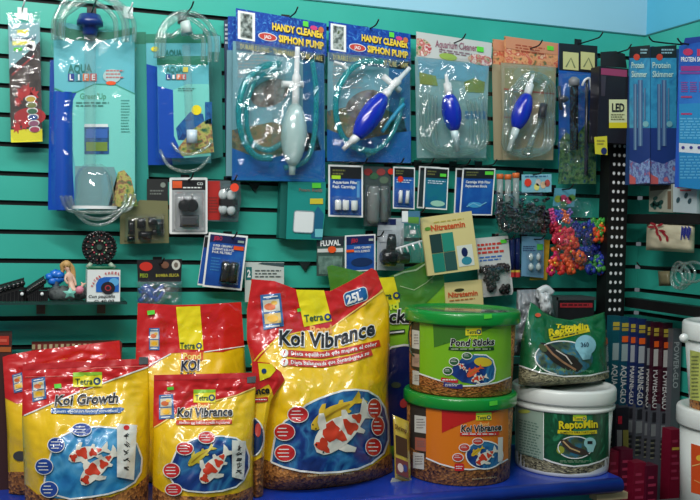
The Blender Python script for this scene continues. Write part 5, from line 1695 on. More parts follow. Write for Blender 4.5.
FISHW = mat((226, 222, 208), .4, 'print', .3); FISHR = mat((206, 58, 30), .4, 'print', .3); FISHY = mat((214, 176, 40), .4, 'print', .3)
LOGOY = mat((238, 226, 40), .4, 'print', .3); LOGOG = mat((150, 206, 60), .4); TXG = mat((22, 80, 60))


def tetra(mb, S, x0, y0, x1, y1, lay, slope=0.0, body=True, size=None):
    """yellow brand block with green top, lettering and ring"""
    dy = slope * (x1 - x0)
    if body:
        poly(mb, S, [(x0, y0), (x0, y1), (x1, y1 + dy), (x1, y0 + dy)], LOGOY, lay)
        poly(mb, S, [(x0, y0), (x0, y0 + (y1 - y0) * .3), (x1, y0 + dy + (y1 - y0) * .2), (x1, y0 + dy)], LOGOG, lay + .5)
    w = x1 - x0; h = size or (y1 - y0) * .42
    yb = y1 - (y1 - y0) * .16
    text(mb, S, 'Tetra', x0 + w * .08, yb + dy * .08, x0 + w * .68, yb + dy * .68, h, TXG, lay + 1, .015)
    cx, cy = x0 + w * .83, yb + dy * .83 - h * .5
    ell(mb, S, cx, cy, h * .62, h * .62, mat((20, 60, 110)), lay + 1, n=14); ell(mb, S, cx, cy, h * .32, h * .32, mat((230, 230, 120)), lay + 1.6, n=10)


def bubble(mb, S, x, y, rx, ry, m, lay, seed=0, n=3):
    ell(mb, S, x, y, rx + .8, ry + .8, BW, lay, n=22); ell(mb, S, x, y, rx, ry, m, lay + .5, n=22)
    rnd = random.Random(seed)
    for i in range(n):
        w = rx * (.62 if i % 2 == 0 else .75); yy = y - ry * .45 + i * ry * .45
        line(mb, S, [(x - w, yy), (x + w * rnd.uniform(.3, .9), yy)], ry * .11, WHITE, lay + 1.1)


def koi_label_card(mb, S, pts, lay, seed=0):
    poly(mb, S, pts, mat((230, 228, 220), kind='bag'), lay)
    (x0, y0), (x3, y3), (x2, y2), (x1, y1) = pts    # tl, bl, br, tr
    rnd = random.Random(seed)
    for k in range(5):
        u = .5; v = .22 + k * .15
        cx = x0 + (x1 - x0) * u + (x3 - x0) * v; cy = y0 + (y1 - y0) * u + (y3 - y0) * v
        for j in range(4):
            a = rnd.choice((0, PI / 2, .7, -.6)); r = 2.4
            ox, oy = rnd.uniform(-1.6, 1.6), rnd.uniform(-1.6, 1.6)
            line(mb, S, [(cx + ox - math.cos(a) * r, cy + oy - math.sin(a) * r), (cx + ox + math.cos(a) * r, cy + oy + math.sin(a) * r)], .7, INK, lay + 1)


def small_feed_card(mb, S, pts, lay):
    """small blue edged picture of yellow and orange discs near the top corner; pts tl, bl, br, tr"""
    poly(mb, S, pts, mat((60, 110, 170), kind='bag'), lay)
    (x0, y0), (x3, y3), (x2, y2), (x1, y1) = pts
    g = lambda u, v: (x0 + (x1 - x0) * u + (x3 - x0) * v, y0 + (y1 - y0) * u + (y3 - y0) * v)
    poly(mb, S, [g(.1, .16), g(.1, .50), g(.9, .50), g(.9, .16)], mat((214, 214, 200)), lay + .6)
    poly(mb, S, [g(.1, .55), g(.1, .84), g(.9, .84), g(.9, .55)], mat((220, 190, 120)), lay + .6)
    w = abs(x1 - x0) * .28; h = abs(y3 - y0) * .10
    ell(mb, S, *g(.42, .36), w, h, mat((220, 110, 60)), lay + 1.2, n=14); ell(mb, S, *g(.5, .70), w, h, mat((236, 180, 30)), lay + 1.2, n=14)
    ell(mb, S, *g(.65, .26), w * .6, h * .6, mat((236, 190, 90)), lay + 1.4, n=12)
    line(mb, S, [g(.15, .08), g(.85, .08)], h * .35, WHITE, lay + 1); line(mb, S, [g(.15, .92), g(.8, .92)], h * .4, WHITE, lay + 1)


def sticker(t, S, x0, y0, x1, y1, lay=8):
    mb = t.part('price_sticker', 'green price sticker')
    poly(mb, S, [(x0, y0 + .8), (x0 + .5, y1), (x1, y1 - .8), (x1 - .5, y0)], GRNST, lay)


def bold_title(mb, S, s, x0, y0, x1, y1, h, lay, base=None, outline=True, c=None, shear=.15):
    if outline: text(mb, S, s, x0 - .6, y0 + .3, x1 + .6, y1 + .3, h * 1.04, BW, lay, .07, shear, base=base and [(a, b + .3) for a, b in base])
    text(mb, S, s, x0, y0, x1, y1, h, c or INK, lay + 1.4, .03, shear, base=base)


def dome(S, xs, ytop, ybot):
    pass


# ---- F: green bag behind the big one
S = base_plane(330, .085, 445, .075, 1)
bag = Bag(S, [(260, 326), (300, 332), (400, 334), (500, 336)], [(255, 441), (270, 442.5), (290, 446), (400, 445), (500, 442)], [(0, 267), (.04, 265), (.3, 272), (.5, 278), (.62, 272), (.93, 258), (1, 266)], bottoms(S, 335, 443, .04), .04, .004, 4, back=.3)
t = Thing('food_bag', 'lime green pond food bag standing behind the largest red and yellow bag', 'food bag', P(390, 460, .15))
mb = t.part('pouch'); bag.body(mb, BLIME)
bag.zone(mb, 'top', [(0, 310), (.45, 300), (.55, 308), (.75, 312), (1, 284)], BOLIVE, 1)
bag.zone(mb, [(0, 400), (.5, 350), (.62, 346), (.85, 348), (1, 356)], [(0, 452), (1, 440)], mat((20, 34, 96), kind='bag'), 1)
line(mb, bag, [(382, 354), (392, 347), (404, 345), (416, 346), (430, 350)], 2, BW, 3)
poly(mb, bag, [(376, 278), (384, 308), (400, 302), (394, 277)], BYL, 2)
lt = t.part('lettering', 'black and white lettering')
text(lt, bag, 'Tetra', 372, 300, 392, 299, 7, TXG, 4, .02); ell(lt, bag, 396.5, 295.5, 3.6, 3.6, mat((20, 60, 110)), 4, n=14); ell(lt, bag, 396.5, 295.5, 1.8, 1.8, BYL, 5, n=10)
text(lt, bag, 'Pond', 372, 311, 399, 309, 8, mat((220, 230, 60)), 4, .04)
bold_title(lt, bag, 'Pond Sticks', 330, 325, 412, 322, 13, 4, outline=True)
line(lt, bag, [(386, 333), (405, 331)], 4, mat((30, 60, 30)), 4); line(lt, bag, [(388, 333), (404, 331.3)], 1.5, WHITE, 5)
pc = t.part('picture', 'dark blue fish photo'); ell(pc, bag, 404, 403, 4, 5, mat((190, 60, 60)), 3, rot=.5); ell(pc, bag, 396, 385, 5, 3, mat((70, 80, 60)), 3)
line(mb, bag, [(394, 276), (404, 272), (416, 270), (428, 262), (436, 259)], 1.6, mat((190, 214, 170), kind='bag'), 2); line(mb, bag, [(400, 286), (414, 290), (426, 283), (438, 272)], .8, mat((180, 206, 150), kind='bag'), 2)
t.done()

# ---- B: koi bag behind, left centre
S = base_plane(135, .16, 247, .13, 4)
bag = Bag(S, [(300, 138), (350, 136), (500, 134)], [(300, 241), (372, 246), (500, 248)], [(0, 303), (.35, 305), (.7, 304), (1, 302)], bottoms(S, 134, 248, .07), .07, .0055, 7, back=.5)
t = Thing('food_bag', 'tall koi food bag with wide yellow centre stripe, standing behind the small front bags', 'food bag', P(190, 470, .2))
mb = t.part('pouch'); bag.body(mb, BY)
bag.zone(mb, 'top', [(0, 378), (.12, 368), (.33, 353), (.6, 352), (.8, 352), (1, 346)], BR, 1)
line(mb, bag, [(138, 374), (150, 365), (171, 353.6)], 1.2, BW, 2); line(mb, bag, [(204, 352), (245, 346)], 1.0, BW, 2)
poly(mb, bag, [(176, 307), (180, 349), (203.5, 350), (200, 306)], BYL, 2.5)
lt = t.part('lettering', 'title lettering'); text(lt, bag, 'Tetra', 180, 348.5, 195, 348.5, 6, TXG, 4, .02); ell(lt, bag, 199, 345.8, 3, 3, mat((20, 60, 110)), 4, n=14); ell(lt, bag, 199, 345.8, 1.5, 1.5, BYL, 5, n=10)
rect(lt, bag, 181, 352, 203, 360, mat((226, 90, 40), kind='bag'), 3); text(lt, bag, 'Pond', 183, 359, 201, 359, 6, mat((244, 220, 120)), 4, .03)
bold_title(lt, bag, 'KOI', 181, 370.5, 200, 369.5, 9.5, 4, c=mat((30, 34, 60))); text(lt, bag, 'Vibrance', 180, 379, 234, 377, 6, mat((70, 60, 90)), 4, .03)

pc = t.part('picture', 'small feeding picture'); small_feed_card(pc, bag, [(149, 328), (149, 350), (159.5, 350), (159.5, 328)], 3)
ell(pc, bag, 141, 424, 7, 11, mat((206, 40, 30), kind='bag'), 3); sticker(t, bag, 147, 310, 155, 315); t.done()

# ---- D: largest bag
S = base_plane(257, .275, 392, .235, 5)
bag = Bag(S, [(268, 250), (282, 251.5), (310, 247), (340, 247), (362, 252), (400, 260), (440, 261), (470, 257), (495, 255)],
          [(264, 374), (275, 378), (290, 383.5), (304, 389), (340, 390), (388, 388), (430, 390), (472, 393), (490, 393)],
          [(0, 279), (.18, 281), (.37, 290.5), (.6, 291), (.8, 279), (.97, 268), (1, 271)], bottoms(S, 256, 393, .13), .13, .008, 1, head=.10, back=.25)
t = Thing('food_bag', 'largest red and yellow food bag with 25 litre mark, mid table', 'food bag', P(322, 490, .3))
mb = t.part('pouch'); bag.body(mb, BY, 64, 80)
bag.zone(mb, 'top', [(0, 366), (.1, 353), (.22, 337), (.38, 331), (.58, 328), (.75, 313), (1, 288)], BR, 1, ns=60, nt=36)
line(mb, bag, [(251, 365), (260, 354), (278, 337.5), (300, 332)], 1.4, mat((250, 210, 60), kind='bag'), 2)
line(mb, bag, [(331, 328), (350, 314), (383, 290.5)], 1.2, mat((250, 214, 120), kind='bag'), 2)
kz = t.part('pellet_band', 'clear lower band of brown pellets'); bag.zone(kz, [(0, 457), (.06, 460), (.2, 468), (.5, 476), (.8, 470), (.97, 455), (1, 453)], 'bot', KIB(), 1.5, ns=60, nt=14)
st_ = t.part('brand_stripe', 'bright yellow centre stripe')
poly(st_, bag, [(296, 289.7), (304, 327), (332, 321), (324, 290.3)], BYL, 2.5)
text(st_, bag, 'Tetra', 304.5, 322, 323.5, 320, 7, TXG, 4, .02); ell(st_, bag, 327.8, 317, 3.6, 3.6, mat((20, 60, 130)), 4, n=16); ell(st_, bag, 327.8, 317, 1.7, 1.7, BYL, 5, n=10)
lt = t.part('lettering', 'bold black title with white edge')
text(lt, bag, 'Pond', 310, 334, 332, 333, 8, mat((240, 170, 90)), 3.5, .045)
bl = [(276, 344.5), (304, 345.5), (324, 347.5), (338, 345.5), (352, 340.5), (376, 334)]
bold_title(lt, bag, 'Koi Vibrance', 279, 345, 375.5, 334, 14.5, 4, base=bl)
for dy, s in ((0, 'Dieta equilibrada que mejora el color'), (9, 'Dieta balanceada que contribuye a su')):
    yb = [(283, 353 + dy), (300, 354 + dy), (322, 355 + dy), (350, 350 + dy), (380, 343 + dy)]
    pts = [(x, y) for x, y in yb if x < 381]
    if dy: pts = [(min(x, 372), y) for x, y in pts]
    line(lt, bag, [(288, pts[0][1])] + pts[1:], 6.6, mat((200, 40, 30), kind='bag'), 3)
    ell(lt, bag, 284.3, 353 + dy, 4, 4, BW, 4, n=16); text(lt, bag, 'f', 283.2, 355.5 + dy, 285.6, 355.5 + dy, 5, mat((190, 30, 30)), 5, .04, .2)
    text(lt, bag, s, 291, 0, 377 if not dy else 369, 0, 4, WHITE, 4.2, .02, res=1, base=[(x, y + 1.6) for x, y in pts])
vb = t.part('volume_mark', 'blue mark with 25L')
g = UV(bag, (342.5, 293.5), (366, 285.5), (345.5, 307.5)); g.curved = False
P_ = [g.px(*p) for p in rpts(0, 0, 1, 1, .18, .25)]
poly(vb, bag, P_, BW, 3); P_ = [g.px(*p) for p in rpts(.03, .05, .97, .95, .17, .24)]; poly(vb, bag, P_, mat((20, 96, 160), kind='bag'), 3.6)
text(vb, bag, '25L', 347, 304.4, 363.2, 299.0, 8.6, WHITE, 5.5, .04, .15)
pc = t.part('small_picture', 'blue edged feeding picture'); small_feed_card(pc, bag, [(260, 295), (263.5, 330), (284, 326), (280.5, 293)], 3)
pc = t.part('picture', 'two koi on blue water with white edge')
out = [(271, 462), (273, 448), (276, 432), (285, 421), (297, 414), (306, 405), (318, 399), (330, 394.5), (343, 390.5), (356, 389.5), (368, 391), (378, 397), (385, 408), (388.5, 424), (388.5, 440), (384, 453), (372, 463), (358, 469), (340, 472), (320, 473), (300, 471), (283, 467)]
poly(pc, bag, out, ramp_mat('printed_pond_water', [(12, 36, 96), (20, 58, 130), (50, 120, 170), (16, 46, 112)], 12, .3, detail=3, coat=.4, distort=1.2), 3); line(pc, bag, out, 1.8, BW, 4, True)
fs_ = t.part('koi_figures', 'yellow koi and red and white koi', pc)
koi(fs_, bag, 335, 411, 60, -.66, FISHY, FISHY, 5, W=.85, patches=False)
koi(fs_, bag, 342, 428, 70, -.76, FISHW, FISHR, 6.5, W=1.45)
for x, y, rx, ry in ((298, 414.5, 10, 7.6), (284.5, 432, 10, 8), (285, 453, 10, 8), (374.5, 408.5, 6.5, 9.5), (378, 426, 6, 9), (373.5, 447, 7.5, 8.5)): bubble(pc, bag, x, y, rx, ry, mat((200, 30, 34), kind='bag'), 8, int(x))
text(lt, bag, 'Alimento flotante / flocante y complet', 307, 477, 354, 474, 2.6, mat((214, 190, 140)), 4, .01, res=1)
sticker(t, bag, 297, 308, 301, 312); t.done()

# ---- E: half hidden bag between
S = base_plane(240, .370, 286, .360, 4)
bag = Bag(S, [(360, 252), (500, 253)], [(360, 272), (372, 281), (380, 285), (392, 276), (400, 271), (430, 266), (460, 264), (500, 263)], [(0, 361), (.8, 363), (1, 372)], bottoms(S, 253, 263, .025), .025, .003, 9, back=.2)
t = Thing('food_bag', 'mostly hidden koi food bag squeezed between the front red bag and the largest bag', 'food bag', P(252, 490, .33))
mb = t.part('pouch'); bag.body(mb, BY, 24, 40)
bag.zone(mb, 'top', [(0, 395), (.55, 384), (1, 396)], BR, 1, ns=16, nt=14)
poly(mb, bag, [(258, 363), (260, 381), (270, 377), (276, 370), (272, 364)], BYL, 2.5); ell(mb, bag, 264, 371, 2.6, 2.6, mat((20, 60, 110)), 4, n=12)
lt = t.part('lettering'); text(lt, bag, 'rance', 249, 395, 270, 393, 7, INK, 4, .045); line(lt, bag, [(250, 401), (268, 399)], 4.5, mat((200, 40, 30), kind='bag'), 3); lines(lt, bag, 252, 399, 267, 401, 1, WHITE, 4)
pc = t.part('picture', 'dark blue water picture'); pts = [p for p in ell_pts(250, 437, 14, 20)]
poly(pc, bag, pts, mat((22, 50, 100), kind='bag'), 3); line(pc, bag, pts, 1.4, BW, 4, True); ell(pc, bag, 258, 430, 3, 7, mat((190, 60, 50)), 4)
kz = t.part('pellet_band', 'clear lower band of brown pellets'); bag.zone(kz, [(0, 462), (1, 456)], 'bot', KIB(), 1.5, ns=16, nt=8); t.done()

# ---- A2: koi growth bag behind front left
S = base_plane(2, .20, 125, .19, 6)
bag = Bag(S, [(340, 1.5), (380, 4), (430, 7), (500, 9)], [(335, 119), (400, 124), (500, 126)], [(0, 357), (.05, 355), (.26, 350.5), (.6, 346), (1, 340.5)], bottoms(S, 8, 126, .055), .055, .007, 21, back=.3)
t = Thing('food_bag', 'rear koi food bag at the far left, half covered by the one in front', 'food bag', P(60, 495, .26))
mb = t.part('pouch'); bag.body(mb, BY)
bag.zone(mb, 'top', [(0, 398), (.1, 404), (.2, 400), (.5, 380), (1, 372)], BR, 1)
pc = t.part('small_picture'); small_feed_card(pc, bag, [(12, 375), (14, 393), (24, 391), (22, 372)], 3)
kz = t.part('pellet_band', 'clear lower band of brown pellets'); bag.zone(kz, [(0, 472), (1, 470)], 'bot', KIB(), 1.5, nt=10)
ell(mb, bag, 20, 456, 7, 5, mat((60, 60, 60), kind='bag'), 3); t.done()

# ---- A: koi growth front left
S = base_plane(24, .375, 148, .37, 6)
bag = Bag(S, [(360, 23), (420, 22), (500, 25)], [(355, 148.5), (380, 149), (440, 150), (500, 148)], [(0, 364), (.3, 362), (1, 358.5)], bottoms(S, 24, 148, .085), .085, .0075, 2, head=.1, back=.35)
t = Thing('food_bag', 'front left koi food bag with blue ribbon and blue bubbles', 'food bag', P(86, 508, .38))
mb = t.part('pouch'); bag.body(mb, BY, 60, 70)
bag.zone(mb, 'top', [(0, 416), (.05, 414), (.25, 402), (.45, 392), (.7, 380), (1, 366)], BR, 1, ns=50)
line(mb, bag, [(24, 415.5), (55, 402), (80, 391.5), (110, 380.5), (148, 367)], 1.3, BW, 2)
line(mb, bag, [(25, 377), (62, 376), (94, 368), (146, 366)], .7, mat((236, 120, 110), kind='bag'), 2)
lg = t.part('brand_block', 'yellow brand block'); tetra(lg, bag, 73, 372.5, 102, 387, 3, -.02)
lt = t.part('lettering', 'bold black title'); text(lt, bag, 'Pond', 80, 393.5, 94, 393.2, 5, mat((236, 200, 80)), 4, .03)
bold_title(lt, bag, 'Koi Growth', 54.5, 405.2, 118.5, 402.2, 9.6, 4, shear=.2)
line(lt, bag, [(51, 410.5), (88, 411.8), (121, 410)], 5.4, mat((24, 90, 160), kind='bag'), 3); poly(lt, bag, [(120, 407), (120, 413), (124.5, 408.5)], mat((24, 90, 160), kind='bag'), 3)
text(lt, bag, 'Alimento especial para favorecer el crecimiento', 54, 412.6, 118, 412, 3, WHITE, 4.2, .01, res=1)
pc = t.part('picture', 'two koi on light blue water with white edge')
out = [(43, 492), (46, 470), (52, 450), (58, 438), (70, 432), (84, 427), (100, 426.5), (116, 428), (128, 434), (137, 444), (142, 458), (141, 472), (135, 482), (124, 489), (108, 494), (90, 497), (70, 499), (52, 498)]
poly(pc, bag, out, ramp_mat('printed_light_pond_water', [(24, 104, 165), (44, 135, 190), (80, 160, 205), (34, 120, 180)], 14, .3, detail=3, coat=.4, distort=1.2), 3); line(pc, bag, out[:-1], 1.6, BW, 4, True)
fs_ = t.part('koi_figures', 'two red and white koi', pc)
koi(fs_, bag, 88, 452, 42, -.38, FISHW, FISHR, 5, W=1.15); koi(fs_, bag, 98, 466, 50, -.85, FISHW, FISHR, 6.5, W=1.1)
for x, y, rx, ry in ((81.5, 429.5, 9.5, 6), (56, 445, 8, 7), (44, 466.5, 8.5, 7.5), (49, 489.5, 8.5, 7.5)): bubble(pc, bag, x, y, rx, ry, mat((20, 64, 150), kind='bag'), 8, int(x))
koi_label_card(pc, bag, [(117, 423.5), (117, 477), (134, 480), (137, 425)], 9, 4); ell(pc, bag, 126.5, 427.5, 3, 2.4, mat((206, 40, 40)), 10.5, n=14)
sp = t.part('small_picture', 'small feeding picture'); small_feed_card(sp, bag, [(31.5, 379), (32.5, 402), (46.5, 398.5), (45, 376.5)], 3)
sv = t.part('silver_patch', 'silver foil patch'); poly(sv, bag, [(139, 357), (139, 364.5), (148, 364), (148, 357)], mat((170, 180, 180), .2, 'plastic', 0, .9), 3)
kz = t.part('pellet_band', 'clear lower band of brown pellets'); bag.zone(kz, [(0, 484), (.1, 494), (.3, 500), (.7, 497), (.9, 486), (1, 474)], 'bot', KIB(), 2, nt=12)
sticker(t, bag, 54, 383.5, 61.5, 388.5)
sl = t.part('top_seal', 'crimped top seal'); bag.zone(sl, [(0, 364.3), (.3, 362.3), (1, 358.8)], [(0, 370), (.3, 368), (1, 364)], mat((196, 30, 36), kind='bag'), 1.6, nt=3)
t.done()

# ---- C: koi vibrance front
S = base_plane(152, .40, 256, .40, 6)
bag = Bag(S, [(372, 154), (430, 153), (500, 152.5)], [(370, 257), (382, 256), (430, 253.5), (500, 253)], [(0, 375), (.5, 373.8), (1, 372.5)], bottoms(S, 153, 253, .08), .08, .007, 3, head=.1, back=.35)
t = Thing('food_bag', 'small koi food bag with red ribbon and red bubbles in front, second from left', 'food bag', P(204, 504, .37))
mb = t.part('pouch'); bag.body(mb, BY, 60, 70)
bag.zone(mb, 'top', [(0, 428), (.1, 422), (.3, 410), (.55, 402), (.8, 396), (1, 387)], BR, 1, ns=50)
line(mb, bag, [(154, 427.5), (168, 419), (185, 409.5), (209, 402.2), (236, 395.5), (255, 387.5)], 1.2, mat((250, 220, 130), kind='bag'), 2)
lg = t.part('brand_block', 'yellow brand block'); tetra(lg, bag, 193.5, 389.5, 215.5, 402.5, 3, 0)
lt = t.part('lettering', 'bold black title'); rect(lt, bag, 197, 402.5, 210, 408.5, mat((224, 110, 30), kind='bag'), 3.2); text(lt, bag, 'Pond', 198, 408, 209, 408, 4.6, mat((250, 226, 150)), 4.6, .03)
bold_title(lt, bag, 'Koi Vibrance', 177, 416.8, 232.5, 415.4, 8.6, 4.5, shear=.15)
line(lt, bag, [(176, 422.3), (205, 422.6), (232, 421.6)], 4.6, mat((208, 66, 26), kind='bag'), 3)
text(lt, bag, 'Alimento que estimula y realza los colores', 179, 423.8, 229, 423.4, 2.6, WHITE, 4.2, .01, res=1)
pc = t.part('picture', 'yellow and red koi on blue water with white edge')
out = [(170, 478), (170, 466), (176, 452), (184, 444), (194, 439), (206, 436.5), (222, 436), (236, 438), (245, 444), (249, 456), (249, 468), (244, 480), (236, 487), (222, 491), (205, 492.5), (188, 491), (176, 487)]
poly(pc, bag, out, ramp_mat('printed_pond_water', [], 1), 3); line(pc, bag, out, 1.5, BW, 4, True)
fs_ = t.part('koi_figures', 'yellow koi and red and white koi', pc)
koi(fs_, bag, 200, 455, 32, -.75, mat((200, 180, 50), .4), FISHY, 5, W=.9, patches=False); koi(fs_, bag, 214, 465, 44, -.98, FISHW, FISHR, 6.5, W=1.25)
for x, y, rx, ry in ((206.5, 437.5, 8, 5.6), (184.8, 448.5, 8.2, 6), (171.5, 470.5, 8, 7), (173.5, 489.5, 8, 5.6)): bubble(pc, bag, x, y, rx, ry, mat((204, 30, 34), kind='bag'), 8, int(x))
koi_label_card(pc, bag, [(232, 440), (232, 477), (244, 480), (246, 441)], 9, 8)
sp = t.part('small_picture', 'small feeding picture'); small_feed_card(sp, bag, [(159, 395), (159, 419.5), (174.5, 418), (173, 394)], 3)
sv = t.part('silver_patch', 'silver foil patch'); poly(sv, bag, [(247, 377), (247, 383), (255.5, 382.5), (256, 376)], mat((170, 180, 180), .2, 'plastic', 0, .9), 3)
kz = t.part('pellet_band', 'clear lower band of brown pellets'); bag.zone(kz, [(0, 485), (.1, 492), (.3, 496), (.6, 497), (.85, 493), (1, 486)], 'bot', KIB(), 2, nt=12)
sticker(t, bag, 167, 386.5, 174, 390.5)
sl = t.part('top_seal', 'crimped top seal'); bag.zone(sl, [(0, 375.3), (1, 372.8)], [(0, 380.5), (1, 378)], mat((196, 30, 36), kind='bag'), 1.6, nt=3)
t.done()

# ---- box rows at far left behind the bags
S = Wall(.12)
t, mb = single('food_carton', 'low carton with beige and black checked top edge behind the left bags', 'carton', P(70, 350, .12))
zb_ = P(70, 470, .12).z
a = P(32, 345, .12); b = P(122, 341, .12)
cuboid(mb, a.x, b.x, .06, .12, ZT, (P(40, 346, .12).z + P(110, 341.5, .12).z) / 2, mat((120, 40, 34), .5))
zc = (P(40, 346, .12).z + P(110, 341.5, .12).z) / 2
for i in range(16):
    x0 = a.x + (b.x - a.x) * i / 16; x1 = a.x + (b.x - a.x) * (i + .55) / 16
    cuboid(mb, x0, x1, .121, .122, zc - .012, zc, mat((190, 176, 140), .5) if i % 2 else mat((160, 150, 110), .5))
t.done()
t = Thing('food_carton', 'dark red and orange carton cut by the left edge of the photo', 'carton', P(4, 352, .16))
mb = t.part('carton'); a = P(-14, 334, .16); b = P(12, 334, .16); cuboid(mb, a.x, b.x, .10, .16, ZT, a.z, mat((64, 34, 30), .5))
S = Wall(.161); rect(mb, S, -8, 336, 9, 345, mat((180, 50, 34)), 1); rect(mb, S, -8, 347, 11, 352, mat((170, 90, 40)), 1); rect(mb, S, 0, 339, 7, 342, mat((206, 90, 70)), 2)
t.done()

# ---- small shrimp packet
S = base_plane(392, .335, 412, .325, 8, ypix=478)
t = Thing('treat_packet', 'small yellow topped packet of dried brown food between the largest bag and the orange bucket', 'packet', P(402, 481, .33))
mb = t.part('pouch')
q = S.quad((393, 415), (408, 421), (394.5, 480)); q.v = (2, 63)
pillow(mb, q, 0, 0, 1.06, 1, .014, mat((196, 170, 60), kind='bag'), 10, 16, 4, .002, 4)
F_ = type('X', (), {})
class UVd(UV):
    def __init__(s, q, d): s.__dict__.update(q.__dict__); s.d = d
    def pt(s, u, v, lay=0): return s.b.ptd(*s.px(u, v), s.d + lay * EPS)
q2 = UVd(q, .0165)
rect(mb, q2, .12, .30, .9, .60, mat((74, 48, 30)), 1); rect(mb, q2, .08, .66, .92, .92, mat((120, 60, 60)), 1); ell(mb, q2, .4, .8, .2, .07, mat((220, 200, 190)), 2); ell(mb, q2, .7, .78, .14, .06, mat((60, 70, 130)), 2)
lt = t.part('lettering'); text(lt, q2, 'Shrimp', .1, .2, .9, .2, .07, mat((90, 50, 20)), 3, .03)
slab(mb, S, [(393, 478), (391, 482.5), (413, 484), (411, 478)], .004, mat((180, 180, 170), kind='bag')); t.done()


# ================================================================ BUCKETS
def px_width(cx_px, cy_px, Y): return (P(cx_px + .5, cy_px, Y) - P(cx_px - .5, cy_px, Y)).length


def bucket_center(px, py, z, r):
    f = Pz(px, py, z); d = Vector((f.x - CAMLOC.x, f.y - CAMLOC.y, 0)).normalized()
    return f + d * r


def z_at(c, r, px, py):
    """height where the ray meets the front of a vertical cylinder"""
    d = Vector((c.x - CAMLOC.x, c.y - CAMLOC.y, 0)).normalized()
    f = c - d * r
    rr = ray(px, py)
    k = ((f - CAMLOC).dot(d)) / Vector((rr.x, rr.y, 0)).dot(d)
    return CAMLOC.z + rr.z * k


def vl(mb, c, prof, m, seg=56, ms=None, caps=True):
    """prof [(z, r)]"""
    z0 = prof[0][0]; z1 = max(p[0] for p in prof)
    lathe(mb, Vector((c.x, c.y, z0)), Vector((c.x, c.y, z1)), [((z - z0) / (z1 - z0), r) for z, r in prof], m, seg, ms, caps)


def ring_handle(mb, c, r, z, ang, m, drop, side):
    pts = []
    for i in range(13):
        a = PI * i / 12
        x = math.cos(a) * r * 1.03; y = math.sin(a)
        p = Vector((c.x, c.y, z)) + Vector((math.cos(ang) * x, math.sin(ang) * x, 0)) + Vector((-math.sin(ang) * side * r * 1.05 * y * drop[0], math.cos(ang) * side * r * 1.05 * y * drop[0], -y * r * drop[1]))
        pts.append(p)
    tube(mb, pts, .0028, m, k=3, seg=8)


def band(mb, C, f0, f1, m, lay, x0, x1, n=26, nt=6):
    """strip on the cone between curves given in photo measurements"""
    G = []
    for j in range(nt + 1):
        G.append([])
        for i in range(n + 1):
            x = x0 + (x1 - x0) * i / n; a = interp(f0, x); b = interp(f1, x)
            G[-1].append(mb.v(C.pt(x, a + (b - a) * j / nt, lay)))
    for j in range(nt):
        for i in range(n): mb.f([G[j][i], G[j + 1][i], G[j + 1][i + 1], G[j][i + 1]], m, True)


LIDG = mat((14, 140, 50), .28, 'plastic', .4)
rb, rt_, rl = .140, .145, .1545
c2 = bucket_center(457.5, 486.5, ZT, rb)
zl2 = z_at(c2, rt_, 462, 410.5); zt2 = z_at(c2, rl, 462, 398.5)
zl1 = z_at(c2, rt_, 463, 325.5); zt1 = z_at(c2, rl + .003, 463, 313)
C2 = Cone((c2.x, c2.y), ZT, rb, zl2, rt_)


def lidded(mb, c, z0, z1, r, m, rin=None, film=None, mbf=None):
    vl(mb, c, [(z0, r - .012), (z0, r - .002), (z0 + .004, r), (z1 - .007, r), (z1 - .002, r - .003), (z1, r - .008), (z1, r - .020), (z1 - .005, r - .023), (z1 - .005, .02)], m, caps=True)
    if mbf is not None: vl(mbf, c, [(z1 - .0049, r - .026), (z1 - .004, r - .030), (z1 - .004, .001)], film)


# orange bucket (lower)
t = Thing('food_bucket', 'orange labelled bucket of koi pellets with green lid, lower of the two stacked', 'bucket', Vector((c2.x, c2.y, ZT)))
mb = t.part('tub', 'tub showing brown pellets'); vl(mb, c2, [(ZT, rb - .004), (ZT + .003, rb), (zl2 + .004, rt_)], KIB())
lid = t.part('lid', 'green rimmed lid'); lidded(lid, c2, zl2 - .001, zt2 - .001, rl, LIDG)
lb = t.part('label', 'orange label')
OR = mat((224, 122, 20), .38, 'print', .3)
bot2 = [(410, 452), (426, 458), (440, 464), (457, 468.5), (470, 469.5), (485, 468), (498, 464.5), (508, 459)]
band(lb, C2, [(410, 401), (430, 404), (460, 408), (490, 406), (508, 401)], bot2, OR, 1, 426, 508.3)
line(lb, C2, [(x, y) for x, y in bot2 if x >= 426], 1.4, WHITE, 2)
poly(lb, C2, [(441.6, 408), (441.8, 433), (462, 424), (486, 416), (505, 408), (480, 410), (460, 410)], mat((196, 30, 26), .38, 'print', .3), 2)
sd = t.part('side_panels', 'white text panels on the side')
band(sd, C2, [(409, 402), (425, 408)], [(409, 446), (426, 457)], mat((50, 44, 40), .5), 1, 410.2, 425.8, n=8)
for (x0, y0, x1, y1, cc) in ((414.5, 415, 426, 432, (206, 206, 200)), (415, 437, 426, 450, (170, 96, 80)), (413, 452, 424, 468, (200, 200, 194))):
    band(sd, C2, [(x0, y0), (x1, y0 + 1.6)], [(x0, y1), (x1, y1 + 1.6)], mat(cc, .5), 2, x0, x1, n=6); lines(sd, C2, x0 + 2, y0 + 4, x1 - 1, y1 - 2, 4, mat((120, 110, 110)), 3, .3, int(y0))
lg = t.part('brand_block', 'yellow brand block', lb); tetra(lg, C2, 476, 413, 491.5, 420.5, 3, -.03)
lt = t.part('lettering', 'dark title lettering', lb); text(lt, C2, 'Pond', 480, 426, 489, 425.6, 3.6, mat((240, 200, 120)), 4, .02)
bold_title(lt, C2, 'Koi Vibrance', 461, 431.8, 501.5, 430, 6.4, 3, base=[(461, 431.6), (480, 431.6), (502, 429.8)])
line(lt, C2, [(460, 434), (480, 434.6), (499, 433.4)], 3.6, mat((204, 40, 34)), 3); lines(lt, C2, 462, 433.6, 497, 434.8, 1, WHITE, 4, .8)
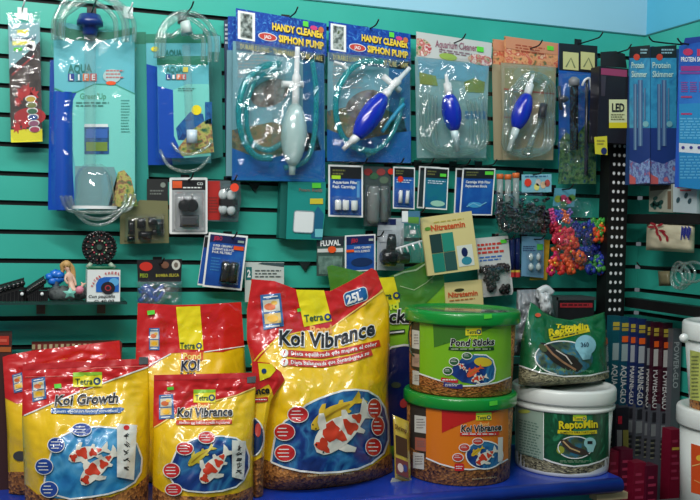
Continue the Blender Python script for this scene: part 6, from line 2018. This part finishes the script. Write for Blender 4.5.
pc = t.part('picture', 'koi on blue water', lb); pts = ell_pts(484.5, 455, 18.5, 14)
poly(pc, C2, pts, ramp_mat('printed_pond_water', [], 1), 3); line(pc, C2, pts, 1.2, WHITE, 4, True)
koi(pc, C2, 486, 456, 26, -.75, FISHW, FISHR, 5, W=1.3); koi(pc, C2, 477, 451, 15, -.75, FISHY, FISHY, 5, patches=False)
poly(pc, C2, [(498, 437.5), (498, 462), (502.5, 461), (503, 437)], mat((214, 214, 208)), 7)
for x, y, rx, ry in ((478, 441.5, 5, 3), (464.5, 447.7, 5, 3.4), (458, 457.5, 5, 3.6)): bubble(pc, C2, x, y, rx, ry, mat((196, 60, 50)), 6, int(x), 2)
poly(pc, C2, rpts(454.5, 463.5, 464, 471, 1.5, 1.5), mat((200, 34, 40)), 6); lines(pc, C2, 456, 466, 463, 470, 2, WHITE, 7, .4)
text(lt, C2, 'Alimento completo', 472, 480, 497, 477.5, 1.8, mat((200, 180, 140)), 3, .0, res=1)
CL2 = Cone((c2.x, c2.y), zl2, rl, zt2, rl + .0001)
st = t.part('price_sticker', 'green price sticker', lid); band(st, CL2, [(489.5, 401.5), (497.5, 400.3)], [(489.5, 406), (497.5, 404.8)], GRNST, 2, 489.5, 497.5, n=4)
t.done()

# green bucket (upper)
zb1 = zt2 - .001
t = Thing('food_bucket', 'lime green bucket of red-brown food sticks with green lid, on top of the orange one', 'bucket', Vector((c2.x, c2.y, zb1)))
C1 = Cone((c2.x, c2.y), zb1, rb - .001, zl1, rt_)
mb = t.part('tub', 'tub showing red-brown sticks'); vl(mb, c2, [(zb1, rb - .006), (zb1 + .003, rb - .001), (zl1 + .004, rt_)], KIBR())
lid = t.part('lid', 'green lid with clear recessed centre'); rec = t.part('lid_film', 'greyish glossy film over the recess', lid)
lidded(lid, c2, zl1 - .001, zt1, rl + .003, LIDG, film=mat((110, 124, 112), .12, 'plastic', .8), mbf=rec)
lb = t.part('label', 'lime green label')
bot1 = [(410, 368), (419, 373.5), (435, 379), (450, 383.5), (463, 386), (480, 385.5), (497, 382.5), (511, 377)]
LM = mat((122, 184, 26), .38, 'print', .3)
band(lb, C1, [(411, 318), (430, 321), (463, 325), (495, 322), (513, 318)], bot1, LM, 1, 419.6, 511)
line(lb, C1, [p for p in bot1 if p[0] >= 419], 1.4, WHITE, 2)
poly(lb, C1, [(433, 323), (434, 347.5), (455, 341), (480, 333), (505, 322), (463, 327)], mat((62, 120, 34), .38, 'print', .3), 2)
sd = t.part('side_panels', 'white text panels on the side')
band(sd, C1, [(410, 318), (420, 322)], [(410, 366), (420, 373)], mat((50, 52, 40), .5), 1, 411.2, 419.6, n=6)
for (x0, y0, x1, y1, cc) in ((412, 329.5, 419.4, 348, (206, 208, 200)), (412, 353, 419.4, 366, (180, 150, 130)), (412.5, 370, 419, 384, (204, 204, 196))):
    band(sd, C1, [(x0, y0), (x1, y0 + 1.4)], [(x0, y1), (x1, y1 + 1.4)], mat(cc, .5), 2, x0, x1, n=5); lines(sd, C1, x0 + 2, y0 + 5, x1 - .5, y1 - 2, 4, mat((120, 110, 110)), 3, .3, int(y0))
lg = t.part('brand_block', 'yellow brand block', lb); tetra(lg, C1, 465.5, 326.5, 481.5, 335.5, 3, -.03)
lt = t.part('lettering', 'dark title lettering', lb); text(lt, C1, 'Pond', 469, 339.5, 478, 339.3, 3.8, mat((220, 230, 60)), 4, .02)
bold_title(lt, C1, 'Pond Sticks', 450.5, 346, 494.5, 345, 6.6, 3, base=[(450, 345.4), (470, 346), (495, 344.6)])
line(lt, C1, [(448.5, 348.4), (470, 350), (494, 348.4)], 3.2, mat((24, 60, 30)), 3); lines(lt, C1, 451, 348.6, 492, 350, 1, mat((180, 200, 160)), 4, .6)
pc = t.part('picture', 'koi on blue water', lb); pts = [(448, 372), (456, 364), (463, 357.5), (474, 354.5), (486, 355), (493, 360), (495.5, 369), (494, 379), (488, 383), (476, 384.5), (462, 382)]
poly(pc, C1, pts, ramp_mat('printed_pond_water', [], 1), 3); line(pc, C1, pts[3:-1], 1.2, WHITE, 4)
ell(pc, C1, 483, 362, 9, 4.6, mat((214, 186, 40)), 4, rot=.1); koi(pc, C1, 474, 371, 18, -.7, mat((220, 90, 50)), FISHR, 5, patches=False, W=1.2); koi(pc, C1, 479, 378, 17, -.4, FISHW, FISHR, 5.5, W=1.2); koi(pc, C1, 463, 367, 12, .6, FISHW, FISHR, 5)
for x, y, rx, ry in ((467, 356, 4.6, 3), (454, 361.6, 4.4, 3.4), (447.8, 371, 4.4, 3.4)): bubble(pc, C1, x, y, rx, ry, mat((40, 92, 50)), 6, int(x), 2)
line(pc, C1, [(441, 379), (450, 380.6), (458, 381.4)], 3.4, mat((196, 40, 50)), 5); lines(pc, C1, 442.5, 379.3, 457, 380.8, 1, WHITE, 6, .7)
line(pc, C1, [(443.5, 384), (453, 386), (462.5, 386.6)], 4.6, mat((40, 40, 120)), 5); lines(pc, C1, 445, 384, 460, 387, 2, WHITE, 6, .4)
CL1 = Cone((c2.x, c2.y), zl1, rl + .003, zt1, rl + .0031)
st = t.part('price_sticker', 'bright green price sticker', lid); band(st, CL1, [(484, 314.6), (492, 313.8)], [(484, 319), (492, 318.2)], GRNST, 2, 484, 492, n=4)
hd = t.part('handle', 'dark wire handle'); 
L_ = C1.ptd(412, 330, .006)
tube(hd, [C1.ptd(412.5, 322, .002), C1.ptd(410, 326, .006), C1.ptd(408.5, 338, .008), C1.ptd(411, 352, .006), C1.ptd(414, 356, .004)], .002, mat((30, 60, 34), .4), seg=6)
t.done()

# white reptile stick bucket
rb3, rt3, rl3 = .129, .138, .1455
c3 = bucket_center(561, 477.5, ZT, rb3)
zl3 = z_at(c3, rt3, 566, 406); zt3 = z_at(c3, rl3, 566, 392)
WB = mat((234, 238, 234), .3, 'plastic', .35)
t = Thing('food_bucket', 'white bucket with dark green turtle food label at the table right end', 'bucket', Vector((c3.x, c3.y, ZT)))
C3 = Cone((c3.x, c3.y), ZT, rb3, zl3, rt3)
mb = t.part('tub', 'white tub'); vl(mb, c3, [(ZT, rb3 - .004), (ZT + .002, rb3), (ZT + .010, rb3 + .001), (zl3 + .004, rt3)], WB)
vl(mb, c3, [(zl3 - .022, rt3), (zl3 - .020, rt3 + .005), (zl3 - .012, rt3 + .005), (zl3 - .010, rt3)], WB, caps=False)
lid = t.part('lid', 'white snap lid'); lidded(lid, c3, zl3 - .001, zt3, rl3, WB)
kb = t.part('stick_band', 'clear window of grey-green sticks')
botk = [(514, 462), (525, 467), (545, 472), (570, 474.5), (590, 472.5), (607, 465)]
band(kb, C3, [(514, 448), (540, 457), (574, 463), (607, 452)], botk, KIBG(), 1, 515, 607.5)
lb = t.part('label', 'dark green label')
GRL = ramp_mat('printed_green_turtle_label', [(6, 66, 40), (12, 88, 54), (8, 74, 46), (40, 130, 90)], 13, .35, coat=.3, detail=1, distort=2.5)
botl = [(543, 458.5), (552, 462), (563, 465), (574, 466.5), (588, 465), (600, 461.5), (608.5, 457)]
band(lb, C3, [(543, 411), (575, 414.5), (609.5, 409)], botl, GRL, 2, 543.8, 608.8); line(lb, C3, botl, 1.5, WHITE, 3)
sd = t.part('side_label', 'pale green text panel')
band(sd, C3, [(515, 404.5), (530, 408), (543, 411)], [(515, 450), (530, 456), (543, 460.5)], mat((156, 180, 164), .4), 2, 515.5, 543, n=12); lines(sd, C3, 519, 419, 541, 455, 13, mat((96, 130, 116)), 3, .4, 6, .25); ell(sd, C3, 524, 411.5, 6, 2, mat((190, 200, 90)), 3)
lg = t.part('brand_block', 'yellow brand block', lb); poly(lg, C3, [(575, 411.5), (577, 417), (585, 417), (584, 410.8)], LOGOG, 3.4); tetra(lg, C3, 573, 415, 586.5, 421, 4, 0)
lt = t.part('lettering', 'yellow title lettering', lb)
text(lt, C3, 'ReptoMin', 559.5, 429.2, 598.5, 428, 7.6, mat((50, 40, 10)), 3.5, .06); text(lt, C3, 'ReptoMin', 559, 428.8, 598, 427.4, 7.6, mat((232, 214, 30)), 4.5, .035)
line(lt, C3, [(557.6, 431.6), (577, 433.2), (597, 431.8)], 3.6, mat((222, 206, 30)), 4); text(lt, C3, 'ALIMENTO PARA TORTUGAS', 560, 433.6, 595, 433.4, 2, INK, 5, .01, res=1)
pc = t.part('picture', 'turtle photo in a white ring', lb); pts = ell_pts(575, 447.5, 17, 11)
poly(pc, C3, pts, ramp_mat('printed_turtle_scene', [(30, 60, 70), (70, 90, 60), (40, 110, 140), (110, 120, 70)], 40, .35), 4); line(pc, C3, pts, 1, WHITE, 5, True)
poly(pc, C3, [(560, 440), (566, 439), (574, 446), (586, 450), (590, 455), (580, 455), (570, 452), (563, 446)], mat((60, 50, 44)), 5.5)
line(pc, C3, [(563, 441), (570, 448), (580, 452)], 1.4, mat((200, 170, 120)), 6.5); ell(pc, C3, 560.5, 450, 4, 4, mat((150, 160, 50)), 5, n=12)
ell(pc, C3, 590, 443, 6, 5.6, mat((150, 206, 206)), 7); poly(pc, C3, [(586, 446), (588, 452), (593, 452), (595, 446)], mat((150, 206, 206)), 7); rect(pc, C3, 587.5, 441, 592.5, 444, INK, 8)
lines(lt, C3, 560, 460.6, 592, 463, 2, mat((150, 180, 150)), 4, .4)
t.done()

# turtle food bag lying on the bucket lid
S = base_plane(520, .33, 609, .29, 14, z=zt3 + .007, ypix=385)
bag = Bag(S, [(300, 531), (318, 527), (340, 521.5), (376, 518.5), (395, 519)], [(310, 604.5), (345, 608), (376, 609), (392, 609)],
          [(0, 302), (.08, 305), (.2, 312), (.35, 317.5), (.55, 320), (.8, 316.5), (1, 312)], bottoms(S, 519, 609, .07, zt3 + .007), .07, .006, 31, head=.08, back=.3)
t = Thing('food_bag', 'dark green bag of turtle food sticks slumped on the lid of the white bucket', 'food bag', Vector((c3.x, c3.y, zt3)))
mb = t.part('pouch'); bag.body(mb, BGREEN)
kb = t.part('stick_band', 'clear lower band of grey-green sticks'); bag.zone(kb, [(0, 365), (.25, 372), (.5, 376.5), (.8, 376), (1, 371)], 'bot', KIBG(), 1.5, nt=8)
arcl = [(519, 365.5), (540, 372.5), (564, 376.5), (590, 375.5), (609, 371)]; line(mb, bag, arcl, 1.4, BW, 3)
lt = t.part('lettering', 'yellow title lettering')
for s, x0, y0, x1, y1, h in (('Tetra', 556, 328, 574, 328.5, 4), ('ReptoMin', 549, 336, 589, 329, 6.8)):
    text(lt, bag, s, x0, y0, x1, y1, h, mat((226, 206, 30)), 4, .04, .1)
poly(lt, bag, [(549, 337), (551, 341), (590, 331.5), (589, 327.8)], mat((210, 196, 30), kind='bag'), 2.5); lines(lt, bag, 553, 337.2, 586, 339, 1, INK, 4, .6, 2, -.2)
pc = t.part('picture', 'dark turtle photo in a pale ring'); pts = ell_pts(564, 358, 29, 17, .05)
poly(pc, bag, pts, ramp_mat('printed_turtle_scene', [], 1), 3); line(pc, bag, pts[8:-2], 1.2, BW, 4)
poly(pc, bag, [(540, 342), (549, 344), (560, 352), (574, 356), (583, 366), (578, 372), (566, 370), (553, 362), (544, 352)], mat((34, 26, 24)), 4)
line(pc, bag, [(545, 345), (553, 354), (563, 362), (576, 370)], 2, mat((150, 110, 80)), 5); line(pc, bag, [(556, 350), (566, 356), (572, 364)], 1.2, mat((200, 190, 180)), 5); ell(pc, bag, 543, 348, 5, 3, mat((70, 80, 40)), 5, rot=.7)
ell(pc, bag, 585.5, 345, 10.5, 10, mat((140, 196, 210), kind='bag'), 6); poly(pc, bag, [(578, 352), (583, 360), (590, 359), (592, 352)], mat((140, 196, 210), kind='bag'), 6); text(pc, bag, '360', 581, 347, 589, 346.6, 4.4, mat((30, 70, 90)), 8, .02)
text(lt, bag, 'Alimento completo para tortugas', 540, 369.5, 594, 372.5, 3, mat((120, 180, 140)), 4, .0, res=1)
ell(lt, bag, 538, 315, 3, 2, mat((200, 80, 40)), 3); t.done()

# grey plastic bag with white knot behind
t = Thing('plastic_bag', 'crumpled silver-grey plastic bag with a white knot behind the turtle food bag', 'bag', P(530, 350, .12))
S = Wall(.12)
mb = t.part('crumpled_body')
q = S.quad((517, 290), (540, 289), (513, 356)); pillow(mb, q, 0, 0, 1.15, 1, .05, mat((136, 142, 146), .25, 'plastic', .4), 16, 22, 4, .03, 44)
mb = t.part('knot', 'white twisted knot')
for i, (pts) in enumerate((((536, 298), (541, 292), (549, 290)), ((541, 304), (545, 296), (548, 289)), ((543, 306), (549, 300), (546, 291)), ((538, 292), (546, 288), (552, 293)))): tube(mb, [P(x, y, .17 + .008 * i) for x, y in pts], .010, mat((206, 212, 214), .3, 'plastic', .4), k=4)
q = S.quad((538, 291), (551, 291), (541, 316)); pillow(mb, UVd(q, .05), 0, 0, 1, 1, .05, mat((206, 212, 214), .3, 'plastic', .4), 10, 10, 4, .02, 47, base=.05)
t.done()

# black case with red strip
t = Thing('tool_case', 'black case with a red strip behind the turtle food bag', 'case', P(575, 330, .08))
a = P(557, 297, .10); b = P(594.5, 297, .10)
mb = t.part('case_body'); cuboid(mb, a.x, b.x, .02, .10, P(575, 360, .1).z, a.z - .004, mat((28, 26, 30), .4))
mb = t.part('rim', 'dark grey rim'); cuboid(mb, a.x - .003, b.x + .003, .02, .103, a.z - .010, a.z, mat((66, 72, 74), .35)); cuboid(mb, a.x - .004, a.x + .003, .02, .103, P(575, 330, .1).z, a.z, mat((66, 72, 74), .35))
mb = t.part('red_strip', 'red printed strip'); rect(mb, Wall(.1005), 560, 303, 592.5, 307.5, mat((170, 40, 50)), 1); lines(mb, Wall(.1005), 562, 304, 590, 306.5, 1, mat((90, 20, 30)), 2, .7)
t.done()
t, mb = single('shelf_plate', 'thin dark steel ledge on the back wall holding the black case and grey bag', 'shelf', P(560, 360, .02))
cuboid(mb, P(505, 360, .1).x, P(597, 360, .1).x, 0.0, .14, P(575, 360, .1).z - .006, P(575, 360, .1).z, mat((30, 34, 36), .5)); t.done()

# ================================================================ TUBE BOXES ON THE RIGHT
kinds = [((20, 84, 96), 'AQUA-GLO', (150, 170, 170)), ((18, 74, 96), 'AQUA-GLO', (150, 170, 170)), ((26, 44, 96), 'MARINE-GLO', (170, 175, 180)), ((24, 40, 90), 'MARINE-GLO', (170, 175, 180)),
         ((34, 34, 50), 'MARINE-GLO', (140, 146, 150)), ((58, 14, 32), 'POWER-GLO', (190, 190, 186)), ((58, 12, 30), 'POWER-GLO', (190, 190, 186))]
spec = [(612.5, 620.5, 316, .145), (621.5, 629.5, 317, .155), (630.5, 637.5, 318, .165), (638.5, 646.5, 319, .18), (647.3, 652.8, 321, .19), (653.5, 662, 322, .205), (663.2, 672.6, 323, .225)]
names = ['leftmost teal upright tube carton, against the corner post', 'second teal upright tube carton from the post', 'first navy upright tube carton, right of the teal pair', 'second navy upright tube carton, with orange sticker',
         'thin grey-black upright tube carton between the navy and maroon ones', 'left maroon-topped upright tube carton with orange sticker', 'right maroon-topped upright tube carton, the most readable one']
GREY1 = mat((84, 86, 94), .35)
for (col, word, wc), (x0, x1, y0, Y), nm in zip(kinds, spec, names):
    t = Thing('tube_carton', nm, 'carton', P((x0 + x1) / 2, 490, Y), 'upright tube cartons in the corner')
    t.tags = (nm, 'carton', 'upright tube cartons in the corner')
    a = P(x0, y0, Y); b = P(x1, y0, Y)
    a2 = P(x0, 410, Y); dx = 0
    cxm = (a.x + b.x) / 2; w = (b.x - a.x)
    S = Wall(Y + .0005)
    mb = t.part('carton'); zc_ = P((x0 + x1) / 2, 404, Y).z; cuboid(mb, a.x, b.x, Y - .028, Y, .50, zc_, GREY1); cuboid(mb, a.x, b.x, Y - .028, Y, zc_, a.z, mat(col, .35))
    def F(u, z_px):                    # a point u across the real front face at the height of photo row z_px
        z = P((x0 + x1) / 2, z_px, Y).z
        return u, z
    def fr_(mb, u0, u1, ya, yb, m, lay):
        za = P((x0 + x1) / 2, ya, Y).z; zb_ = P((x0 + x1) / 2, yb, Y).z
        mb.f([mb.v((a.x + w * u, -Y - lay * EPS, z)) for u, z in ((u0, za), (u0, zb_), (u1, zb_), (u1, za))], m)
    o = (y0 - 316)
    fr_(mb, 0, 1, y0, 404 + o, mat(col, .35), 1)
    fr_(mb, .08, .92, 331 + o - 9, 334 + o - 8, mat((190, 170, 60)), 2); fr_(mb, .08, .92, 336 + o - 9, 339 + o - 9, mat((170, 150, 60)), 2)
    fr_(mb, .12, .88, 343 + o, 360 + o, mat(wc, .4), 2)
    lt = t.part('lettering', 'lettering running down the front')
    zt_ = P((x0 + x1) / 2, 364 + o, Y).z; zb_ = P((x0 + x1) / 2, 402 + o, Y).z
    vs, fs = text_geo(word, .02, 0, 2)
    b0 = len(lt.V)
    for u, v in vs: lt.v((a.x + w * (.14 + .68 * v), -Y - 2.5 * EPS, zt_ + (zb_ - zt_) * u))
    for f in fs: lt.f([b0 + k for k in f], mat((214, 214, 212)))
    fr_(mb, .2, .8, 406 + o, 416 + o, mat((34, 34, 40)), 2)
    for k in range(4): fr_(mb, .1, .8, 433 + o + 5 * k, 435.4 + o + 5 * k, mat((40, 42, 40)), 2); fr_(mb, .1, .5, 436 + o + 5 * k, 437 + o + 5 * k, mat((150, 150, 120)), 2)
    fr_(mb, .1, .9, 418 + o, 430 + o, mat((130, 134, 136)), 2)
    if Y > .15 and Y != .19:
        st = t.part('price_sticker', 'orange price sticker'); fr_(st, .1, .85, 335 + o, 341 + o, mat((236, 96, 30)), 4)
    t.done()
# last one turned side on
t = Thing('tube_carton', 'rightmost upright tube carton, its grey lettered side showing beside the white buckets', 'carton', P(677, 490, .235))
Y = .25; a = P(673.5, 329, Y); b = P(682, 329, Y)
mb = t.part('carton'); cuboid(mb, a.x, b.x, Y - .03, Y, .5, a.z, mat((86, 88, 94), .35))
lt = t.part('lettering'); zt_ = P(677, 342, Y).z; zb_ = P(677, 388, Y).z
vs, fs = text_geo('POWER-GLO', .02, 0, 2); b0 = len(lt.V)
for u, v in vs: lt.v((a.x + (b.x - a.x) * (.12 + .6 * v), -Y - 2 * EPS, zt_ + (zb_ - zt_) * u))
for f in fs: lt.f([b0 + k for k in f], mat((170, 172, 176)))
t.done()

# crimson cartons in front
CR = mat((120, 16, 44), .4); CRD = mat((84, 14, 40), .4)
cs = [(609, 620, 452, .33, CR, 'leftmost crimson carton beside the right end of the table'), (621, 633, 450, .34, CRD, 'second crimson carton from the table end'), (634, 646, 463, .37, CR, 'third crimson carton, lower and further right'),
      (647, 658, 466, .38, CRD, 'fourth crimson carton, lowest in the row'), (671, 681.5, 430, .33, CR, 'tall crimson carton with yellow lettering touching the right buckets')]
for i, (x0, x1, y0, Y, m_, nm) in enumerate(cs):
    t = Thing('crimson_carton', nm, 'carton', P((x0 + x1) / 2, 500, Y), 'crimson cartons on the lower deck')
    a = P(x0, y0, Y); b = P(x1, y0, Y)
    mb = t.part('carton'); cuboid(mb, a.x, b.x, Y - .04, Y, .50, a.z, m_)
    w = b.x - a.x
    lt = t.part('lettering', 'printed bands'); 
    for k in range(6):
        z = a.z - .03 - .022 * k
        lt.f([lt.v((a.x + w * u, -Y - EPS, zz)) for u, zz in ((.15, z), (.15, z - .008), (.15 + .5 + .2 * (k % 2), z - .008), (.15 + .5 + .2 * (k % 2), z))], mat((200, 170, 70) if (k == 1 and i == 4) else (160, 50, 80)))
    t.done()
# dark packs between bucket and tubes
t = Thing('accessory_box', 'dark upright pack with a red mark and yellow lettering right of the white bucket rim', 'pack', P(620, 450, .2))
S = Wall(.22); mb = t.part('card'); a = P(616, 408, .22); b = P(629, 408, .22); cuboid(mb, a.x, b.x, .205, .22, .50, a.z, mat((26, 26, 36)))
poly(mb, S, [(618, 416), (622, 416), (622, 424), (618, 424)], mat((180, 30, 50)), 1); poly(mb, S, [(623, 430), (623, 450), (628.5, 451), (628.5, 430)], mat((130, 126, 60)), 1)
poly(mb, S, [(617, 430), (617, 450), (622, 451), (622, 430)], mat((130, 132, 132)), 1); t.done()


# ================================================================ RIGHT BUCKETS
cR = P(738, 460, .60)
rR = .150
def zr(py): return z_at(cR, rR * 0.2, 700, py)
zl_low0 = P(684, 429, .60).z; zl_low1 = P(684, 410, .60).z
t = Thing('food_bucket', 'lower white bucket with orange label cut by the right edge of the photo', 'bucket', Vector((cR.x, cR.y, zl_low0 - .235)))
ZR = zl_low0 - .235
CR1 = Cone((cR.x, cR.y), ZR, .142, zl_low0, .150)
mb = t.part('tub', 'white tub'); vl(mb, cR, [(ZR, .138), (ZR + .002, .142), (zl_low0 + .004, .150)], WB)
lid = t.part('lid', 'white snap lid'); lidded(lid, cR, zl_low0, zl_low1, .160, WB)
lb = t.part('label', 'orange label'); band(lb, CR1, [(690, 443), (720, 452)], [(690, 492), (720, 500)], mat((226, 84, 30), .4), 1, 691, 722, n=12)
line(lb, CR1, [(692, 466), (700, 464)], 1, mat((240, 200, 120)), 2); line(lb, CR1, [(694, 480), (702, 484)], .8, mat((240, 170, 100)), 2); ell(lb, CR1, 700, 458, 4, 3, mat((240, 190, 60)), 2)
t.done()
zu0 = zl_low1 + .004; zu1 = P(686, 342, .60).z; zu2 = P(686, 323, .60).z
t = Thing('food_bucket', 'upper white bucket with pale yellow label stacked at the right edge', 'bucket', Vector((cR.x, cR.y, zu0)))
CR2 = Cone((cR.x, cR.y), zu0, .128, zu1, .144)
mb = t.part('tub', 'white tub'); vl(mb, cR, [(zu0, .125), (zu0 + .002, .128), (zu1 + .004, .144)], WB)
lid = t.part('lid', 'white snap lid'); lidded(lid, cR, zu1, zu2, .152, WB)
kb = t.part('pellet_band', 'brown pellets showing near the base'); band(kb, CR2, [(688, 399), (720, 406)], [(688, 408), (720, 415)], KIB(), 1, 689.5, 722, n=12)
lb = t.part('label', 'pale yellow label'); band(lb, CR2, [(690, 350), (720, 357)], [(690, 399), (720, 406)], mat((206, 212, 110), .4), 2, 690, 722, n=12); lines(lb, CR2, 691.5, 356, 699, 400, 12, mat((120, 130, 80)), 3, .4)
kn = t.part('handle_boss', 'white handle boss'); e = P(684, 338, .62); ball(kn, e, .012, WB, 10, 8)
t.done()

t, mb = single('bucket_stand', 'low grey stand under the right hand white buckets, below the picture', 'stand', Vector((cR.x, cR.y, 0)))
cuboid(mb, cR.x - .16, min(cR.x + .16, XC - .02), -cR.y - .16, -cR.y + .16, 0.50, ZR, mat((80, 82, 84), .5)); t.done()
